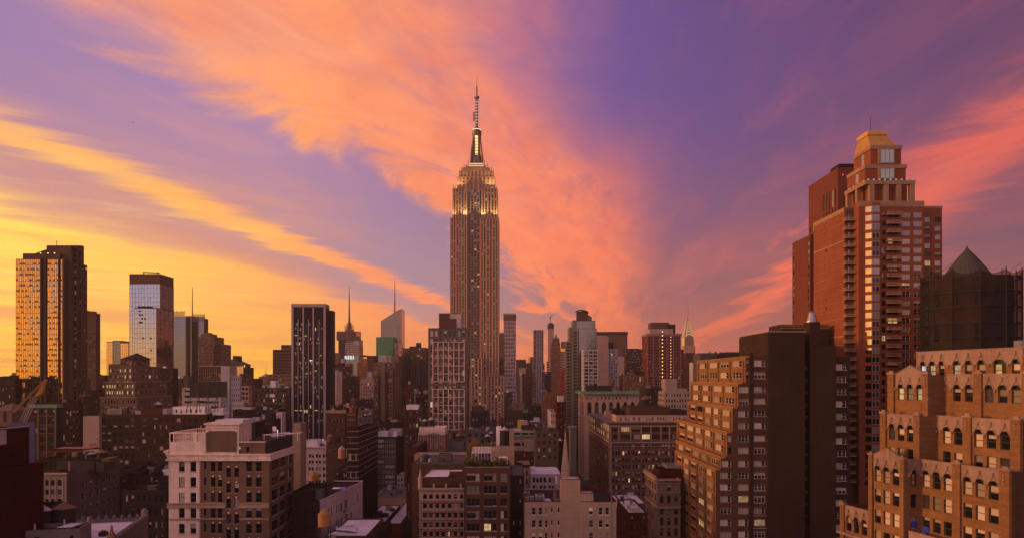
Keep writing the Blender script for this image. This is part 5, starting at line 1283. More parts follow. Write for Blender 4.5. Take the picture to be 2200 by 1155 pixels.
# ------------------------------------------------------------------ red brick apartment tower
RED = wall('brick_tower_red', (.25, .082, .044), .14, brick=.25)
REDS = wall('band_buff', (0.3, 0.195, 0.128), .15)
def red_tower():
    Y = 238.0; z = lambda p: Z(p, Y); xx = lambda p: X(p, Y); k = PXM(Y); FH = 18.6 * k
    b = Bld('apartment_tower', 'tall red brick apartment tower with balconies, stepped crown and golden mansard cap', 'skyscraper', (xx(1915), Y + 20), 1000)
    xl = xx(1814); yb = xl * F / 648.0; xr = xx(2024)
    zt = z(446)
    b.box(xl, xr, Y, yb, 0, zt, RED, front=W(1, FH, 1, .58, 'pair', top=3.1, bl=.15, ha=.15, lit=.05, sky=.75, fr=FR_W, cols=[((p0 - 1814) / 210, (p1 - 1814) / 210) for p0, p1 in ((1986.5, 1999), (2008, 2021.5))]),
          left=W(1, FH, .03, .62, 'plain', top=2, cols=[(.42, .455)], bl=.9, lit=.0), right=None)
    # floor lines on the blank west side
    fl = b.part('floor_line', REDS)
    for j in range(28):
        q = z(446) - 2.0 - j * FH
        if q < 20: break
        fl.box(xl - .10, xl - .003, Y, yb, q - (.5 if j in (3, 14, 15) else .12), q)
    # middle front block, two planes
    Ym = Y - 3.4; xm0, xm1 = X(1845, Ym), X(1985, Ym)
    ztm = Z(432, Ym)
    wm = xm1 - xm0
    C = lambda a, e: ((X(a, Ym) - xm0) / wm, (X(e, Ym) - xm0) / wm)
    b.box(xm0, xm1, Ym, Y - .01, 0, ztm, RED, front=[W(1, FH, 1, .6, 'pair', top=3.6, bl=.15, ha=.15, lit=.05, sky=.75, fr=FR_W, cols=[C(1937.5, 1955), C(1962.5, 1980)]), W(1, FH, 1, .6, 'pair', top=3.6, lit=.08, bl=.0, ha=.1, cols=[C(1894.5, 1902.5), C(1907, 1929)])], left=None, roof=ROOF_D)
    # bay of corner windows, bright mirror-like panes
    BG = glass('bay_glass', (.62, .60, .58), .06, 1.0, wobble=.1)
    yb2 = Ym - 1.3; xa, xb, xc = X(1858, Ym), X(1873, yb2), X(1891, yb2)
    bay = b.part('bay', RED); bay.prism([(xa, Ym - .01), (xb, yb2), (xc, yb2), (xc, Ym - .01)], 0, Z(436, Ym))
    bay.frustum(((xa + xc) / 2, Ym), .1, .1, 0, 1, 4)
    for j in range(32):
        q1 = Z(445, Ym) - j * FH; q0 = q1 - FH * .62
        if q0 < 14: break
        w1 = MB(); u = Vector((xb - xa, yb2 - Ym, 0)); nn = Vector((u.y, -u.x, 0)).normalized()
        if nn.x > 0: nn = -nn
        a = Vector((xa, Ym, 0)) + u * .1 + nn * .05; e = Vector((xa, Ym, 0)) + u * .97 + nn * .05
        w1.quad((a.x, a.y, q0), (e.x, e.y, q0), (e.x, e.y, q1), (a.x, a.y, q1)); w1.build('bay_window', BG, b.e)
        w2 = MB(); x0, x1 = xb + .15, xc - .35
        w2.box(x0 - .1, x1 + .1, yb2 - .06, yb2 - .01, q0 - .1, q1 + .1); w2.quad((x0, yb2 - .07, q0), ((x0 + x1) / 2 - .06, yb2 - .07, q0), ((x0 + x1) / 2 - .06, yb2 - .07, q1), (x0, yb2 - .07, q1), 1); w2.quad(((x0 + x1) / 2 + .06, yb2 - .07, q0), (x1, yb2 - .07, q0), (x1, yb2 - .07, q1), ((x0 + x1) / 2 + .06, yb2 - .07, q1), 1)
        w2.build('bay_window', [FR_W, RNG.choice([GL, BLIND2, GLB, GLB])], b.e)
    # balconies
    org = Vector(parent_origin(b.e))
    def balc(name, w, d):
        m = MB(); m.box(0, w, 0, d, 0, .22); m.box(0, w, 0, .05, 1.0, 1.08); m.box(0, .05, .05, d, 1.0, 1.08)
        for i in range(int(w / .16)): m.box(.06 + i * .16, .10 + i * .16, .005, .04, .22, 1.0)
        for i in range(int(d / .16)): m.box(.005, .04, .1 + i * .16, .14 + i * .16, .22, 1.0)
        return m.mesh('balcony', [wall('balcony_tan', (.40, .25, .155), .15)])
    w1, w2 = xx(1849) - xx(1812), X(1933, Ym) - X(1903, Ym)
    m1, m2 = balc('a', w1, 1.9), balc('b', w2, 1.5)
    rs = b.part('balcony_recess', plain('recess_brown', (.08, .055, .045), .6)); rs.box(xx(1817), xx(1846), Y - .03, Y - .004, 0, z(452))  # thin dark sheet paints the shade behind this balcony column
    dr = W(1)
    for j in range(31):
        zf = z(476) - j * FH
        if zf < 12: break
        for me, x, y in ((m1, xx(1812), Y - 1.92), (m2, X(1903, Ym), Ym - 1.52)):
            o = bpy.data.objects.new('balcony', me); link(o); o.parent = b.e; o.location = Vector((x, y, zf if me is m1 else zf + 1.2)) - org
        d_ = b.part('balcony_door', GLB); d_.box(xx(1822), xx(1834), Y - .06, Y - .035, zf + .3, zf + 2.2)
        if j % 4 == 2: b.part('lit_door', LIT).box(xx(1836), xx(1842), Y - .06, Y - .035, zf + .3, zf + 2.1)
    # shoulder parapet
    sh = b.part('parapet_band', REDS); sh.box(xm0 - .1, xm1 + .1, Ym - .12, Ym - .003, ztm - 1.9, ztm + .05); sh.box(xx(1985), xr + .1, Y - .12, Y - .003, zt - .3, zt + .5); sh.box(xl - .12, xl - .003, Y, yb, zt - 1.4, zt + .05)
    # colonnade
    Yc = Y + 1.0; xc0, xc1 = X(1859, Yc), X(1967, Yc); z0, z1, z2 = zt - .9, Z(396, Yc), Z(387, Yc)
    cl = b.part('colonnade', REDS); yl = Yc + 15
    xL = X(1859, Yc)
    cl.box(xL, xc1, Yc, Yc + 1.6, z1, z2); cl.box(xL, xL + 1.6, Yc + 1.61, yl, z1, z2)
    for p in (1874, 1905, 1932, 1961): cl.box(X(p - 5, Yc), X(p + 5, Yc), Yc + .1, Yc + 1.5, z0, z1 - .003)
    for yy in (Yc + 6, Yc + 13): cl.box(xL + .1, xL + 1.5, yy, yy + 1.4, z0, z1 - .003)
    b.box(xL + 3, xc1 - .6, Yc + 4, Yc + 18, z0, z2 - .5, RED, part='crown_core')
    # stages and mansard
    def stage(pl, pr, pt, pb, dy, dep, band=1.2):
        Ys = Y + dy; b.box(X(pl, Ys), X(pr, Ys), Ys, Ys + dep, Z(pb, Ys), Z(pt, Ys), RED, part='crown_stage', par=.4)
        bd = b.part('crown_band', REDS); bd.box(X(pl, Ys) - .25, X(pr, Ys) + .25, Ys - .25, Ys - .003, Z(pt, Ys) - band, Z(pt, Ys) + .05); bd.box(X(pl, Ys) - .25, X(pl, Ys) - .003, Ys - .003, Ys + dep, Z(pt, Ys) - band, Z(pt, Ys) + .05)
        g = b.part('crown_window', glass('glass_pale_green', (.42, .46, .40), .12, .8)); 
        x0, x1 = X(1890, Ys), X(1918, Ys); zA, zB = Z(pt, Ys) - band - .4, Z(pb, Ys) + .6
        f = b.part('crown_window_frame', REDS, len(b.mb)); f.box(x0 - .8, x1 + .4, Ys - .7, Ys - .26, zB - .3, zA + .4)
        for i in range(3): g.box(x0 + (x1 - x0) * i / 3 + .08, x0 + (x1 - x0) * (i + 1) / 3 - .08, Ys - .8, Ys - .71, zB, zA)
        g.box(X(pl, Ys) - .1, X(pl, Ys) - .02, Ys + dep * .35, Ys + dep * .5, zB, zA)
    stage(1859, 1946, 354, 388, 5, 13); stage(1870, 1936, 313, 355, 8, 12)
    Ys = Y + 8; mx = b.part('mansard_roof', wall('roof_gold', (.42, .24, .08), .12, .5)); 
    lo = [(X(1871, Ys), Ys + .3), (X(1927, Ys), Ys + .3), (X(1927, Ys), Ys + 12), (X(1871, Ys), Ys + 12)]; hi = [(X(1873.5, Ys), Ys + 3), (X(1913, Ys), Ys + 3), (X(1913, Ys), Ys + 10), (X(1873.5, Ys), Ys + 10)]
    za, zb_ = Z(313, Ys), Z(284, Ys)
    for i in range(4): mx.quad((*lo[i], za), (*lo[(i + 1) % 4], za), (*hi[(i + 1) % 4], zb_), (*hi[i], zb_))
    cp = b.part('gold_cap', wall('cap_gold', (.55, .33, .12), .1, .5)); cp.box(X(1872, Ys), X(1915, Ys), Ys + 2.6, Ys + 10.4, zb_, Z(275, Ys))
    an = b.part('antenna', METAL); an.bar((X(1889, Ys), Ys + 6, Z(275, Ys)), (X(1889, Ys), Ys + 6, Z(237, Ys)), .09, 5)
    lm = b.part('globe_lamp', emit('globe_white', (1, .9, .75), .3))
    for p in range(1868, 1965, 12): lm.frustum((X(p, Yc), Yc + .8), .1, .35, z2 + .01, z2 + .35, 8); lm.frustum((X(p, Yc), Yc + .8), .35, .1, z2 + .35, z2 + .7, 8)
    for i in range(4): lm.frustum((xL + .8, Yc + 3 + i * 3.4), .1, .35, z2 + .01, z2 + .35, 8); lm.frustum((xL + .8, Yc + 3 + i * 3.4), .35, .1, z2 + .35, z2 + .7, 8)
    # slabs at the back
    x0 = 108.5; b.box(x0, x0 + 16, 266, 283, 0, 130.2, BRS, left=W(1, FH, .1, .45, 'plain', top=2.5, cols=[(.04, .1), (.88, .95)], lit=.2, bl=.3, ha=0), part='rear_slab')
    b.box(127, 150, 285, 313, 0, 160, BRS, left=[W(6, 3.6, .5, .55, 'plain', top=18, m=.02, m1=.42, lit=.08, bl=.2, ha=0, bot=95), W(5, 7.6, .45, .9, 'plain', top=7.5, m=.5, m1=.02, lit=.15, bl=0, ha=0, bot=130)], front=W(2, 7.6, .5, .9, 'plain', top=7.5, lit=.1, bl=0, ha=0, bot=130), part='rear_slab')
    b.box(128, 140, 286, 294, 159.2, Z(352, 286), BBD, part='plant_room')
    b.part('beacon', emit('beacon_red', (1, .03, .02), 1.5)).frustum((X(1811, 284.5), 284.5), .25, .2, Z(377, 284.5), Z(374.5, 284.5), 8)
    b.finish()
BRS = wall('brick_plum', (0.15, 0.0525, 0.0375), .14)
red_tower()

# ------------------------------------------------------------------ netted drum
def netted_tower():
    Y = 200.0; k = PXM(Y); cx, cy = X(2085, Y + 12.5), Y + 12.5; r = 12.7
    e = thing('scaffolded_tower', 'round tower wrapped in black scaffold netting with green conical roof', 'tower', (cx, cy, 0))
    m = MB(); m.frustum((cx, cy), r - 2.2, r - 2.2, 0, Z(588, Y), 24); m.build('brick_drum', wall('drum_brick', (0.208, 0.112, 0.064), .3), e)
    m = MB()
    for i in range(24):
        a = R(i * 15 + 7); p = Vector((cx + (r - 2.1) * math.cos(a), cy + (r - 2.1) * math.sin(a), 0)); t = Vector((-math.sin(a), math.cos(a), 0)); o = Vector((math.cos(a), math.sin(a), 0)) * .06
        if i % 2 == 0:
            for q0, q1 in ((650, 615), (730, 690)):
                m.quad(*[tuple(p + o + t * s_ * .85 + Vector((0, 0, Z(q, Y)))) for s_, q in ((-1, q0), (1, q0), (1, q1), (-1, q1))])
    m.build('window', GL, e)
    m = MB(); m.smooth = False
    prof = [(6.3, 588), (5.9, 578), (4.4, 560), (2.7, 541), (1.3, 527), (.55, 519), (.16, 513)]
    for (r0, q0), (r1, q1) in zip(prof, prof[1:]): m.frustum((cx - 1.0, cy), r0 * 1.02, r1 * 1.02, Z(q0, Y), Z(q1, Y), 28, caps=False)
    for i in range(28):
        a = 2 * math.pi * i / 28
        for (r0, q0), (r1, q1) in zip(prof[:4], prof[1:5]): m.bar((cx - 1 + r0 * 1.02 * math.cos(a), cy + r0 * 1.02 * math.sin(a), Z(q0, Y)), (cx - 1 + r1 * 1.02 * math.cos(a), cy + r1 * 1.02 * math.sin(a), Z(q1, Y)), .06, 4)
    m.frustum((cx - 1, cy), .12, .25, Z(513, Y), Z(511, Y), 8)
    m.build('conical_roof', wall('roof_verdigris', (.060, .062, .056), .25, .6), e)
    N = 12; top = [572, 566, 560, 566, 572, 575, 570, 574, 577, 576, 574, 573]
    def ring(i): a = R(i * 30 + 8); return Vector((cx + r * math.cos(a), cy + r * math.sin(a), 0))
    m = MB()
    for i in range(N):
        p, q = ring(i), ring(i + 1)
        za, zb = Z(top[i], Y), Z(top[(i + 1) % N], Y)
        for s_ in range(6):
            f0, f1 = s_ / 6, (s_ + 1) / 6
            sag = lambda f: (za + (zb - za) * f) - 1.1 * 4 * f * (1 - f)
            inn = lambda f: 1 - .012 * math.sin(f * math.pi)
            A, B = p.lerp(q, f0), p.lerp(q, f1); c = Vector((cx, cy, 0))
            A = c + (A - c) * inn(f0); B = c + (B - c) * inn(f1)
            m.quad((A.x, A.y, 30), (B.x, B.y, 30), (B.x, B.y, sag(f1)), (A.x, A.y, sag(f0)))
    mt, g = new_mat('scaffold_net')
    tr = g.node('ShaderNodeBsdfTransparent'); df = g.node('ShaderNodeBsdfDiffuse'); df.inputs[0].default_value = (.022, .020, .022, 1)
    mx = g.node('ShaderNodeMixShader'); pos = g.node('ShaderNodeNewGeometry').outputs['Position']
    g.put(mx.inputs[0], g.m('ADD', .46, g.m('MULTIPLY', g.noise(pos, .22, 4, .6), .50), clamp=True)); g.t.links.new(tr.outputs[0], mx.inputs[1]); g.t.links.new(df.outputs[0], mx.inputs[2])
    g.t.links.new(mx.outputs[0], g.node('ShaderNodeOutputMaterial').inputs[0])
    m.build('netting', mt, e)
    m = MB()
    for i in range(N):
        p = ring(i); o = Vector((cx, cy, 0)).lerp(p, 1.012)
        m.bar((o.x, o.y, 30), (o.x, o.y, Z(top[i], Y) + .5), .13, 5)
        p2 = Vector((cx, cy, 0)).lerp(p, .9); m.bar((p2.x, p2.y, 30), (p2.x, p2.y, Z(top[i], Y)), .1, 4)
    for q in (590, 622, 655, 690, 722, 756):
        for i in range(N):
            p, s_ = Vector((cx, cy, 0)).lerp(ring(i), 1.008), Vector((cx, cy, 0)).lerp(ring(i + 1), 1.008); h = Vector((0, 0, Z(q, Y)))
            m.bar(p + h, s_ + h, .12, 4)
            p3, s3 = Vector((cx, cy, 0)).lerp(ring(i), .93), Vector((cx, cy, 0)).lerp(ring(i + 1), .93); m.quad(p + h, s_ + h, s3 + h, p3 + h)
            if i % 3 == 0: m.bar(p + h, s_ + Vector((0, 0, Z(q - 30, Y))), .06, 4)
    m.build('scaffold', BLACK, e)
    m = MB()
    for a0, q0, q1, w in ((262, 725, 640, 2), (292, 700, 655, 1.2), (318, 735, 625, 1.4)):
        for s_ in range(int(w * 4)):
            a, c2 = R(a0 + s_ * 3), R(a0 + s_ * 3 + 3)
            m.quad((cx + (r - 1.6) * math.cos(a), cy + (r - 1.6) * math.sin(a), Z(q0 - (s_ % 3) * 4, Y)), (cx + (r - 1.6) * math.cos(c2), cy + (r - 1.6) * math.sin(c2), Z(q0 - ((s_ + 1) % 3) * 4, Y)), (cx + (r - 1.6) * math.cos(c2), cy + (r - 1.6) * math.sin(c2), Z(q1, Y)), (cx + (r - 1.6) * math.cos(a), cy + (r - 1.6) * math.sin(a), Z(q1, Y)))
    m.build('tarpaulin', plain('tarp_blue', (.05, .07, .16), .6), e)
netted_tower()

# ------------------------------------------------------------------ gothic orange brick building (near right)
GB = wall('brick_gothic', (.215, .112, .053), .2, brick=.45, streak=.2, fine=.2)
def gothic():
    a = Vector((.2296, -.9733, 0)).normalized(); n = Vector((-a.y * -1, 0, 0)); n = Vector((-.9733, -.2296, 0)).normalized()
    P1 = Vector((61.1, 125.0, 0)); up = Vector((0, 0, 1))
    b = Bld('gothic_loft', 'orange brick neo gothic loft with pale pointed parapets and arched windows, near right corner', 'building', (75, 112), indiv=100)
    def t_of(px, O): s_ = (px - CX) / F; return (s_ * O.y - O.x) / (a.x - s_ * a.y)
    zz = lambda p, v: Z(p, v.y)
    wb = b.part('wall', GB); tr = b.part('parapet', TERRA); rb = b.part('ogee_rib', TERRA)
    WA = W(1, style='arch', fr=FR_D, lit=.06, bl=.22, ha=.4, d=.35); WS = W(1, style='sash', fr=FR_D, lit=.04, bl=.28, ha=.42, d=.35)
    def run(O, t0, t1, ztop, cols, rows, zbot, gable=None, arch=True, u=a, nn=n, vis=None):
        """one stretch of wall from t0 to t1: brick with arched top row, terracotta panel with hoods over it"""
        O0 = O + u * t0; Wd = t1 - t0; Ht = ztop - zbot; op = []
        for (c0, c1) in cols:
            for j in range(rows):
                if j == 0 and arch: v1 = Ht - 1.55; v0 = v1 - 2.75; sp = WA
                else: v1 = Ht - (1.55 + 2.75 + 1.2) - 3.48 * (j - 1) if arch else Ht - 1.5 - 3.48 * j; v0 = v1 - 2.2; sp = WS
                var = vis.get((round(c0, 1), j)) if vis else None
                op.append((c0 - t0, c1 - t0, v0, v1, sp) + ((var,) if var else ()))
        b.facade(wb, O0 + up * zbot, u, nn, Wd, Ht, op, .35)
        if not arch: return
        D = lambda tt, q, d=.07: O + u * tt + nn * d + up * q
        zs = ztop - 1.55 - 2.75 * .28; zt = ztop - 1.55 - 2.75 * .01
        lo = zs + .05
        edges = [t0 + .02] + [(cols[i][1] + cols[i + 1][0]) / 2 for i in range(len(cols) - 1)] + [t1 - .02]
        # limit the panel to the window group
        if edges[0] < cols[0][0] - .8: edges[0] = cols[0][0] - .45
        if edges[-1] > cols[-1][1] + .8: edges[-1] = cols[-1][1] + .45
        def top(tt):
            if not gable: return ztop
            g0, g1, gh = gable; mid = (g0 + g1) / 2
            return ztop + gh * max(0, 1 - abs(tt - mid) / ((g1 - g0) / 2))
        for i, (c0, c1) in enumerate(cols):
            mid, hw = (c0 + c1) / 2, (c1 - c0) / 2; K = 12
            arc = [(mid + hw * 1.04 * math.cos(math.pi * k / K), zs + (zt - zs) * 1.02 * math.sin(math.pi * k / K)) for k in range(K + 1)]
            e0, e1 = edges[i], edges[i + 1]
            pts = [(e1, lo)] + arc + [(e0, lo)]
            for (p, q), (r_, s_) in zip(pts, pts[1:]):
                tr.quad(D(r_, s_), D(p, q), D(p, top(p)), D(r_, top(r_)))
                tr.quad(D(p, q), D(r_, s_), D(r_, s_, 0), D(p, q, 0))
            tr.quad(D(e0, lo, 0), D(e0, lo), D(e0, top(e0)), D(e0, top(e0), 0))
            # ogee hood: two S-curves meeting over the arch
            for sg in (-1, 1):
                prev = None
                for k in range(8):
                    f = k / 7; xo = mid + sg * hw * (1.12 * (1 - f) ** 1.5 * (1 if f < .9 else .6)); zo = zs + .1 + (zt - zs + .75) * (f ** .75)
                    cur = D(xo, min(zo, top(xo) - .15), .13)
                    if prev: rb.bar(prev, cur, .075, 5)
                    prev = cur
            fin = D(mid, zt + .75, .16); rb.box(fin.x - .16, fin.x + .16, fin.y - .16, fin.y + .16, fin.z - .12, fin.z + .45)
            for ee in ((e0, e1) if i == len(cols) - 1 else (e0,)):
                q = D(ee, zs - .05, .12); rb.box(q.x - .16, q.x + .16, q.y - .16, q.y + .16, q.z - .25, q.z + .15)
        # coping
        cp = b.part('coping', TERRA); K = 24
        for k in range(K):
            ta, tb = t0 + Wd * k / K, t0 + Wd * (k + 1) / K
            A, B = D(ta, top(ta), .12), D(tb, top(tb), .12); A2, B2 = D(ta, top(ta), -.4), D(tb, top(tb), -.4); h = up * .16
            cp.quad(A, B, B + h, A + h); cp.quad(A + h, B + h, B2 + h, A2 + h); cp.quad(B2, A2, A2 + h, B2 + h)
            if gable: tr.quad(D(tb, ztop - .01, -.4), D(ta, ztop - .01, -.4), A2, B2)
    def pier(O, t0, t1, zb, zt, proj=.35):
        m = b.part('pier', GB)
        q = [O + a * t0, O + a * t1, O + a * t1 + n * proj, O + a * t0 + n * proj]
        pts = [(v.x, v.y) for v in q]; m.prism(pts[::-1] if False else pts, zb, zt)
        c = b.part('pier_cap', TERRA, len(b.mb)); q = [O + a * (t0 - .12) - n * .3, O + a * (t1 + .12) - n * .3, O + a * (t1 + .12) + n * (proj + .12), O + a * (t0 - .12) + n * (proj + .12)]
        c.prism([(v.x, v.y) for v in q], zt, zt + .28)
        q = [O + a * (t0 + .3) + n * .0, O + a * (t1 - .3) + n * .0, O + a * (t1 - .3) + n * proj * .8, O + a * (t0 + .3) + n * proj * .8]; c.prism([(v.x, v.y) for v in q], zt + .28, zt + .6)
        mid = O + a * ((t0 + t1) / 2) + n * (proj + .06)
        for k in range(3): c.box(mid.x - .14, mid.x + .14, mid.y - .14, mid.y + .14, zt - .9 - k * .55, zt - .55 - k * .55)
    def roof_poly(pts, q): b.part('roof', ROOF_G, len(b.mb)).face([(v.x, v.y, q) for v in pts])
    IN = 3.0
    south = Vector((-n.x, -n.y, 0))                  # direction of the south-facing returns (away from the street)
    ns = a.copy()                                    # their outward normal
    def at(px, d): Q = P1 - n * d; return Q + a * t_of(px, Q)
    O2_, O3_, O4_ = at(1893, 3.3), at(1909, 6.6), at(1968, 9.9); z2_, z3_ = Z(888, O2_.y), Z(805, O3_.y)
    defs = [
        # O (pavilion plane, far end), pavilion px cols, px pavilion end, main cols, piers, end px, z top, z bottom, rows, gable
        (P1, [(1879.5, 1892.5), (1898, 1912), (1917.5, 1932.5)], 1945, [(1981.5, 1997.5), (2004, 2021), (2027.5, 2045.5), (2069.5, 2088.5), (2096, 2116), (2124, 2146)], [(1869, 1877), (1936, 1945)], [(2049, 2066), (2150, 2173)], 2174, 64.9, 20.0, 9, True),
        (O2_, [(1910, 1923), (1929, 1943), (1949, 1963.5)], 1979, [(2003, 2018), (2026, 2042.5), (2050, 2067.5), (2093, 2111.5), (2120, 2140), (2149, 2170)], [(1894, 1906), (1966, 1979)], [(2072, 2089), (2175, 2196)], 2197, z2_, 64.0, 2, False),
        (O3_, [(1929, 1942), (1948.5, 1962), (1969, 1983)], 1997, [(2025, 2040), (2048, 2064), (2073, 2090), (2116, 2134.5), (2144, 2164.5), (2173, 2195)], [(1910, 1923), (1985, 1997)], [(2095, 2112), (2199, 2216)], 2218, z3_, z2_ - .9, 2, True)]
    for ti, (O, pc, pe, mc, pp, mp, end, zt, zb, rows, gab) in enumerate(defs):
        te = t_of(pe, O); cols = [(t_of(p, O), t_of(q, O)) for p, q in pc]
        run(O, 0, te, zt, cols, rows, zb, gable=((cols[0][0] - .6, cols[-1][1] + .6, 1.5) if gab else None), vis={(round(c[0], 1), 0): 'l' for c in cols} if ti == 2 else None)
        for p, q in pp: pier(O, max(t_of(p, O), .02), t_of(q, O), zb, zt + .15)
        O2 = O - n * IN
        # return wall of the pavilion (faces the camera)
        A = O + a * te
        run(A, 0.0, IN, zt, [(1.0, 2.2)] if ti == 0 else [], rows, zb, u=south, nn=ns, arch=ti == 0) if ti == 0 else b.facade(wb, A + up * zb, south, ns, IN, zt - zb, [], .3)
        tend = t_of(end, O2); cols = [(t_of(p, O2), t_of(q, O2)) for p, q in mc]
        g0, g1 = cols[:3], cols[3:]
        tm = (g0[-1][1] + g1[0][0]) / 2
        run(O2, te, tm, zt, g0, rows, zb); run(O2, tm, tend, zt, g1, rows, zb)
        for p, q in mp: pier(O2, t_of(p, O2), min(t_of(q, O2), tend), zb, zt + .15)
        E = O2 + a * tend
        mb = b.part('south_wall', wall('brick_gothic_dark', (0.102, 0.051, 0.033), .2, brick=.3)); mb.quad(E + up * zb, E + south * 30 + up * zb, E + south * 30 + up * zt, E + up * zt)  # shade of the south side put into a darker copy of the brick
        N0 = O; mbn = wb; mbn.quad(N0 + south * 30 + up * zb, N0 + up * zb, N0 + up * zt, N0 + south * 30 + up * zt)
        roof_poly([O - n * .3, O + a * te - n * .3, O2 + a * te - n * .3, E - n * .3, E + south * 30, O + south * 33], zt - .7)
    # top storey
    O = O4_; zt, zb = Z(757, O4_.y), z3_ - .9
    pcs = [(1977, 1989.5), (1996, 2010), (2017, 2029), (2047.5, 2064), (2073, 2089), (2100, 2117), (2134.5, 2161.5), (2174, 2192)]
    cols = [(t_of(p, O), t_of(q, O)) for p, q in pcs]; te = t_of(2240, O)
    run(O, 0, te, zt, cols, 1, zb, vis={(round(cols[i][0], 1), 0): v for i, v in ((0, 'l'), (1, 'l'), (2, 'q'), (3, 'l'), (4, 'h'), (5, 'h'), (6, 'm'))})
    wb.quad(O + south * 30 + up * zb, O + up * zb, O + up * zt, O + south * 30 + up * zt); roof_poly([O, O + a * te, O + a * te + south * 30, O + south * 30], zt - .5)
    ac = O + a * t_of(2182, O) + south * 1.0; b.part('roof_vent', METAL_L).box(ac.x, ac.x + 2.0, ac.y, ac.y + 1.6, zt - .5, zt + 1.2)
    # low wing to the north
    O = P1 + n * .02; t0 = t_of(1808, O); cols = [(t_of(p, O), t_of(q, O)) for p, q in ((1818.5, 1829.5), (1834.5, 1846), (1851, 1863))]
    run(O, t0, -.02, 55.2, cols, 5, 20.0); pier(O, t0, t_of(1816, O), 20, 55.4)
    N0 = O + a * t0; wb.quad(N0 + south * 20 + up * 20, N0 + up * 20, N0 + up * 55.2, N0 + south * 20 + up * 55.2); roof_poly([N0, O, O + south * 20, N0 + south * 20], 54.5)
    q = [O + a * (t0 - .4) + n * .0, O + a * -.03, O + a * -.03 + n * .8, O + a * (t0 - .4) + n * .8]; b.part('cornice', TERRA).prism([(v.x, v.y) for v in q], 50.2, 50.6)
    # terrace parapet low in the corner and blue sheets in two windows
    O2 = P1 - n * IN
    t1, t2 = t_of(1948, P1), t_of(2010, P1)
    q = [P1 + a * (t1 + .4), P1 + a * t2, P1 + a * t2 - n * .4, P1 + a * (t1 + .4) - n * .4]; tr.prism([(v.x, v.y) for v in q], 30, Z(1140, 116))
    bl = b.part('blue_sheet', plain('sheet_blue', (.03, .05, .42), .5))
    for p0, p1, qa, qb in ((1982, 1996, 1128, 1150),):
        A, B = O2 + a * t_of(p0, O2) + n * .06, O2 + a * t_of(p1, O2) + n * .06; bl.quad((A.x, A.y, Z(qb, A.y)), (B.x, B.y, Z(qb, A.y)), (B.x, B.y, Z(qa, A.y)), (A.x, A.y, Z(qa, A.y)))
    A = P1 + a * t_of(1945, P1); A2 = A + south * 1.0 + ns * .05; B2 = A + south * 2.2 + ns * .05
    bl.quad((A2.x, A2.y, Z(1131, A2.y)), (B2.x, B2.y, Z(1131, A2.y)), (B2.x, B2.y, Z(1119, A2.y)), (A2.x, A2.y, Z(1119, A2.y)))
    b.finish()
gothic()

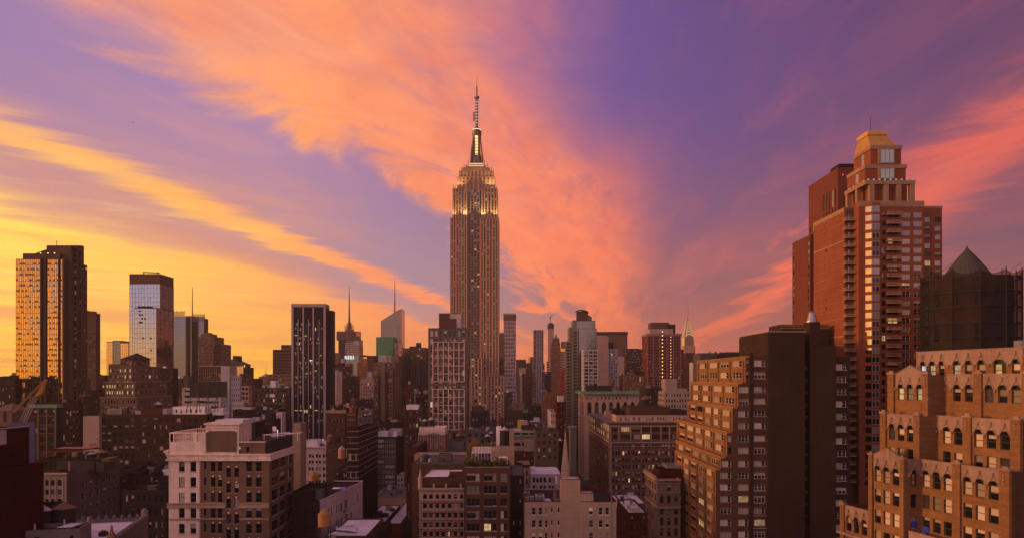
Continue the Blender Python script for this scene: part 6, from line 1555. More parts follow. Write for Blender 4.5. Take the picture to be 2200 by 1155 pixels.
# ------------------------------------------------------------------ cream and brown apartment house (near left of centre)
def cream_house():
    Y = 175.0; z = lambda p: Z(p, Y); xx = lambda p: X(p, Y); k = PXM(Y)
    b = Bld('apartment_house', 'near cream and brown brick apartment house with balustrade and roof pergola', 'building', (xx(480), Y + 10))
    x0, xs, x1, D = xx(362.5), xx(428), xx(578.5), 19.5
    zt = z(988); S = 4.053
    zy = lambda v: Z(870 + v / S, Y); xv = lambda v: xx(340 + v / S)
    WS = W(1, style='sash', fr=FR_B, lit=.05, bl=.08, ha=.16, d=.3); WN = W(1, style='plain', fr=FR_B, lit=0, bl=0, ha=0, d=.3)
    def cols(lst, x_from, offs):
        op = []
        for u0, u1, tops, h, sp in lst:
            for t in tops:
                if zy(t + h) < 22: continue
                op.append((xv(u0) - x_from, xv(u1) - x_from, zy(t + h), zy(t), sp))
        return op
    rows = [490 + 134.8 * i for i in range(9)]; off = [543 + 134 * i for i in range(9)]
    stone = b.part('stone_front', CREAM); brick = b.part('brick_front', BB3)
    b.facade(stone, (x0, Y, 0), (1, 0, 0), (0, -1, 0), xs - x0, zt, cols([(180, 230, rows, 84, WS), (280, 330, rows, 84, WS)], x0, 0), .3)
    b.facade(brick, (xs, Y, 0), (1, 0, 0), (0, -1, 0), x1 - xs, zt, cols([(398, 418, rows, 66, WN), (458, 497, rows, 84, WS), (518, 557, rows, 84, WS), (592, 632, off, 84, WS), (662, 702, off, 84, WS), (765, 815, rows, 84, WS), (848, 900, rows, 84, WS)], xs, 0), .3)
    side = b.part('brick_side', BB3)
    so = []
    for v0, v1 in ((.10, .34), (.42, .64), (.74, .93)):
        for t in rows: 
            if zy(t + 80) > 22: so.append((v0 * D, v1 * D, zy(t + 84), zy(t - 6), W(1, style='pair', fr=FR_B, lit=.07, bl=.08, ha=.2, d=.3)))
    b.facade(side, (x1, Y, 0), (0, 1, 0), (1, 0, 0), D, zt, so, .3)
    w = b.part('rear_wall', BB3); w.quad((x0, Y + D, 0), (x0, Y, 0), (x0, Y, zt), (x0, Y + D, zt)); w.quad((x1, Y + D, 0), (x0, Y + D, 0), (x0, Y + D, zt), (x1, Y + D, zt))
    # sills, keystones, toothed edge of the stone
    sl = b.part('sill', STRIPE); kb = b.part('keystone', CREAM)
    for u0, u1, rr in ((180, 230, rows), (280, 330, rows), (458, 497, rows), (518, 557, rows), (592, 632, off), (662, 702, off), (765, 815, rows), (848, 900, rows)):
        for t in rr:
            sl.box(xv(u0 - 4), xv(u1 + 4), Y - .14, Y - .003, zy(t + 90), zy(t + 84.5))
            if u0 > 450: kb.box(xv((u0 + u1) / 2 - 6), xv((u0 + u1) / 2 + 6), Y - .10, Y - .003, zy(t - 3), zy(t - 17))
    for i in range(60):
        q = 492 + i * 11.5 * 1.1
        if i % 2 == 0: kb.box(xs + .003, xs + .28, Y - .04, Y - .003, zy(q + 11), zy(q))
    for t in rows:
        for v0, v1 in ((.10, .34), (.42, .64), (.74, .93)): sl.box(x1 + .003, x1 + .12, Y + v0 * D - .1, Y + v1 * D + .1, zy(t + 92), zy(t + 85))
    # string courses and frieze
    c = b.part('string_course', LIME)
    for v0, v1, pr in ((848, 856, .35), (856, 884, .12), (884, 892, .35), (984, 994, .3)): 
        for a_, e_ in ((78 if v0 < 900 else 98, 586), (708, 966)):
            c.box(xv(a_), xv(e_), Y - pr, Y - .004, zy(v1), zy(v0) - .003)
    fz = b.part('frieze', CREAM)
    fz.box(x0 - .25, x1 + .25, Y - .25, Y + .4, zt, z(974)); fz.box(x1 - .4, x1 + .25, Y + .41, Y + D, zt, z(974)); fz.box(x0 - .25, x0 + .4, Y + .41, Y + D, zt, z(974))
    for v, t, pr in ((480, 10, .55), (466, 5, .4), (432, 7, .5)): fz.box(x0 - pr, x1 + pr, Y - pr, Y - .253, zy(v), zy(v - t)); fz.box(x1 + .253, x1 + pr, Y - .25, Y + D, zy(v), zy(v - t))
    for i in range(7):
        cx = xv(125 + 136 * i * .998); 
        for j in range(16):
            a0, a1 = 2 * math.pi * j / 16, 2 * math.pi * (j + 1) / 16; fz.bar((cx + .30 * math.cos(a0), Y - .30, zy(446) + .30 * math.sin(a0)), (cx + .30 * math.cos(a1), Y - .30, zy(446) + .30 * math.sin(a1)), .07, 4)
        if i < 6:
            a, e = cx + .55, xv(125 + 136 * (i + 1)) - .55; zm = zy(446)
            fz.box(a, e, Y - .33, Y - .253, zm + .30, zm + .38); fz.box(a, e, Y - .33, Y - .253, zm - .38, zm - .30); fz.box(a, a + .08, Y - .33, Y - .253, zm - .3, zm + .3); fz.box(e - .08, e, Y - .33, Y - .253, zm - .3, zm + .3)
    b.part('roof', ROOF_G).quad((x0 + .4, Y + .4, z(976)), (x1 - .4, Y + .4, z(976)), (x1 - .4, Y + D, z(976)), (x0 + .4, Y + D, z(976)))
    # attic with balustrade at the left
    at = b.part('attic', CREAM); xa = xx(441); zb_ = z(948); Dl = 15
    at.box(x0 + .1, xa, Y + .15, Y + .9, z(974), zb_); at.box(x0 + .1, x0 + .9, Y + .91, Y + Dl, z(974), zb_); at.box(x0 + .1, xa, Y + Dl + .01, Y + Dl + .8, z(974), zb_)
    at.box(x0 - 1.3, x0 - .26, Y + .1, Y + Dl, z(972), z(967)); at.box(x0 - .9, x0 - .26, Y + .2, Y + Dl, z(975), z(972) - .003)
    ba = b.part('balustrade', CREAM); zr = z(931)
    ba.box(x0, xa, Y + .1, Y + .95, zr, zr + .28); ba.box(x0, x0 + .9, Y + .951, Y + Dl, zr, zr + .28); ba.box(x0, xa, Y + Dl + .001, Y + Dl + .85, zr, zr + .28)
    for xq in (x0 + .1, xv(140) - 1.0, xv(300), xa - .9): ba.box(xq, xq + .9, Y + .12, Y + .92, zb_ + .003, zr - .003)
    nb = 12
    for i in range(nb): xq = xv(148) + (xv(296) - xv(148)) * i / (nb - 1); ba.frustum((xq, Y + .5), .14, .10, zb_, zb_ + .6, 8); ba.frustum((xq, Y + .5), .10, .2, zb_ + .6, zb_ + 1.0, 8); ba.frustum((xq, Y + .5), .2, .1, zb_ + 1.0, zr, 8)
    ba.box(xv(300) + 1.0, xa - 1.0, Y + .3, Y + .8, zb_ + .003, zr - .003)
    for i in range(18):
        yy = Y + 1.6 + i * .74; ba.frustum((x0 + .5, yy), .12, .2, zb_, zb_ + .9, 6); ba.frustum((x0 + .5, yy), .2, .1, zb_ + .9, zr, 6)
        xq = x0 + .6 + (xa - x0 - 1) * i / 17; ba.frustum((xq, Y + Dl + .4), .12, .2, zb_, zb_ + .9, 6); ba.frustum((xq, Y + Dl + .4), .2, .1, zb_ + .9, zr, 6)
    # bulkhead with brick panel and cream frame
    bk0, bk1 = xx(440.5), xx(511.5); zk = z(912)
    b.box(bk0, bk1, Y + .5, Y + 9, z(976), zk, CREAM, part='bulkhead'); pn = b.part('brick_panel', BB3)
    pn.box(xv(416), xv(676), Y + .35, Y + .497, zy(405), zy(232)); pn.box(xv(432), xv(660), Y + .36, Y + .496, zy(231.8), zy(222))
    cb = b.part('bulkhead_cornice', CREAM); cb.box(bk0 - .35, bk1 + .35, Y + .1, Y + 9.4, zk + .003, zk + .45); cb.box(bk0 - .15, bk1 + .15, Y + .3, Y + .49, zk - .8, zk - .55)
    b.part('bulkhead_roof', ROOF_L).box(xx(455), xx(515), Y + 2, Y + 9, zk + .46, z(902))
    # roof house with two windows and pergola deck
    h0, h1 = xx(500), xx(568); zh = z(950)
    b.box(h0, h1, Y + .6, Y + 8, z(976), zh, BB3, front=(( .04 * (h1 - h0) + .3, .18 * (h1 - h0) + .3, 1.0 - .6 + .2, zh - z(976) - 1.0, W(1, style='pair', d=.2), 'u'), (.40 * (h1 - h0), .49 * (h1 - h0), .6, zh - z(976) - 1.0, W(1, style='plain', d=.2), 'd')), part='roof_house'); b.part('coping', CREAM).box(h0 - .1, h1 + .1, Y + .45, Y + .8, zh + .003, zh + .25)
    tr = b.part('terrace_screen', BLACK); tr.box(h1 + .3, x1 - .1, Y + .8, Y + 1.0, z(976), z(946)); tr.box(x1 - .5, x1 - .3, Y + 1.01, Y + D - 1, z(976), z(946))
    dp = b.part('terrace_deck', ROOF_D); dp.box(h0, x1 - .6, Y + 8.2, Y + D - .5, z(976), z(950))
    pg = b.part('pergola', WHITE); zp = z(944)
    for (xa_, ya, xb_, yb) in ((xx(540), Y + 9, xx(575), Y + 9), (xx(545), Y + 15, xx(606), Y + 15), (xx(571), Y + 4, xx(604), Y + 18), (xx(536), Y + 9, xx(572), Y + 18)): pg.bar((xa_, ya, zp + .5), (xb_, yb, zp + .5), .13, 4)
    for xp, yp in ((xx(540), Y + 9), (xx(570), Y + 9), (xx(600), Y + 15), (xx(545), Y + 15)): pg.bar((xp, yp, z(958)), (xp, yp, zp + .5), .1, 4)
    # roof terrace plants in planter
    b.finish()
    for i, (px, yy, s_, lab) in enumerate(((421, Y + 6, .9, 'dark green shrub on the balustraded roof terrace'), (413, Y + 9, .7, 'small shrub deeper on the balustraded roof terrace'))): shrub(lab, xx(px), yy, z(950) - .4, s_, 1.1, (.035, .05, .02))
BB3 = wall('brick_house_brown', (.165, .105, .072), .18, brick=.4, streak=.22)

# ------------------------------------------------------------------ planting
LEAFM = {}
def leaf_mat(rgb):
    if rgb in LEAFM: return LEAFM[rgb]
    m, g = new_mat('leaf')
    oi = g.node('ShaderNodeNewGeometry'); n = g.noise(oi.outputs['Position'], 1.4, 3, .6); v = g.m('ADD', .35, g.m('MULTIPLY', n, 1.3))
    principled(g, base=g.mix(1.0, rgb, g.xyz(v, v, v), 'MULTIPLY'), rough=.6, spec=.3); LEAFM[rgb] = m; return m
def shrub(label, x, y, z0, r, h, rgb, n=420, group='shrubs on roof terraces', name='shrub', cat='shrub'):
    rng = random.Random(hash((round(x, 1), round(y, 1))) & 0xffff)
    e = thing(name, label, cat, (x, y, z0), group)
    m = MB(); m.bar((x, y, z0), (x, y, z0 + h * .6), .05 * r + .02, 5)
    for i in range(5): a = rng.uniform(0, 6.28); m.bar((x, y, z0 + h * .3), (x + math.cos(a) * r * .6, y + math.sin(a) * r * .6, z0 + h * rng.uniform(.6, .9)), .03, 4)
    m.build('stem', plain('bark', (.06, .045, .035), .8), e)
    m = MB(); cl = [(rng.gauss(0, .38), rng.gauss(0, .38), rng.uniform(.25, .95), rng.uniform(.18, .4)) for _ in range(12)]
    for i in range(n):
        c = rng.choice(cl); d = Vector((rng.gauss(0, 1), rng.gauss(0, 1), rng.gauss(0, 1))).normalized() * (rng.random() ** .4) * c[3]
        p = Vector((x + (c[0] + d.x) * r, y + (c[1] + d.y) * r, z0 + max(.05, (c[2] + d.z * .7)) * h)); s_ = rng.uniform(.06, .14) * max(r, .8)
        u = Vector((rng.gauss(0, 1), rng.gauss(0, 1), rng.gauss(0, 1))).normalized(); v = u.orthogonal().normalized()
        m.quad(p - u * s_, p - v * s_ * .55, p + u * s_, p + v * s_ * .55)
    m.build('foliage', leaf_mat(rgb), e)
    return e
cream_house()

# ------------------------------------------------------------------ foreground centre
def striped_house():
    Y = 235.0; z = lambda p: Z(p, Y); xx = lambda p: X(p, Y); k = PXM(Y)
    b = Bld('ornate_building', 'red and white striped Victorian loft with corner pinnacle beside the roof garden building', 'building', (xx(950), Y + 8))
    x0, x1, D = xx(900), xx(997), 15.0; ST = wall('stone_dusky', (.38, .27, .225), .2)
    zt = z(1047); rows = [780 + 85 * i for i in range(7)]
    zy = lambda v: Z(880 + v / 4.2, Y); xv = lambda v: xx(880 + v / 4.2)
    op = []; cs = [(120, 157), (176, 210), (233, 267), (286, 320), (344, 378), (397, 431), (455, 486)]
    for v in rows:
        for c0, c1 in cs: op.append((xv(c0) - x0, xv(c1) - x0, zy(v + 20), zy(v - 23), W(1, style='arch' if v in (780, 865 + 170) else 'sash', fr=FR_D, lit=.01, bl=.02, ha=.05, d=.35)))
    b.facade(b.part('wall', ST), (x0, Y, 0), (1, 0, 0), (0, -1, 0), x1 - x0, zt, op, .35)
    w = b.part('wall', ST); w.quad((x0, Y + D, 0), (x0, Y, 0), (x0, Y, zt), (x0, Y + D, zt)); w.quad((x1, Y, 0), (x1, Y + D, 0), (x1, Y + D, zt), (x1, Y, zt))
    rs = b.part('red_course', wall('course_red', (.14, .02, .016), .15)); pl = b.part('colonnette', ST)
    for i, (p0, p1) in enumerate([(84, 119)] + [(cs[j][1], cs[j + 1][0]) for j in range(6)]):
        a, e = xv(p0 + 3), xv(p1 - 3)
        for j in range(44):
            q = 815 + j * 11.5
            if j % 2 == 0: rs.box(a, e, Y - .14, Y - .003, zy(q + 5.5), zy(q))
    for v in (815, 905, 990, 1075): 
        rs.box(xv(84), x1, Y - .2, Y - .143, zy(v + 6), zy(v)); pl.box(xv(84), x1, Y - .3, Y - .143, zy(v + 12), zy(v + 7))
        for i in range(26): 
            a = xv(110 + i * 14.5); rs.face([(a, Y - .22, zy(v + 21)), (a + .5, Y - .22, zy(v + 21)), (a + .25, Y - .22, zy(v + 13))])
    co = b.part('cornice', STRIPE); co.box(x0 - .3, x1, Y - .7, Y + .3, z(1050), zt); 
    for i in range(22): co.box(x0 + (x1 - x0) * i / 22, x0 + (x1 - x0) * (i + .5) / 22, Y - .6, Y - .3, z(1053), z(1050) - .003)
    # mansard-like roof behind parapet, lavender skylight slope and dark terrace
    b.part('roof', ROOF_D).quad((x0, Y + .3, z(1046)), (x1, Y + .3, z(1046)), (x1, Y + D, z(1046)), (x0, Y + D, z(1046)))
    a = b.part('attic', BB); a.box(xx(905), xx(997), Y + 3, Y + 11, z(1046), z(1028)); sk = b.part('roof_slope', ROOF_L)
    sk.face([(xx(911), Y + 3.2, z(1026)), (xx(962), Y + 3.2, z(1026)), (xx(962), Y + 11, z(1018)), (xx(918), Y + 11, z(1018))]); a.box(xx(963), xx(996), Y + 5, Y + 11, z(1028), z(1016)); sk.box(xx(965), xx(990), Y + 5.2, Y + 8, z(1016) + .003, z(1015))
    fr = b.part('roof_frame', STRIPE); fr.bar((xx(909), Y + 3, z(1027)), (xx(920), Y + 11, z(1017)), .16, 4); fr.bar((xx(960), Y + 3, z(1026)), (xx(966), Y + 11, z(1017)), .16, 4); fr.box(xx(918), xx(966), Y + 10.9, Y + 11.2, z(1018), z(1016.8))
    pn = b.part('pinnacle', STRIPE); c = (xx(902.5), Y + .4); pn.frustum(c, .75, .65, zt, z(1028), 8); pn.frustum(c, .9, .9, z(1028), z(1026), 8); pn.frustum(c, .6, .05, z(1026), z(1006), 8)
    for p in (932, 958, 990): pn.box(xx(p - 2), xx(p + 2), Y - .3, Y + .3, zt + .003, z(1038))
    b.finish()
striped_house()
def garden_building():
    Y = 222.0; z = lambda p: Z(p, Y); xx = lambda p: X(p, Y)
    b = Bld('loft_building', 'brown brick loft with overgrown roof garden and greenhouse frame, lower centre', 'building', (xx(1045), Y + 8))
    x0, x1, D = xx(998), xx(1094.5), 20.0; zt = z(1003); S = 4.2
    zy = lambda v: Z(880 + v / S, Y); xv = lambda v: xx(880 + v / S); op = []
    for i in range(7):
        v = 570 + 113.3 * i
        for c0, c1, st, vv in ((512, 635, 'triple', 'xxdxdxd'), (667, 788, 'triple', 'xmddxhd'), (820, 880, 'pair', 'xddxxxd')):
            var = {0: 'b' if c0 == 820 else 'x', 1: 'b' if c0 == 512 else 'd'}.get(i, vv[i])
            if i == 0 and c0 == 667: var = 'x'
            if i == 4 and c0 == 667: var = 'm'
            op.append((xv(c0) - x0, xv(c1) - x0, zy(v + 67), zy(v), W(1, style=st, fr=FR_B, d=.3), var))
    G2 = wall('brick_garden', (0.112, 0.0561, 0.0396), .18, brick=.35)
    b.facade(b.part('wall', G2), (x0, Y, 0), (1, 0, 0), (0, -1, 0), x1 - x0, zt, op, .3)
    w = b.part('wall', G2); w.quad((x0, Y + D, 0), (x0, Y, 0), (x0, Y, zt), (x0, Y + D, zt))
    b.facade(b.part('side_wall', BBD), (x1, Y, 0), (0, 1, 0), (1, 0, 0), D, zt, [o for o in b.grid(W(3, 3.8, .3, .45, 'sash', lit=0), D, zt, 0, Y)], .25)
    w.quad((x1, Y + D, 0), (x0, Y + D, 0), (x0, Y + D, zt), (x1, Y + D, zt))
    pi = b.part('pilaster', G2)
    for p in (999.5, 1035.5, 1071, 1092): pi.box(xx(p - 1.4), xx(p + 1.4), Y - .2, Y - .004, 0, zy(560))
    sl = b.part('sill', STRIPE)
    for i in range(7):
        v = 570 + 113.3 * i + 67.5
        for c0, c1 in ((512, 635), (667, 788), (820, 880)): sl.box(xv(c0 - 4), xv(c1 + 4), Y - .16, Y - .003, zy(v + 6), zy(v))
    ac = b.part('window_unit', METAL_L)
    for c, i in ((600, 3), (690, 3), (765, 3), (770, 4), (615, 2), (770, 2)): v = 570 + 113.3 * i + 60; ac.box(xv(c - 14), xv(c + 14), Y - .45, Y - .17, zy(v + 14), zy(v))
    b.part('roof', ROOF_D).quad((x0, Y, zt - .6), (x1, Y, zt - .6), (x1, Y + D, zt - .6), (x0, Y + D, zt - .6))
    pp = b.part('parapet', STRIPE); pp.box(x0, x1, Y + .003, Y + .35, zt, zt + .2)
    # greenhouse frame and glazing
    gh = b.part('greenhouse', WHITE); gx0, gx1, gy0, gy1, gz0, gz1 = xx(1012), xx(1054), Y + 5, Y + 12, zt - .6, z(967)
    for i in range(7):
        x = gx0 + (gx1 - gx0) * i / 6; gh.bar((x, gy0, gz0), (x, gy0, gz1 - 1.2), .06, 4); gh.bar((x, gy0, gz1 - 1.2), (x, gy1, gz1), .06, 4)
    gh.bar((gx0, gy0, gz1 - 1.2), (gx1, gy0, gz1 - 1.2), .07, 4); gh.bar((gx0, gy1, gz1), (gx1, gy1, gz1), .07, 4)
    b.part('greenhouse_glass', glass('greenhouse_pane', (.25, .27, .30), .15, .3)).quad((gx0, gy0 + .05, gz1 - 1.22), (gx1, gy0 + .05, gz1 - 1.22), (gx1, gy1, gz1 - .03), (gx0, gy1, gz1 - .03))
    b.part('stair_house', BEIGE).box(xx(1053), xx(1073), Y + 7, Y + 13, zt - .6, z(968)); b.part('pergola', WHITE).box(xx(1071), xx(1090), Y + 4, Y + 6, z(985.5), z(984)); 
    for p in (1072, 1089): b.part('pergola', WHITE).box(xx(p), xx(p + .8), Y + 4, Y + 4.2, zt - .6, z(985.6))
    b.finish()
    spots = [(1001, .6, 1.3, 3.6, 0), (1008, 1.2, 1.4, 3.0, 1), (1016, .7, 1.5, 2.6, 2), (1024, 1.0, 1.6, 3.0, 1), (1033, .7, 1.5, 2.7, 0), (1041, 1.2, 1.7, 3.3, 2), (1050, .8, 1.5, 2.8, 1), (1058, 1.0, 1.5, 2.6, 2), (1066, 1.3, 1.7, 3.4, 0), (1075, 1.0, 1.3, 2.4, 2), (1083, .8, 1.1, 1.6, 2), (1004, 4, 1.8, 4.4, 0), (1070, 5, 1.6, 4.0, 1)]
    looks = ('yellow green shrub at the %s', 'olive bushy shrub at the %s', 'dark green shrub at the %s')
    where = ['far left roof garden corner', 'left part of the roof garden edge', 'roof garden edge under greenhouse left post', 'roof garden edge before the greenhouse', 'middle of the greenhouse front', 'tall spot before the greenhouse', 'right post of the greenhouse', 'roof garden edge by stair house', 'front of the stair house', 'roof garden edge left of pergola', 'roof garden edge under the pergola', 'rear left of the roof garden', 'rear of the stair house side']
    for (p, dy, r, h, c), wh in zip(spots, where): shrub(looks[c] % wh, xx(p), Y + dy, zt - .5, r, h * .8, ((.13, .12, .02), (.085, .09, .02), (.03, .05, .015))[c], 700)
    for p, yy, r, h, lab in ((1018, 240, 2.4, 5.2, 'golden autumn tree behind the greenhouse on the left'), (1031, 242, 2.0, 4.4, 'golden autumn tree behind the greenhouse middle'), (1054, 241, 1.6, 4.2, 'small golden autumn tree behind the stair house')): shrub(lab, X(p, yy), yy, Z(976, yy), r, h, (.22, .14, .02), 800, 'autumn trees behind the roof garden', 'garden_tree', 'tree')
garden_building()
def beige_house():
    Y = 220.0; z = lambda p: Z(p, Y); xx = lambda p: X(p, Y); S = 5.925
    zy = lambda v: Z(960 + v / S, Y); xv = lambda v: xx(1100 + v / S)
    b = Bld('stucco_building', 'plain beige stucco building with blank stair tower and small windows, lower centre', 'building', (xx(1225), Y + 12))
    x0, x1, D = xx(1127), xx(1324), 27.0; zt = z(1077)
    op = []
    for i in range(5):
        v = 765 + 161 * i
        for c0, c1, h, st in ((250, 302, 92, 'sash'), (338, 385, 92, 'sash'), (420, 452, 92, 'sash'), (497, 517, 64, 'plain'), (583, 605, 64, 'plain'), (982, 1030, 92, 'pair'), (1103, 1153, 92, 'sash'), (1188, 1236, 92, 'sash')):
            var = 'u' if (i == 0 and c0 == 982) else ('h' if i == 2 and c0 in (250, 338) else ('b' if (i, c0) in ((2, 1103), (2, 1188), (0, 420)) else ('h' if (i, c0) == (1, 1188) else 'd')))
            op.append((xv(c0) - x0, xv(c1) - x0, zy(v + h), zy(v), W(1, style=st, fr=FR_W, d=.25), var))
    b.facade(b.part('wall', BEIGE), (x0, Y, 0), (1, 0, 0), (0, -1, 0), x1 - x0, zt, op, .25)
    w = b.part('wall', BEIGE); w.quad((x0, Y + D, 0), (x0, Y, 0), (x0, Y, zt), (x0, Y + D, zt)); w.quad((x1, Y, 0), (x1, Y + D, 0), (x1, Y + D, zt), (x1, Y, zt)); w.quad((x1, Y + D, 0), (x0, Y + D, 0), (x0, Y + D, zt), (x1, Y + D, zt))
    b.part('roof', ROOF_D).quad((x0, Y, zt - .5), (x1, Y, zt - .5), (x1, Y + D, zt - .5), (x0, Y + D, zt - .5))
    cp = b.part('coping', BR); cp.box(x0, xx(1205), Y - .08, Y + .35, zt, zt + .18); cp.box(x0, x0 + .3, Y + .36, Y + D, zt - .5, zt + .18); cp.box(xx(1275), x1, Y - .08, Y + .35, zt, zt + .15); cp.box(x1 - .3, x1, Y + .36, Y + D, zt - .5, zt + .5); cp.box(xx(1250), x1 - .31, Y + D - .3, Y + D, zt - .5, zt + .5)
    b.box(xx(1204.8), xx(1246.5), Y - .05, Y + 7, 0, z(1029), BEIGE, part='stair_tower', par=.4, roof=ROOF_L); b.part('tower_coping', BR).box(xx(1204.8), xx(1246.5), Y - .1, Y + .3, z(1029) + .003, z(1027.6)); b.part('tower_coping', BR).box(xx(1245), xx(1246.5), Y + .31, Y + 7, z(1029) + .003, z(1027.6)); b.part('tower_coping', BR).box(xx(1204.8), xx(1206.3), Y + .31, Y + 7, z(1029) + .003, z(1027.6))
    b.box(xx(1246.6), xx(1275), Y - .04, Y + 5, zt + .2, z(1059), BEIGE, part='stair_tower', par=.3, roof=ROOF_L); b.part('tower_coping', BR).box(xx(1246.6), xx(1275), Y - .08, Y + .3, z(1059) + .003, z(1057.8))
    sl = b.part('sill', WHITE)
    for o in op: sl.box(x0 + o[0] - .1, x0 + o[1] + .1, Y - .1, Y - .003, o[2] - .16, o[2] - .003)
    pipe = b.part('vent_pipe', METAL_L); pipe.bar((xx(1314), Y - .25, 10), (xx(1314), Y - .25, z(1064)), .12, 6); pipe.frustum((xx(1314), Y - .25), .25, .25, z(1064), z(1063), 8)
    ww = b.part('snow_patch', ROOF_L); ww.face([(xx(1169), Y + 1, zt - .48), (xx(1190), Y + 1, zt - .48), (xx(1183), Y + 9, zt - .48), (xx(1170), Y + 9, zt - .48)]); ww.box(xx(1197), xx(1200), Y + 6, Y + 10, z(1045), z(1031))
    st = b.part('roof_stair', BTAN)
    for i in range(8): st.box(xx(1191), xx(1199), Y + 4 + i * .4, Y + 4.4 + i * .4, zt - .5, zt - .2 + i * .35)
    b.finish()
    roof_unit('large grey roof unit on the beige stucco building', 1160, 1079, 19, Y + 4, 15, 4)
    for p, q, w, h, lab in ((1133, 1077, 7, 11, 'slim pale roof box near the beige parapet corner'), (1143, 1077, 8, 12, 'pipe topped roof box beside the large grey unit'), (1132, 1066, 12, 10, 'grey roof box at the rear of the beige roof'), (1197, 1079, 9, 8, 'small roof box by the blank stair tower')): roof_unit(lab, p, q, w, Y + 3 if q > 1070 else Y + 14, h, 1.5)
beige_house()
def spire():
    Y = 310.0; c = (X(1216, Y), Y + 4); z = lambda p: Z(p, Y)
    e = thing('church_spire', 'tall pale stone church spire behind the beige stucco building', 'church spire', (c[0], c[1], 0))
    m = MB(); m.box(c[0] - 2.6, c[0] + 2.6, c[1] - 2.6, c[1] + 2.6, 0, z(1050)); m.build('tower', BTAN, e)
    m = MB(); m.frustum(c, 14.5 * PXM(Y), .10, z(1050) - 2, z(927), 8, rot=R(22.5))
    for i in range(8):
        a = R(22.5 + 45 * i); r0 = 14.5 * PXM(Y); m.bar((c[0] + r0 * math.cos(a), c[1] + r0 * math.sin(a), z(1050) - 2), (c[0], c[1], z(927)), .10, 4)
    m.build('steeple', wall('stone_spire', (.52, .38, .27), .2), e)
    m = MB()
    for q, r in ((940, 1.5), (958, 3.0), (985, 5.3), (1008, 7.3)):
        for a in (250, 295): aa = R(a - 22); m.box(c[0] + r * PXM(Y) * math.cos(aa) - .13, c[0] + r * PXM(Y) * math.cos(aa) + .13, c[1] + r * PXM(Y) * math.sin(aa) - .1, c[1] + r * PXM(Y) * math.sin(aa) + .1, z(q + 4), z(q))
    m.build('lucarne', BBD, e)
    m = MB(); m.bar((*c, z(927)), (*c, z(907)), .06, 5); m.frustum(c, .25, .25, z(926), z(923), 8); m.box(c[0] - .5, c[0] + .5, c[1] - .05, c[1] + .05, z(913.5), z(912.7)); m.build('cross', COPPER, e)
spire()
def white_roof():
    Y = 330.0; z = lambda p: Z(p, Y); xx = lambda p: X(p, Y)
    b = Bld('low_building', 'low building with broad lavender white roof and paired windows left of the church spire', 'building', (xx(1165), Y + 28))
    b.pbox(1140, 1203, 1017, Y, 26, LGREY, front=W(1, 3.6, 1, .62, 'sash', top=1.6, cols=[(.07, .155), (.19, .275), (.31, .395), (.44, .525), (.62, .70), (.73, .815)], lit=0, bl=.1, ha=.1), roof=ROOF_L, par=0); b.pbox(1106, 1204, 1017 - .3, Y + 26.01, 30, LGREY, roof=ROOF_L, par=0)
    b.pbox(1113, 1139, 1003, Y + 6, 14, BEIGE, z0=10, front=W(2, 4, .3, .6, 'plain', lit=0, bl=0, ha=0), roof=ROOF_D, part='roof_house'); b.part('awning', METAL).box(xx(1112.5), xx(1139.5), Y + 5, Y + 21, z(1003) + .003, z(1000))
    vt = b.part('roof_vent', METAL)
    for p, dy in ((1168, 27), (1199, 24), (1181, 40)): vt.box(xx(p), xx(p + 5), Y + dy, Y + dy + 1.5, z(1017), z(1013))
    b.finish()
white_roof()
tower('brick_building', 'narrow dark brown house with pale little windows in the gap beside the roof garden building', 1096, 1126, 1020, 262, 40, BBD, W(2, 3.7, .25, .45, 'sash', lit=.02, bl=.3), W(3), roof=ROOF_G).finish()
def red_beige():
    Y = 430.0; z = lambda p: Z(p, Y); xx = lambda p: X(p, Y)
    b = Bld('brick_building', 'red brick and beige building with green cornice band behind the lavender white roof', 'building', (xx(1148), Y + 20), 1010)
    b.pbox(1098, 1172, 967, Y - 1, 30, BR, front=W(4, 4, .14, .4, 'sash', lit=0, top=1.8, bl=.2)); b.pbox(1165, 1195, 954, Y, 30, BR, front=W(1, 4.2, .18, .5, 'sash', top=2.4, lit=0))
    b.part('stucco_band', BEIGE).box(xx(1166), xx(1195.2), Y - .12, Y - .004, z(974), z(953)); b.pbox(1100, 1126, 957, Y - .5, 12, BEIGE, z0=z(967), front=W(3, 4, .4, .5, 'pair', top=1.2), part='upper_storey'); b.pbox(1126, 1168, 941, Y - 1.5, 20, BEIGE, z0=z(968), part='upper_storey')
    b.pbox(1100, 1172, 924, Y + 2, 24, BEIGE, z0=z(966), front=W(4, 6, .84, .32, 'plain', top=1.2, lit=0, bl=0, ha=0), roof=ROOF_L, part='upper_storey'); b.part('cornice', COPPER).box(xx(1100), xx(1173), Y + .8, Y + 1.99, z(938), z(933.5))
    b.pbox(1120, 1151, 914, Y + 8, 10, DARK, z0=z(925), part='plant_room', roof=COPPER)
    b.finish()
red_beige()
def yellow_box():
    e = thing('stair_bulkhead', 'bright yellow rooftop stair box with pale side, centre right', 'roof hut', (X(1119, 470), 472, Z(930, 470))); m = MB(); m.box(X(1112, 470), X(1126, 470), 470, 476, Z(930, 470), Z(902, 470)); m.build('wall', plain('paint_yellow', (.50, .33, .04), .5), e)
    m = MB(); m.box(X(1126.1, 470), X(1133, 470), 470.5, 476, Z(930, 470), Z(903, 470)); m.build('side_wall', LGREY, e)
    m = MB(); m.box(X(1122, 470), X(1125, 470), 469.9, 469.99, Z(928, 470), Z(917, 470)); m.build('door', METAL, e)
yellow_box()
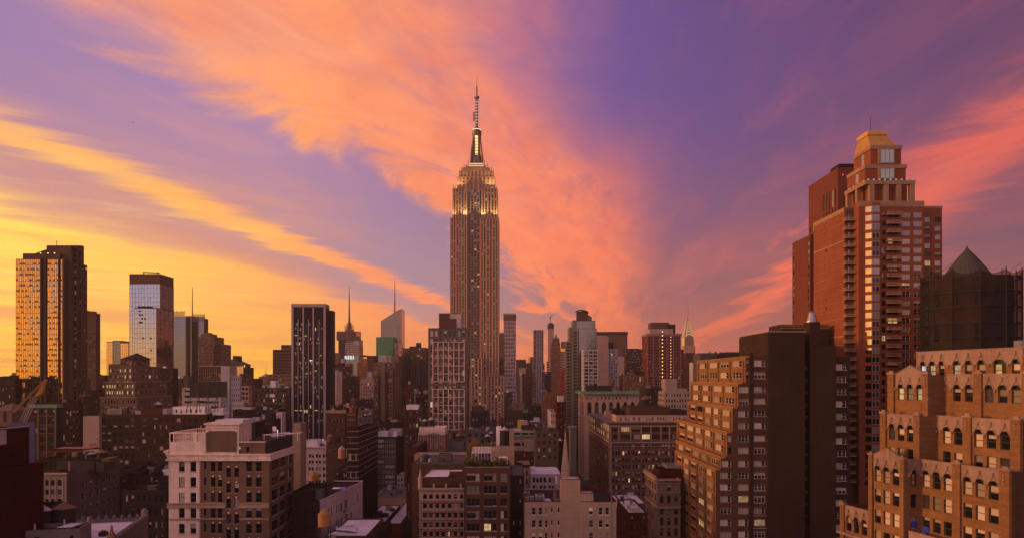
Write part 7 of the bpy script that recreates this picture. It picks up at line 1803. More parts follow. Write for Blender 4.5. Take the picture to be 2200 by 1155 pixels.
def tank_block():
    Y = 300.0
    b = Bld('brick_building', 'tan building with square shaft carrying the large dark water tank', 'building', (X(1085, Y), Y + 10), 1010)
    b.pbox(1053, 1105, 957, Y, 20, BEIGE, right=W(3, 3.7, .3, .5, 'plain')); b.pbox(1094, 1104, 922, Y + 2, 8, BEIGE, z0=Z(957, Y) - .9, part='shaft'); b.pbox(1066, 1076, 916, Y + 9, 6, WHITE, z0=Z(957, Y) - .9, part='stair_house')
    b.finish(); water_tank('largest dark water tank beside the square tan shaft', 1083.5, 957, 20.5, Y + 1, 1.55, .08, wood=WOOD_D, cone=CONE_L, ch=.34)
tank_block()

# ------------------------------------------------------------------ left foreground and courtyards
tower('brick_loft', 'very wide dark brown loft with many sash windows across the left middle', 214, 442, 889, 400, 26, wall('brick_loft_brown', (0.0561, 0.031, 0.0231), .2, brick=.3), W(18, 3.83, .62, .54, 'pair', top=2.2, m=.01, lit=.02, bl=.16, ha=.2, fr=FR_B), W(4, 3.8, .4, .5, 'sash'), 1010,
      extra=[(302, 349, 877, 2, 10, BR), (347, 357, 877, 2.2, 10, LGREY), (371, 440, 873, 4, 8, WHITE, W(6, 4, .3, .5, 'plain', lit=0), None, 'penthouse'), (455, 480, 877, 9, 8, WHITE, W(3, 4, .3, .5, 'plain', lit=0), None, 'penthouse')]).finish()
roof_unit('pale louvred casing on the wide brown loft roof', 246, 889, 30, 403, 12, 4)
roof_unit('small black roof unit right of the pale louvred casing', 268, 889, 9, 403, 13, 3, METAL)
b = tower('blank_building', 'building end wall painted blank beige with rust stains, left middle', 178.5, 213, 893, 396, 3, wall('paint_blank_beige', (0.357, 0.264, 0.23), .10, streak=.1), None, None, 970, roof=ROOF_G, par=.5)
st = b.part('rust_stain', plain('rust_paint', (.30, .07, .03), .7))
for p, q, s_ in ((208, 942, 3), (210, 948, 2.2), (196, 955, 4), (203, 953, 4), (199, 958, 3), (207, 957, 3)): st.face([(X(p + s_ * math.cos(a) * (1 + .3 * math.sin(3 * a + p)), 396), 395.97, Z(q + s_ * .6 * math.sin(a), 396)) for a in [i * .7 for i in range(9)]][::-1])
b.finish()
b = tower('loft_building', 'dark loft with green copper cornice, three bay ribbon windows and navy side, far left', 64, 121, 868, 330, 4, BB, W(3, 4.0, .78, .55, 'triple', top=2.6, lit=.01, bl=.15, ha=.3, m=.03), None, 965, roof=ROOF_L)
b.pband(64, 121, 868, 875, 330, 4, .6, COPPER); pi = b.part('pier', BTAN)
for p in (64, 81.5, 100, 118.5): pi.box(X(p, 330), X(p + 2.5, 330), 329.5, 329.99, 0, Z(876, 330))
for q in (892, 911, 929): pi.box(X(66.6, 330), X(118.4, 330), 329.6, 329.99, Z(q + 1.2, 330), Z(q, 330))
b.part('side_sheet', NAVY).box(X(121, 330) + .01, X(121, 330) + .12, 330, 334, 0, Z(872, 330)); b.finish()
tower('loft_building', 'brown loft with tall strip windows between copper cornice loft and blank beige wall', 132, 170, 864, 350, 3, BBD, W(5, 3.8, .5, .66, 'plain', lit=.02, top=4), W(3, 3.8, .4, .5, 'plain'), 965, extra=[(133, 141, 857, .5, 2, BTAN), (152, 168, 861, 1, 2)]).finish()
tower('flat_block', 'low long dark block behind the strip window loft at the golden tower foot', 150, 222, 842, 470, 6, BBD, W(14, 3.8, .5, .5, 'plain', lit=.02), None, 900, extra=[(188, 212, 836, 1, 4, DARK), (178, 189, 812, 2, 3, GREY)]).finish()
tower('flat_block', 'dull brown low block at the far left edge before the golden tower', -40, 33, 812, 400, 6, BBD, W(10, 3.7, .5, .5, 'plain', lit=.02), W(5), 925, extra=[(-20, 15, 808, 1, 4)]).finish()
tower('flat_block', 'tiny far rooftop block at the left edge of the horizon', 6, 33, 807, 900, 20, BTAN, W(6, 3.7, .5, .5, 'plain', lit=.0), None, 840, extra=[(20, 27, 805, 3, 8), (25, 34, 800, 5, 8)]).finish()
def grey_house():
    Y = 260.0
    b = Bld('stucco_house', 'grey brown tank house with shallow gabled roof at the left edge', 'building', (X(5, Y), Y + 6), 930)
    b.pbox(-25, 25, 882, Y, 12, PINK2, roof=None); m = b.part('gabled_roof', PINK2); x0, x1 = X(-26, Y), X(26, Y); q = [(x0, Y - .3, Z(882, Y)), (x1, Y - .3, Z(882, Y)), (x1, Y + 12, Z(882, Y)), (x0, Y + 12, Z(882, Y))]; c = (X(3, Y), Y + 6, Z(866, Y))
    for i in range(4): m.face((q[i], q[(i + 1) % 4], c))
    b.part('side_door', BBD).box(X(8, Y), X(13, Y), Y - .1, Y - .01, Z(905, Y), Z(882, Y)); b.finish()
PINK2 = wall('stucco_dusky', (0.15, 0.0975, 0.0825), .15)
grey_house()
def oxblood():
    Y = 150.0
    b = Bld('brick_building', 'big blank dark oxblood red wall building at the left edge', 'building', (X(20, Y), Y + 8))
    x1, x2 = X(63, Y), X(97, Y); z1, z2 = Z(915, Y), Z(992, Y)
    b.box(x1 - 30, x1, 112, Y, 0, z1, BRD, par=.6); b.box(x1 + .01, x2, 112, Y - .4, 0, z2, BRD, par=.4)
    w = b.part('worn_patch', LGREY); w.box(x1 + .01, x1 + .03, 140.6, 143.2, z1 - 3.0, z1 - .2); b.part('orange_strip', BO).box(x1 + .01, x1 + .05, 132, 137.5, z2 + .5, z1 - .6)
    b.part('coping', LGREY).box(x1 - .3, x1 + .1, 112, Y, z1 + .003, z1 + .15); b.finish()
    e = thing('construction_hoarding', 'blue tarpaulin screen on frame behind the oxblood red wall', 'hoarding', (X(66, 172), 172, 30)); m = MB(); m.box(X(20, 172), X(74.5, 172), 172, 172.1, 30, Z(906, 172)); m.build('tarpaulin', plain('tarp_navy', (.035, .045, .14), .6), e)
    m = MB()
    for p in (30, 52, 74): m.bar((X(p, 172), 172.2, 30), (X(p, 172), 172.2, Z(903, 172)), .08, 5)
    m.build('post', METAL, e)
oxblood()
def crane():
    Y = 200.0; P = lambda p, q, d=0: Vector((X(p, Y), Y + d, Z(q, Y)))
    e = thing('crane', 'yellow lattice boom construction crane rising behind the oxblood red building', 'crane', (X(52, Y), Y, Z(905, Y)))
    CY = plain('crane_orange', (.32, .15, .03), .45); CW = plain('crane_white', (.40, .36, .34), .5)
    def lattice(m, a, b_, w, n, r=.06):
        d = (b_ - a); ln = d.length; d.normalize(); u = d.cross(Vector((0, 1, 0))).normalized() * w; v = Vector((0, 1, 0)) * w
        cs = [u + v, u - v, -u - v, -u + v]
        for c in cs: m.bar(a + c, b_ + c, r, 4)
        for i in range(n):
            f0, f1 = i / n, (i + 1) / n
            for k in range(4): m.bar(a + d * ln * f0 + cs[k], a + d * ln * f1 + cs[(k + 1) % 4], r * .6, 3)
    m = MB(); lattice(m, P(49, 905), P(74, 852), .55, 10); m.build('mast', CW, e)
    m = MB(); lattice(m, P(33, 885, -1), P(101, 816, -1), .16, 20, .04); m.build('boom', CY, e)
    m = MB(); m.face([P(74, 852, .3), P(90, 846, .3), P(101, 815, .3), P(97, 815, .3)]); m.face([P(97, 815, -.3), P(101, 815, -.3), P(90, 846, -.3), P(74, 852, -.3)]); m.bar(P(90, 846), P(101, 815), .3, 5); m.bar(P(74, 852), P(90, 846), .3, 5); m.build('machinery_deck', CY, e)
    m = MB(); m.bar(P(56, 861, -1), P(101, 814, -1), .03, 3); m.bar(P(33, 885, -1), P(60, 853, -1), .03, 3); m.build('cable', METAL, e)
crane()
def cornice_house():
    Y = 230.0; z = lambda p: Z(p, Y); xx = lambda p: X(p, Y)
    b = Bld('loft_building', 'grey brown loft with pale corniced front and long plain side, lower left', 'building', (xx(120), Y + 15))
    x0, x1, D = xx(80), xx(144), 31.0; GB_ = wall('brick_grey_brown', (0.129, 0.0986, 0.085), .22)
    b.box(x0, x1, Y, Y + D, 0, z(1016), GB_, front=None, right=[W(1, 3.75, 1, .45, 'sash', top=4, cols=[(.26, .31), (.40, .45), (.53, .585), (.66, .71), (.77, .82), (.88, .93)], lit=.0, bl=.1, ha=.35, fr=FR_W)], roof=ROOF_D)
    fr = b.part('stone_front', LIME); b2 = [(xx(p0) - x0, xx(p1) - x0, z(q + 13), z(q), W(1, style='arch' if i == 0 else 'sash', fr=FR_D, lit=0, bl=0, ha=.1)) for p0, p1 in ((99, 106), (110.5, 118.5), (125, 134)) for i, q in enumerate((1029, 1050, 1070, 1090, 1110, 1130))]
    b.facade(fr, (x0, Y - .3, 0), (1, 0, 0), (0, -1, 0), x1 - x0, z(1014), b2, .28); fr.quad((x1, Y - .3, 0), (x1, Y - .003, 0), (x1, Y - .003, z(1014)), (x1, Y - .3, z(1014)))
    c = b.part('cornice', LIME); c.box(x0, x1 + .5, Y - 1.1, Y - .31, z(1018), z(1015)); c.box(x0, x1 + .2, Y - .5, Y - .31, z(1024), z(1022)); c.box(x0, x1 + .2, Y - .5, Y - .31, z(1063), z(1061))
    for p in (97, 108, 121.5, 137): c.box(xx(p - 1), xx(p + 1), Y - .55, Y - .31, 20, z(1025))
    b.box(xx(70), xx(155), Y + 12, Y + 13, z(1016) - 1, Z(990, Y + 12), BLACK, part='roof_screen'); b.box(xx(154), xx(173), Y + 13, Y + 20, z(1016) - 1, Z(994, Y + 13), OLIVE, part='bulkhead')
    b.box(xx(196), xx(219), Y + 28, Y + 30.9, z(1016) - 1, Z(990, Y + 28), DARK, part='bulkhead'); wd = b.part('side_bulkhead', GB_); wd.box(x1 - 2.6, x1 - .02, Y + 24, Y + D, z(1016) - .9, z(1002))
    b.part('cloth', PINK).box(x1 - 3.2, x1 - 2.9, Y + 6, Y + 6.5, z(1016), z(996)); b.finish()
    water_tank('wide dark tank with orange cone roof above the corniced grey brown loft', 214, 990, 21, 262, .55, .35, wood=WOOD_D, cone=WOOD, ch=.22)
    water_tank('smaller tank with grey lavender cone left of the orange cone tank', 191, 990, 17, 264, .55, .35, wood=WOOD_D, cone=CONE_L, ch=.22)
    e = thing('steel_deck', 'rust red steel roof deck frame behind the corniced loft', 'roof deck', (X(135, 290), 290, Z(985, 290))); m = MB()
    for i in range(9): m.box(X(93 + i * 10, 290), X(94 + i * 10, 290), 290, 302, Z(967.6, 290), Z(966, 290)); m.bar((X(93 + i * 10, 290), 290.3, Z(985, 290)), (X(93 + i * 10, 290), 290.3, Z(967.7, 290)), .1, 4)
    m.box(X(92, 290), X(178, 290), 289.8, 289.99, Z(970, 290), Z(967, 290)); m.box(X(92, 290), X(178, 290), 302, 302.2, Z(970, 290), Z(967, 290)); m.build('frame', RUST, e); m = MB(); m.box(X(100, 290), X(176, 290), 296, 302, Z(965.9, 290), Z(965, 290)); m.build('deck_sheet', wall('deck_pink', (.34, .16, .13), .3), e)
    tower('flat_block', 'unlit low block carrying the rust red steel deck, left middle', 80, 180, 985, 288, 20, BBD, W(9, 3.7, .4, .5, 'plain', lit=0), None, 1010).finish()
cornice_house()
def tank_terrace():
    Y = 148.0; z = lambda p: Z(p, Y); xx = lambda p: X(p, Y)
    b = Bld('roof_building', 'low building with lavender roof ringed by crenellated parapet, bottom left', 'building', (X(318, 173), 173))
    zr = Z(1106, 173) - 1.2; x1 = X(318, 173); x0 = x1 - 38; D = 25.0; TP = wall('terracotta_dim', (0.168, 0.133, 0.119), .25)
    b.box(x0, x1, Y - 8, Y + D, 0, zr + .01, TP, right=W(9, 3.7, .5, .5, 'arch', lit=0, bl=.0, ha=.1, top=1.5), roof=ROOF_L, par=0)
    pr = b.part('parapet', TP)
    pr.box(x1 - .5, x1 - .003, Y - 8, Y + D, zr + .012, zr + .8); pr.box(x0, x1 - .51, Y + D - .5, Y + D, zr + .012, zr + .8)
    for i in range(16): yy = Y - 7.6 + i * 2.05; pr.box(x1 - .6, x1 + .2, yy, yy + 1.1, zr + .803, zr + 1.5); pr.frustum((x1 - .2, yy + .55), .55, .15, zr + 1.503, zr + 1.9, 8)
    for i in range(17): xq = x0 + 9 + i * 1.12 * (x1 - x0 - 10) / 19; pr.box(xq, xq + .7, Y + D - .55, Y + D + .05, zr + .803, zr + 1.3); pr.frustum((xq + .35, Y + D - .25), .4, .1, zr + 1.303, zr + 1.7, 8)
    pr.frustum((x1 - .6, Y + D - .5), .8, .8, zr + .8, zr + 2.4, 8); pr.frustum((x1 - .6, Y + D - .5), .8, .2, zr + 2.4, zr + 3.0, 8)
    b.box(xx(48) - 5.2, xx(172) - 5.2, Y - 1, Y + 6, zr, z(1130), TP, front=[W(1, 6, 1, .26, 'plain', top=1.3, cols=[(.13, .19), (.30, .38), (.84, .90)], lit=0, bl=0, ha=0)], part='roof_house'); b.part('skylight', ROOF_L).quad((xx(120) - 5.2, Y + .5, z(1130) + .02), (xx(150) - 5.2, Y + .5, z(1130) + .02), (xx(160) - 5.2, Y + 5, z(1130) + .02), (xx(132) - 5.2, Y + 5, z(1130) + .02))
    vt = b.part('vent_pipe', LGREY)
    for p, yy in ((50, Y - 2), (83, Y - 2), (125, Y + 2), (165, Y + 4)): vt.bar((xx(p) - 5.2, yy + 2, z(1130) - .5), (xx(p) - 5.2, yy + 2, z(1130) + 1.1), .18, 8)
    b.box(xx(-80), xx(30), Y + 9, Y + 16, zr, z(1098), DARK, part='plant_room')
    b.e.rotation_euler.z = R(13.5)
    b.finish()
    water_tank('dark tank with grey lavender cone on the lower left roof', 85, 1134, 31, 152, .95, .22, wood=WOOD_D, cone=CONE_L, ch=.32)
    water_tank('larger dark tank with dull tan cone on the lower left roof', 124.5, 1136, 44, 153, .78, .18, wood=WOOD_D, cone=wall('tank_cone_tan', (.15, .11, .08), .2), ch=.26)
    for p, q, w, lab in ((218, 1152, 14, 'dark roof box on the lavender roof'), (178, 1143, 9, 'small dark hatch near the skylight on the lavender roof')): roof_unit(lab, p, q, w, Y + 3, 10, 1.4, METAL)
    # finial close to the camera
    Yf = 120.0; c = (X(240, Yf), Yf); e = thing('roof_finial', 'rust orange onion finial rising at the bottom edge, lower left', 'finial', (c[0], c[1], Z(1200, Yf))); m = MB(); m.smooth = True; k = PXM(Yf)
    prof = [(1200, 9), (1172, 9), (1160, 9.8), (1152, 9.2), (1146, 7), (1142, 4), (1139, 2.6), (1136.5, 3.4), (1134, 2.2), (1131, 2.6), (1128, 1.2), (1125, .2)]
    for (q0, r0), (q1, r1) in zip(prof, prof[1:]): m.frustum(c, r0 * k, r1 * k, Z(q0, Yf), Z(q1, Yf), 18, caps=False)
    m.build('onion_dome', wall('copper_rust', (.22, .10, .05), .3), e); m = MB(); m.frustum(c, 11 * k, 11 * k, Z(1215, Yf), Z(1199, Yf), 18); m.build('base', TP, e)
    tower('finial_house', 'small turret house under the rust orange finial', 226, 256, 1198, Yf - 1.2, 2.4, TP, None, None).finish()
tank_terrace()
def dark_roofs():
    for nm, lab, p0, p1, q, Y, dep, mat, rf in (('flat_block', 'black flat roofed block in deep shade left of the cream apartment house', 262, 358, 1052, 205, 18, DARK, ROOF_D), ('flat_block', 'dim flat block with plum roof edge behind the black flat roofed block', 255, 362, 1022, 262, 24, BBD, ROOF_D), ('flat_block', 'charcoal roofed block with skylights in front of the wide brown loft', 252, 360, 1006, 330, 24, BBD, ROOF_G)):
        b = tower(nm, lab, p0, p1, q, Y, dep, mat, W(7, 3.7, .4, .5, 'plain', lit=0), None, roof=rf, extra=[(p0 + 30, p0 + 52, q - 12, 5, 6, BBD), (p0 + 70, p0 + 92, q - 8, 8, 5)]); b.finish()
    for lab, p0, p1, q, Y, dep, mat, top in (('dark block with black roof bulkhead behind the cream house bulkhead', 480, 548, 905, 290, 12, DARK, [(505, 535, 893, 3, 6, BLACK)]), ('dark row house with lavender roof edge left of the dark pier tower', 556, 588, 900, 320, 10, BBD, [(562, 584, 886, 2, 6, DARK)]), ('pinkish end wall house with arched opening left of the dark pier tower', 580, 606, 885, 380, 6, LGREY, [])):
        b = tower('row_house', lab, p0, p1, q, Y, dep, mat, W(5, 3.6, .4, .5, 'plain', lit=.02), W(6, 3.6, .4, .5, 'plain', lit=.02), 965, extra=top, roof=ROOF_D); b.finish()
    tower('row_house', 'long flat roofed dark house row below the olive lofts', 500, 600, 879, 450, 12, BBD, W(14, 3.6, .4, .5, 'plain', lit=.02), None, 930, extra=[(520, 540, 874, 5, 8, LGREY), (552, 590, 872, 8, 10, DARK)], roof=ROOF_G).finish()
    tower('row_house', 'dim brick row house right beside the dark pier tower foot', 600, 612, 900, 420, 14, BBD, W(3, 3.6, .4, .5, 'plain', lit=.02), W(9, 3.6, .4, .5, 'plain', lit=.04), 965, roof=ROOF_D).finish()
    e = thing('banner_sign', 'red and white upright sign panel on the dark street front', 'sign', (X(590, 330), 318, Z(935, 330))); m = MB(); m.box(X(586, 318), X(594, 318), 317.6, 317.9, Z(938, 318), Z(925, 318)); m.build('red_panel', plain('sign_red_paint', (.30, .02, .03), .5), e); m = MB(); m.box(X(586, 318), X(594, 318), 317.6, 317.9, Z(924.9, 318), Z(915, 318)); m.build('white_panel', WHITE, e); m = MB(); m.box(X(596, 318), X(597.5, 318), 317.5, 317.9, Z(938, 318), Z(922, 318)); m.build('lit_edge', emit('neon_white', (.8, .8, 1), .8), e)
    tower('stair_tower', 'plain tan stair shaft between cream apartment house and dark pier tower', 630, 645.5, 908, 210, 6, wall('stucco_tan', (.27, .20, .14), .12), None, None, 1000).finish()
dark_roofs()
b = tower('white_building', 'white stone office building with paired windows and cornice behind the twin orange tanks', 646, 722, 958, 426, 24, CREAM, W(1, 3.8, 1, .54, 'sash', top=4.4, lit=.01, bl=.15, ha=.25, fr=FR_D, cols=[(.085, .15), (.23, .29), (.31, .37), (.43, .49), (.51, .57), (.63, .69), (.71, .77), (.86, .93)]), W(5, 3.8, .3, .5, 'sash'), 1050, roof=ROOF_L, cor=(958, 961, 1.0, CREAM))
for q in (966, 994, 1012): b.pband(646, 722, q, q + 1.2, 426, 24, .3, CREAM, 'string_course')
for p in (647, 661, 675, 690, 705, 720): b.part('pilaster', CREAM).box(X(p, 426), X(p + 1.6, 426), 425.7, 425.98, 20, Z(966.5, 426))
b.pbox(654, 682, 945, 430, 10, WHITE, z0=Z(958, 426) - .9, part='penthouse'); b.pbox(690, 720, 947, 436, 8, WHITE, z0=Z(958, 426) - .9, part='penthouse'); m = b.part('sloped_hood', WHITE)
m.face([(X(715, 428), 428, Z(957, 428)), (X(733, 428), 428, Z(950, 428)), (X(733, 440), 440, Z(942, 440)), (X(715, 440), 440, Z(949, 440))]); b.finish()
b = tower('loft_building', 'brown loft with tan frieze and rows of pale windows right of the dark pier tower', 701, 741, 880, 400, 10, BB, W(9, 5.4, .5, .36, 'sash', top=4.6, lit=.05, bl=.3, ha=.2, m=.1), None, 960, extra=[(708, 742, 874, 8, 10, DARK), (709, 717, 869, 4, 6, BB)]); b.part('frieze', STRIPE2).box(X(701.5, 400), X(744, 400), 399.6, 399.99, Z(886.5, 400), Z(880, 400)); b.finish()
e = thing('roof_sign', 'small blank pinkish panel standing on a brown rooftop', 'panel', (X(746, 410), 410, Z(880, 410))); m = MB(); m.box(X(742.5, 410), X(750, 410), 410, 410.4, Z(875, 410), Z(865, 410)); m.build('panel', PINK, e); m = MB(); m.box(X(743, 410), X(743.6, 410), 410.1, 410.3, Z(881, 410), Z(875, 410)); m.box(X(749, 410), X(749.6, 410), 410.1, 410.3, Z(881, 410), Z(875, 410)); m.build('post', METAL, e)
b = tower('brick_tower', 'brown stair tower crowned by a round rust tank dome', 745, 764, 886, 370, 5, BB, None, None, 930)
for q in (889, 900): b.part('string_course', STRIPE2).box(X(745, 370), X(765, 370), 369.8, 369.98, Z(q + 1.4, 370), Z(q, 370))
b.finish()
water_tank('squat rust dome tank on the brown stair tower', 756.5, 887, 14, 371, .8, .1, wood=WOOD_R, cone=WOOD_R, ch=.3)
b = tower('brick_building', 'dark brown building banded with thin white stone courses', 745, 770, 922, 290, 42, BBD, W(2, 7, .5, .42, 'pair', top=2.4, lit=0, bl=.6, bot=24), W(8, 3.6, .4, .5, 'plain', lit=0, bl=.02, ha=.05), 1020, extra=[(747, 768, 917, 4, 8)])
for j in range(9):
    q = 925 + j * 12.5; c = b.part('stone_course', STRIPE); x0, x1 = X(745, 290), X(770, 290); c.box(x0, x1 + .1, 289.85, 289.98, Z(q + 1.1, 290), Z(q, 290)); c.box(x1 + .003, x1 + .12, 290, 332, Z(q + 1.1, 290), Z(q, 290))
b.finish()
b = tower('loft_building', 'olive tan loft with wide gridded industrial windows and dark side wall, centre left', 801.5, 851, 937, 530, 34, OLIVE, W(2, 3.7, .84, .6, 'wide', top=2.2, m=.03, lit=.02, bl=.1, ha=.45, fr=FR_W), None, 1055, roof=ROOF_L, extra=[(812, 832, 926, 8, 10, WHITE), (836, 862, 921, 14, 10, LGREY), (845, 853, 927, 3, 6, WHITE)], cor=(937, 939, .8, DARK)); b.part('side_sheet', DARK).box(X(851, 530) + .01, X(851, 530) + .1, 530, 564, 0, Z(939, 530)); b.finish()
tower('brick_building', 'narrow rust brick building left of the olive tan loft', 788, 801, 950, 525, 20, BR, W(2, 3.7, .35, .5, 'sash', lit=0), None, 1055).finish()
tower('row_house', 'small pale grey house front with nine windows in the street behind the grey flat roof', 853, 874, 1021, 500, 16, LGREY, W(3, 4, .5, .62, 'sash', lit=0, bl=.1), None, 1060).finish()
tower('brick_building', 'tall plum brick building with arched windows below the ornate orange crown', 873, 898, 958, 300, 30, BR, W(3, 5.6, .3, .6, 'sash', lit=0, top=4), None, roof=ROOF_G).finish()
def ornate_crown():
    Y = 330.0
    b = Bld('ornate_building', 'orange ornate building with pale roof hut and twin tanks left of the gridded hotel', 'building', (X(927, Y), Y + 12), 1000)
    b.pbox(898, 955, 935, Y, 22, BO, front=W(5, 6.6, .36, .42, 'pair', top=3, lit=.02, bl=.3, ha=.4, fr=FR_W), roof=ROOF_D); b.pbox(901, 956, 917, Y + 6, 12, CREAM, z0=Z(936, Y), front=[W(1, 5, 1, .6, 'plain', top=1.2, cols=[(.06, .2), (.78, .94)], lit=0, bl=0, ha=0), W(1, 4, 1, .4, 'plain', top=2.4, cols=[(.62, .7)], lit=0)], roof=ROOF_L, part='roof_hut')
    o = b.part('ornament', STRIPE)
    for i in range(12): p = 899 + i * 5; o.box(X(p, Y), X(p + 1.2, Y), Y - .5, Y - .01, Z(972, Y), Z(931 - (i % 3) * 2, Y)); o.frustum((X(p + .6, Y), Y - .1), .35, .05, Z(931 - (i % 3) * 2, Y), Z(926, Y), 6)
    for i in range(5): p = 903 + i * 11; o.box(X(p, Y), X(p + 6, Y), Y - .3, Y - .01, Z(955, Y), Z(953.6, Y))
    d = b.part('dome', GREY); d.frustum((X(930, Y), Y + 3), 4, 2, Z(936, Y), Z(932, Y), 16); d.frustum((X(930, Y), Y + 3), 2, .3, Z(932, Y), Z(930.5, Y), 16)
    b.finish()
    water_tank('left smaller tank of the pair over the pale roof hut', 912, 917, 11, 341, .95, .25, wood=WOOD_D, cone=CONE_L, ch=.42); water_tank('right larger tank of the pair over the pale roof hut', 926, 917, 13.5, 340, .95, .25, wood=WOOD_D, cone=CONE_L, ch=.36)
ornate_crown()
def long_roof():
    Y = 252.0
    b = Bld('brick_building', 'long low brown building with bulkhead and round black tank behind the striped Victorian loft', 'building', (X(945, Y), Y + 15))
    b.pbox(885, 1000, 995, Y, 30, wall('brick_long_roof', (0.0858, 0.0528, 0.0396), .2), front=W(5, 3.8, .3, .5, 'plain', lit=0, bl=.0, ha=0, top=3), roof=ROOF_G, par=.3); b.pbox(942, 969, 975, Y + 9, 6, GREY, z0=Z(996, Y), part='bulkhead'); b.part('bulkhead_door', BLACK).box(X(952, Y + 9), X(955.5, Y + 9), Y + 8.9, Y + 8.99, Z(992, Y + 9), Z(983, Y + 9))
    b.part('mast', METAL).bar((X(983, Y), Y + 4, Z(995, Y)), (X(983, Y), Y + 4, Z(980, Y)), .1, 5)
    b.pbox(890, 1000, 976, Y + 36, 10, BEIGE, z0=0, part='rear_wing', roof=ROOF_L, front=W(12, 3, .5, .4, 'plain', lit=0)); b.finish()
    e = thing('cooling_tower', 'round black cooling drum lying on the long brown roof', 'cooling tower', (X(913, 262), 262, Z(994, 262))); m = MB(); c = (X(913, 262), 262); m.frustum(c, 1.9, 1.9, Z(994, 262), Z(980, 262), 18); m.frustum(c, 1.9, .9, Z(980, 262), Z(974, 262), 18); m.build('drum', METAL, e); m = MB(); m.frustum((X(924, 262), 261), .9, .7, Z(994, 262), Z(983, 262), 14); m.build('side_drum', METAL_L, e)
    tower('brick_building', 'grey hut with cone roofed tank between ornate orange building and roof garden', 973, 996, 948, 310, 14, GREY, None, None, 990).finish(); water_tank('dark tank with orange cone on the grey hut', 985, 948, 14, 311, .8, .1, wood=WOOD_D, cone=WOOD, ch=.42)
long_roof()
def wedge_house():
    Y = 185.0; z = lambda p: Z(p, Y); xx = lambda p: X(p, Y)
    b = Bld('white_building', 'white painted building with receding side wall and cluttered dark roof, lower centre left', 'building', (-52, 203))
    zt = z(1075); x1 = xx(687); x0 = xx(646); x2 = -44.9; y2 = 220.0
    PW = wall('paint_offwhite', (0.425, 0.34, 0.34), .12, streak=.2)
    u = Vector((x2 - x1, y2 - Y, 0)); L = u.length; u.normalize(); nn = Vector((u.y, -u.x, 0))
    op = []; sp = W(1, style='sash', fr=FR_D, lit=.0, bl=.05, ha=.1, d=.3)
    for a0, a1, qs in ((.17, .20, (3.0, 9.6)), (.235, .265, (3.0, 9.6)), (.345, .375, (3.2, 7.3, 11.4, 15.5)), (.39, .415, (3.2, 7.3, 11.4, 15.5)), (.43, .485, (3.2, 7.3, 11.4, 15.5)), (.53, .60, (3.0, 7.1, 11.2, 15.3)), (.67, .72, (7.2, 11.3)), (.86, .885, (3.0,)), (.895, .915, (7.0, 11.2))):
        for v in qs: op.append((a0 * L, a1 * L, zt - v - 2.3, zt - v, sp, 'm' if (a0, v) == (.53, 11.2) else None))
    b.facade(b.part('side_wall', PW), (x1, Y, 0), u, nn, L, zt, op, .3)
    b.facade(b.part('front_wall', BBD), (x0, Y, 0), (1, 0, 0), (0, -1, 0), x1 - x0, zt, [(.7 + i * 2.2, 1.5 + i * 2.2, zt - 4.4 - j * 3.9, zt - 2.4 - j * 3.9, sp) for i in range(2) for j in range(4)], .3)
    rf = b.part('roof', ROOF_D); rf.face([(x0, Y, zt - .3), (x1, Y, zt - .3), (x2, y2, zt - .3), (x0, y2, zt - .3)]); w = b.part('rear_wall', BBD); w.quad((x0, y2, 0), (x0, Y, 0), (x0, Y, zt), (x0, y2, zt)); w.quad((x2, y2, 0), (x0, y2, 0), (x0, y2, zt), (x2, y2, zt))
    cp = b.part('coping', PW); cp.bar((x1, Y, zt + .05), (x2, y2, zt + .05), .16, 4); cp.box(x0, x2, y2 - .3, y2, zt, zt + .3)
    b.box(x0 - 2, xx(671), Y + .5, Y + 15, 0, z(1054), BBD, part='front_block', roof=ROOF_D); b.box(xx(671) + .01, xx(685), Y + 2.5, Y + 6, zt - .4, z(1056), GREY, part='front_block')
    tp = b.part('roof_sheet', WHITE); tp.face([(-50.6, 205, zt), (-49.0, 205, zt), (-48.6, 208, zt), (-50.8, 208, zt)]); b.part('blue_tarp', plain('tarp_bright', (.03, .08, .55), .5)).face([(-48.4, 203.5, zt + .1), (-46.9, 203.5, zt + .1), (-46.6, 206.2, zt + .5), (-48.0, 206.4, zt + .3)])
    fe = b.part('fire_escape', METAL); o = Vector((x1, Y, 0)) + u * (.465 * L) + nn * .2
    for dd in (0, 1.4): q = o + u * dd + nn * .8; fe.bar((q.x, q.y, 15), (q.x, q.y, zt), .05, 4)
    for v in (5.6, 9.7, 13.8): a, e = o + u * -.3, o + u * 1.8; fe.face([(a.x, a.y, zt - v), (e.x, e.y, zt - v), (e.x + nn.x, e.y + nn.y, zt - v), (a.x + nn.x, a.y + nn.y, zt - v)])
    b.finish()
    water_tank('orange wooden tank with pointed cone in front of the white painted side wall', 693.5, 1160, 27, 172, .95, 1.05, wood=wall('tank_wood_orange', (.38, .19, .075), .15), cone=wall('tank_cone_orange', (.30, .15, .07), .15), ch=.45)
    roof_unit('silver duct box on the front corner of the white painted roof', 678, 1070, 14, 188, 8, 2)
    water_tank('orange tank with wide cone on the dark roof before the white stone building', 672, 1034, 22, 224, .55, .06, wood=wall('tank_wood_orange', (.38, .19, .075), .15), cone=wall('tank_cone_orange', (.30, .15, .07), .15), ch=.36)
wedge_house()
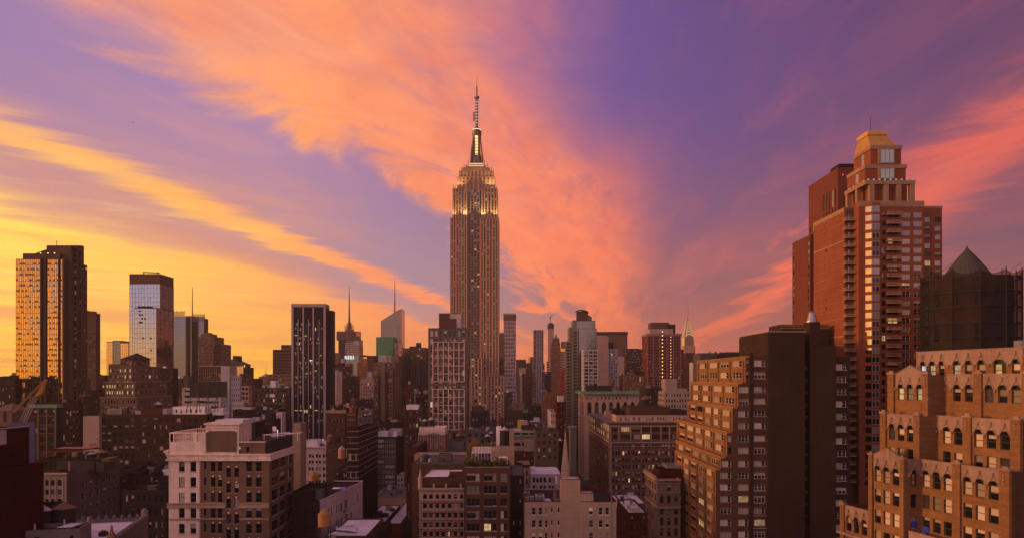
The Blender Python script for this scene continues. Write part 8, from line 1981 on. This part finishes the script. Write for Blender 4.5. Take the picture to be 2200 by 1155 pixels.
def plum_house():
    Y = 330.0
    b = Bld('brick_building', 'plum brown building with long receding side carrying the twin orange tanks', 'building', (X(735, Y), Y + 20))
    b.pbox(720, 751, 1008, Y, 40, BB, front=W(4, 3.8, .4, .5, 'sash', lit=0), right=W(9, 3.8, .3, .5, 'sash', lit=0), roof=ROOF_G); b.pbox(752, 772, 1000, Y + 12, 26, PINK, z0=0, roof=ROOF_L, right=W(5, 3.8, .3, .5, 'sash', lit=0)); b.finish()
    OW = wall('tank_wood_peach', (.50, .27, .15), .12)
    water_tank('left one of the twin peach orange tanks on tall legs', 732.5, 1008, 15.5, 342, 1.25, 1.55, wood=OW, cone=CONE_L, ch=.45); water_tank('right one of the twin peach orange tanks on tall legs', 750.5, 1008, 15.5, 345, 1.25, 1.55, wood=OW, cone=CONE_L, ch=.45)
    water_tank('dark barrel tank with orange cone below the twin peach tanks', 744, 1036, 14, 300, .7, .2, wood=WOOD_D, cone=WOOD, ch=.5)
    tower('brick_building', 'shadowed low building under the dark barrel tank with orange cone', 718, 768, 1036, 298, 18, BBD, None, None).finish()
plum_house()
def court_roofs():
    for nm, lab, p0, p1, q, Y, dep, mat, rf in (('low_building', 'low grey flat roofed building with beige front wall in the courtyard', 799, 885, 1070, 380, 38, BEIGE, ROOF_G), ('low_building', 'low lavender roofed annex in the dark courtyard, left part', 782, 828, 1120, 318, 42, BBD, ROOF_L), ('low_building', 'narrow lavender roofed shed with red brick front in the dark courtyard', 832, 862, 1123, 300, 60, BR, ROOF_L), ('low_building', 'deep shaded courtyard block with tangled dark roof', 862, 900, 1120, 290, 40, BBD, ROOF_D)):
        tower(nm, lab, p0, p1, q, Y, dep, mat, None, None, roof=rf, par=.3).finish()
    for lab, p, q, w, Y, h in (('blue capped roof machine on the courtyard roof', 815, 1112, 12, 322, 14), ('dark fan box on the courtyard roof', 826, 1110, 16, 330, 8), ('low dark roof box right in the courtyard', 842, 1098, 10, 340, 6), ('flat vent box at the courtyard left', 794, 1108, 10, 335, 4), ('small vent on the low grey courtyard roof', 841, 1062, 5, 392, 4), ('second tiny vent at the right end of the grey courtyard roof', 884, 1056, 5, 400, 3)): roof_unit(lab, p, q, w, Y, h, 2.0, METAL)
    Y = 176.0; z = lambda p: Z(p, Y); xx = lambda p: X(p, Y)
    b = Bld('low_building', 'low pitched lavender roofs with skylight ridge at the bottom edge, left of centre', 'building', (xx(745), Y + 8))
    b.pbox(703, 788, 1150, Y, 22, BB, roof=ROOF_L, par=.3); r_ = b.part('pitched_roof', ROOF_L)
    A = lambda p, q, yy: (X(p, yy), yy, Z(q, yy))
    r_.face([A(722, 1136, Y + 6), A(765, 1140, Y + 4), A(766, 1128, Y + 13), A(722, 1130, Y + 13)]); r_.face([A(740, 1128, Y + 11), A(758, 1128, Y + 11), A(760, 1117, Y + 14), A(746, 1117, Y + 14)]); r_.face([A(703, 1147, Y + 1), A(722, 1140, Y + 4), A(722, 1150, Y + 1)])
    b.part('gable_wall', BEIGE).face([A(704, 1156, Y - .1), A(721, 1156, Y - .1), A(721, 1146, Y - .1), A(704, 1148, Y - .1)]); b.part('ridge_cap', WHITE).bar(A(722, 1136, Y + 6), A(765, 1140, Y + 4), .12, 4); b.finish()
    tower('brick_building', 'brown gabled house end at the bottom edge left of the striped Victorian loft', 790, 822, 1142, 190, 14, BBD, None, None, roof=ROOF_D).finish()
    tower('row_house', 'grey slate roofed row house beside the beige stucco building', 1326, 1350, 1092, 300, 40, GREY, W(2, 3.6, .3, .5, 'sash', lit=0), W(6, 3.6, .3, .5, 'sash', lit=0), roof=ROOF_L).finish()
    tower('row_house', 'plum brick row house with lavender roof below the stone corner building', 1350, 1392, 1100, 270, 30, BR, W(3, 3.6, .3, .5, 'sash', lit=0), W(5, 3.6, .3, .5, 'sash', lit=0), roof=ROOF_L, extra=[(1356, 1374, 1090, 6, 8, LGREY)]).finish()
    tower('row_house', 'grey back house with pale roof under the long brown loft', 1330, 1390, 1080, 345, 30, GREY, W(6, 3.6, .3, .5, 'sash', lit=0), None, roof=ROOF_L, extra=[(1340, 1356, 1070, 6, 8, LGREY)]).finish()
court_roofs()

# ------------------------------------------------------------------ avenue canyon right of the needle skyscraper
tower('brick_building', 'brown stepped masonry building with arched top above the avenue canyon', 1166, 1196, 862, 560, 24, BB2, W(7, 3.8, .35, .5, 'plain', lit=.02), None, 960, extra=[(1169, 1192, 846, 3, 18, BB2, W(5, 8, .3, .6, 'plain', lit=0)), (1172, 1188, 842, 5, 12, BB2)]).finish()
tower('brick_building', 'dark red brick slab with white roof hut left of the balcony tower foot', 1196, 1216, 862, 430, 26, BRD, W(3, 4.2, .2, .4, 'plain', lit=.01, bl=.3), None, 960, extra=[(1199, 1211, 850, 3, 8, LGREY)]).finish()
tower('office_building', 'pale grey corner building receding along the avenue canyon', 1183, 1195, 884, 440, 40, LGREY, W(3, 3.7, .4, .5, 'plain', lit=0), W(9, 3.7, .4, .5, 'plain', lit=0), 960).finish()
tower('brick_building', 'low plum roof building at the church spire foot', 1190, 1212, 946, 400, 26, BBD, None, None, 1000, roof=ROOF_L).finish()
tower('tower', 'thin grey shaft with flat cap immediately right of the church spire', 1226, 1238, 918, 370, 12, GREY, None, None, 1000, roof=ROOF_L, extra=[(1224, 1240, 916, -.4, 12.8, GREY)]).finish()
tower('brick_building', 'dark brown canyon block in the shadow below the striped tower', 1140, 1168, 872, 700, 30, BBD, W(7, 3.8, .4, .5, 'plain', lit=.02), None, 930, extra=[(1146, 1160, 866, 4, 8, BB)]).finish()
tower('brick_building', 'low dark building with teal roof right of the glowing window row', 1122, 1142, 886, 600, 24, BBD, W(5, 3.8, .4, .5, 'plain', lit=.05), None, 930, roof=COPPER, extra=[(1124, 1134, 880, 4, 10, COPPER)]).finish()
tower('brick_building', 'dark stone base block beside the needle skyscraper lower wing', 1083, 1100, 842, 720, 30, BB, W(4, 3.8, .4, .6, 'plain', lit=.02), None, 900).finish()
for lab, p, q, w, Y, hr, lg, wd, cn in (
    ('dark tank left above the brown loft with tan frieze', 730, 880, 10, 415, .8, .4, WOOD_D, WOOD), ('rust tank behind the dome tank of the stair tower', 757, 872, 12, 480, .8, .4, WOOD_R, WOOD_R),
    ('dark tank with brown cone left of the white office stone roof', 708, 956, 13, 372, .9, .6, WOOD_R, WOOD), ('dark tank with black cone right of the brown cone tank', 724, 956, 12, 374, .9, .6, WOOD_D, WOOD_D),
    ('lavender cone tank behind the olive tan loft, left', 845, 920, 9, 600, .9, .5, WOOD_D, CONE_L), ('lavender cone tank behind the olive tan loft, right', 857, 922, 8, 600, .7, .4, WOOD_D, CONE_L),
    ('rust tank right of the domed red brick building', 876, 868, 9, 660, .8, .3, WOOD_R, WOOD_R), ('rust tank nearest the gridded hotel left side', 897, 868, 9, 640, .8, .3, WOOD_R, WOOD_R),
    ('small dark tank with rusty cone at the hotel foot', 991, 930, 8, 400, .8, .2, WOOD_R, WOOD_R), ('rust barrel tank before the black gridded block', 1037, 930, 9, 440, 1.0, .4, WOOD_R, WOOD_R),
    ('grey cone tank behind the large dark tank', 1055, 938, 9, 400, .6, .3, WOOD_D, CONE_L), ('dark tank low beside the grey cone tank', 1047, 946, 12, 380, .6, .2, WOOD_D, CONE_L), ('brown tank on the black gridded block roof', 1021, 872, 8, 486, 1.0, .5, WOOD_D, WOOD_D),
    ('tan cone tank behind the palazzo plant rooms', 1388, 873, 19, 470, .7, .15, WOOD_D, WOOD), ('brown tank on the ragged pale tower roofline', 1314, 832, 10, 700, 1.0, .2, WOOD, WOOD), ('round brown tank by the needle skyscraper base', 1075, 905, 8, 620, .9, .2, WOOD_R, WOOD_R),
    ('dark tank on the wide brown loft roof', 336, 884, 16, 440, .7, .3, WOOD_D, CONE_L), ('black tank left of the blank beige wall', 139, 864, 13, 352, .7, .1, WOOD_D, WOOD_D), ('tank with tan cone in front of the golden tower foot', 178, 862, 10, 380, .7, .5, WOOD_D, WOOD)):
    water_tank(lab, p, q, w, Y, hr, lg, wood=wd, cone=cn)
# rows of half-seen low blocks that fill the streets between
FILL = [('brown block', BB), ('dark brick block', BBD), ('grey block', GREY), ('plum brick block', BRD), ('olive block', OLIVE), ('tan block', BTAN)]
rngf = random.Random(5)
SP = [(640, 700, 960, 480, 'behind the white stone office building'), (760, 800, 895, 520, 'behind the banded dark building'), (770, 800, 880, 600, 'left of the tan apartment tower foot'), (800, 870, 905, 600, 'right behind the olive tan loft'), (850, 872, 893, 706, 'left of the red domed building'), (880, 925, 905, 560, 'at the left foot of the gridded hotel'),
      (1000, 1060, 925, 420, 'before the black gridded block'), (1045, 1095, 905, 640, 'at the needle skyscraper base'), (1060, 1100, 932, 500, 'behind the large dark tank shaft'), (1120, 1170, 905, 520, 'right of the yellow stair box'), (1150, 1200, 925, 380, 'left of the church spire'), (500, 640, 866, 700, 'across the foot of the olive lofts'), (430, 520, 872, 560, 'right below the white punched building'),
      (20, 130, 850, 520, 'at the base of the golden tower'), (130, 230, 828, 700, 'between the golden and pyramid roofed towers'), (720, 810, 858, 720, 'behind the beige grid apartment block foot'), (1330, 1400, 848, 640, 'left of the red apartment tower foot'), (1440, 1500, 868, 560, 'below the sunburst crowned tower'), (640, 720, 905, 640, 'hidden behind the dark pier tower foot'), (340, 440, 862, 600, 'behind the dark billboard'), (470, 560, 845, 900, 'low across the sunset gap'), (540, 600, 818, 1500, 'farthest roofs of the sunset gap'), (560, 640, 828, 1100, 'left behind the dark pier tower')]
for p0, p1, q, Y, wh in SP:
    nm, mt = rngf.choice(FILL); n = max(4, int((p1 - p0) * PXM(Y) / 3.4)); ex = []
    for _ in range(3): a = rngf.uniform(p0, p1 - 8); ex.append((a, a + rngf.uniform(6, 14), q - rngf.uniform(3, 9), rngf.uniform(2, 12), rngf.uniform(5, 9), rngf.choice([BB, BBD, GREY, LGREY, BTAN])))
    tower('low_block', 'low %s with roof sheds %s' % (nm, wh), p0, p1, q, Y, 26, mt, W(n, 3.7, .42, .5, 'plain', lit=.03, bl=.1, ha=.15), W(6, 3.7, .4, .5, 'plain', lit=.02), min(q + 60, 1010), roof=rngf.choice([ROOF_D, ROOF_G, ROOF_L]), extra=ex).finish()
# far city that reads as one mass along the horizon
m = MB(); rr = random.Random(3)
for i in range(480):
    Yf = rr.uniform(2300, 6400); p = rr.uniform(-250, 2450); w = rr.uniform(14, 40); h = rr.uniform(22, 95) * (1.25 if 1000 < p < 1600 else .95 if p > 620 else .75)
    x = X(p, Yf); m.box(x, x + w, Yf, Yf + w, 0, h, bottom=False)
m.build('far_city', wall('far_masonry', (.15, .10, .085), .3)); bpy.data.objects['far_city']['kind'] = 'stuff'
tag(bpy.data.objects['far_city'], 'distant mass of low city blocks along the horizon', 'city')
# two birds high over the city
for lab, px, py, Y, rz in (('tiny dark bird gliding in the lavender sky at upper left', 285, 263.5, 260, .5), ('tiny dark bird in the mauve sky left of the red brick tower', 1506, 611, 300, -.4)):
    c = Vector((X(px, Y), Y, Z(py, Y))); e = thing('bird', lab, 'bird', c, 'birds in the sky'); m = MB(); m.smooth = True
    m.frustum((c.x, c.y), .02, .10, c.z - .12, c.z, 8); m.frustum((c.x, c.y), .10, .02, c.z, c.z + .14, 8)
    for s_ in (-1, 1): m.face([(c.x, c.y - .12, c.z), (c.x + s_ * .35, c.y - .05, c.z + .14), (c.x + s_ * .62, c.y + .10, c.z - .06 * s_), (c.x + s_ * .3, c.y + .14, c.z + .05), (c.x, c.y + .14, c.z)])
    m.face([(c.x - .07, c.y, c.z - .1), (c.x + .07, c.y, c.z - .1), (c.x, c.y + .3, c.z - .12)]); m.build('body', BLACK, e)

# ------------------------------------------------------------------ evening haze over the city
def haze():
    m = bpy.data.materials.new('haze'); m.use_nodes = True; g = G(m.node_tree); m.node_tree.nodes.clear()
    v = g.node('ShaderNodeVolumePrincipled'); v.inputs['Color'].default_value = (.95, .80, .72, 1); v.inputs['Density'].default_value = .00008; v.inputs['Anisotropy'].default_value = .2
    o = g.node('ShaderNodeOutputMaterial'); g.t.links.new(v.outputs[0], o.inputs['Volume'])
    mb = MB(); mb.box(-6000, 6000, -400, 7000, -1.0, 460)
    ob = mb.build('haze', m); ob['kind'] = 'stuff'; ob['label'] = 'thin warm evening haze lying over the whole city'; ob['category'] = 'haze'
haze()
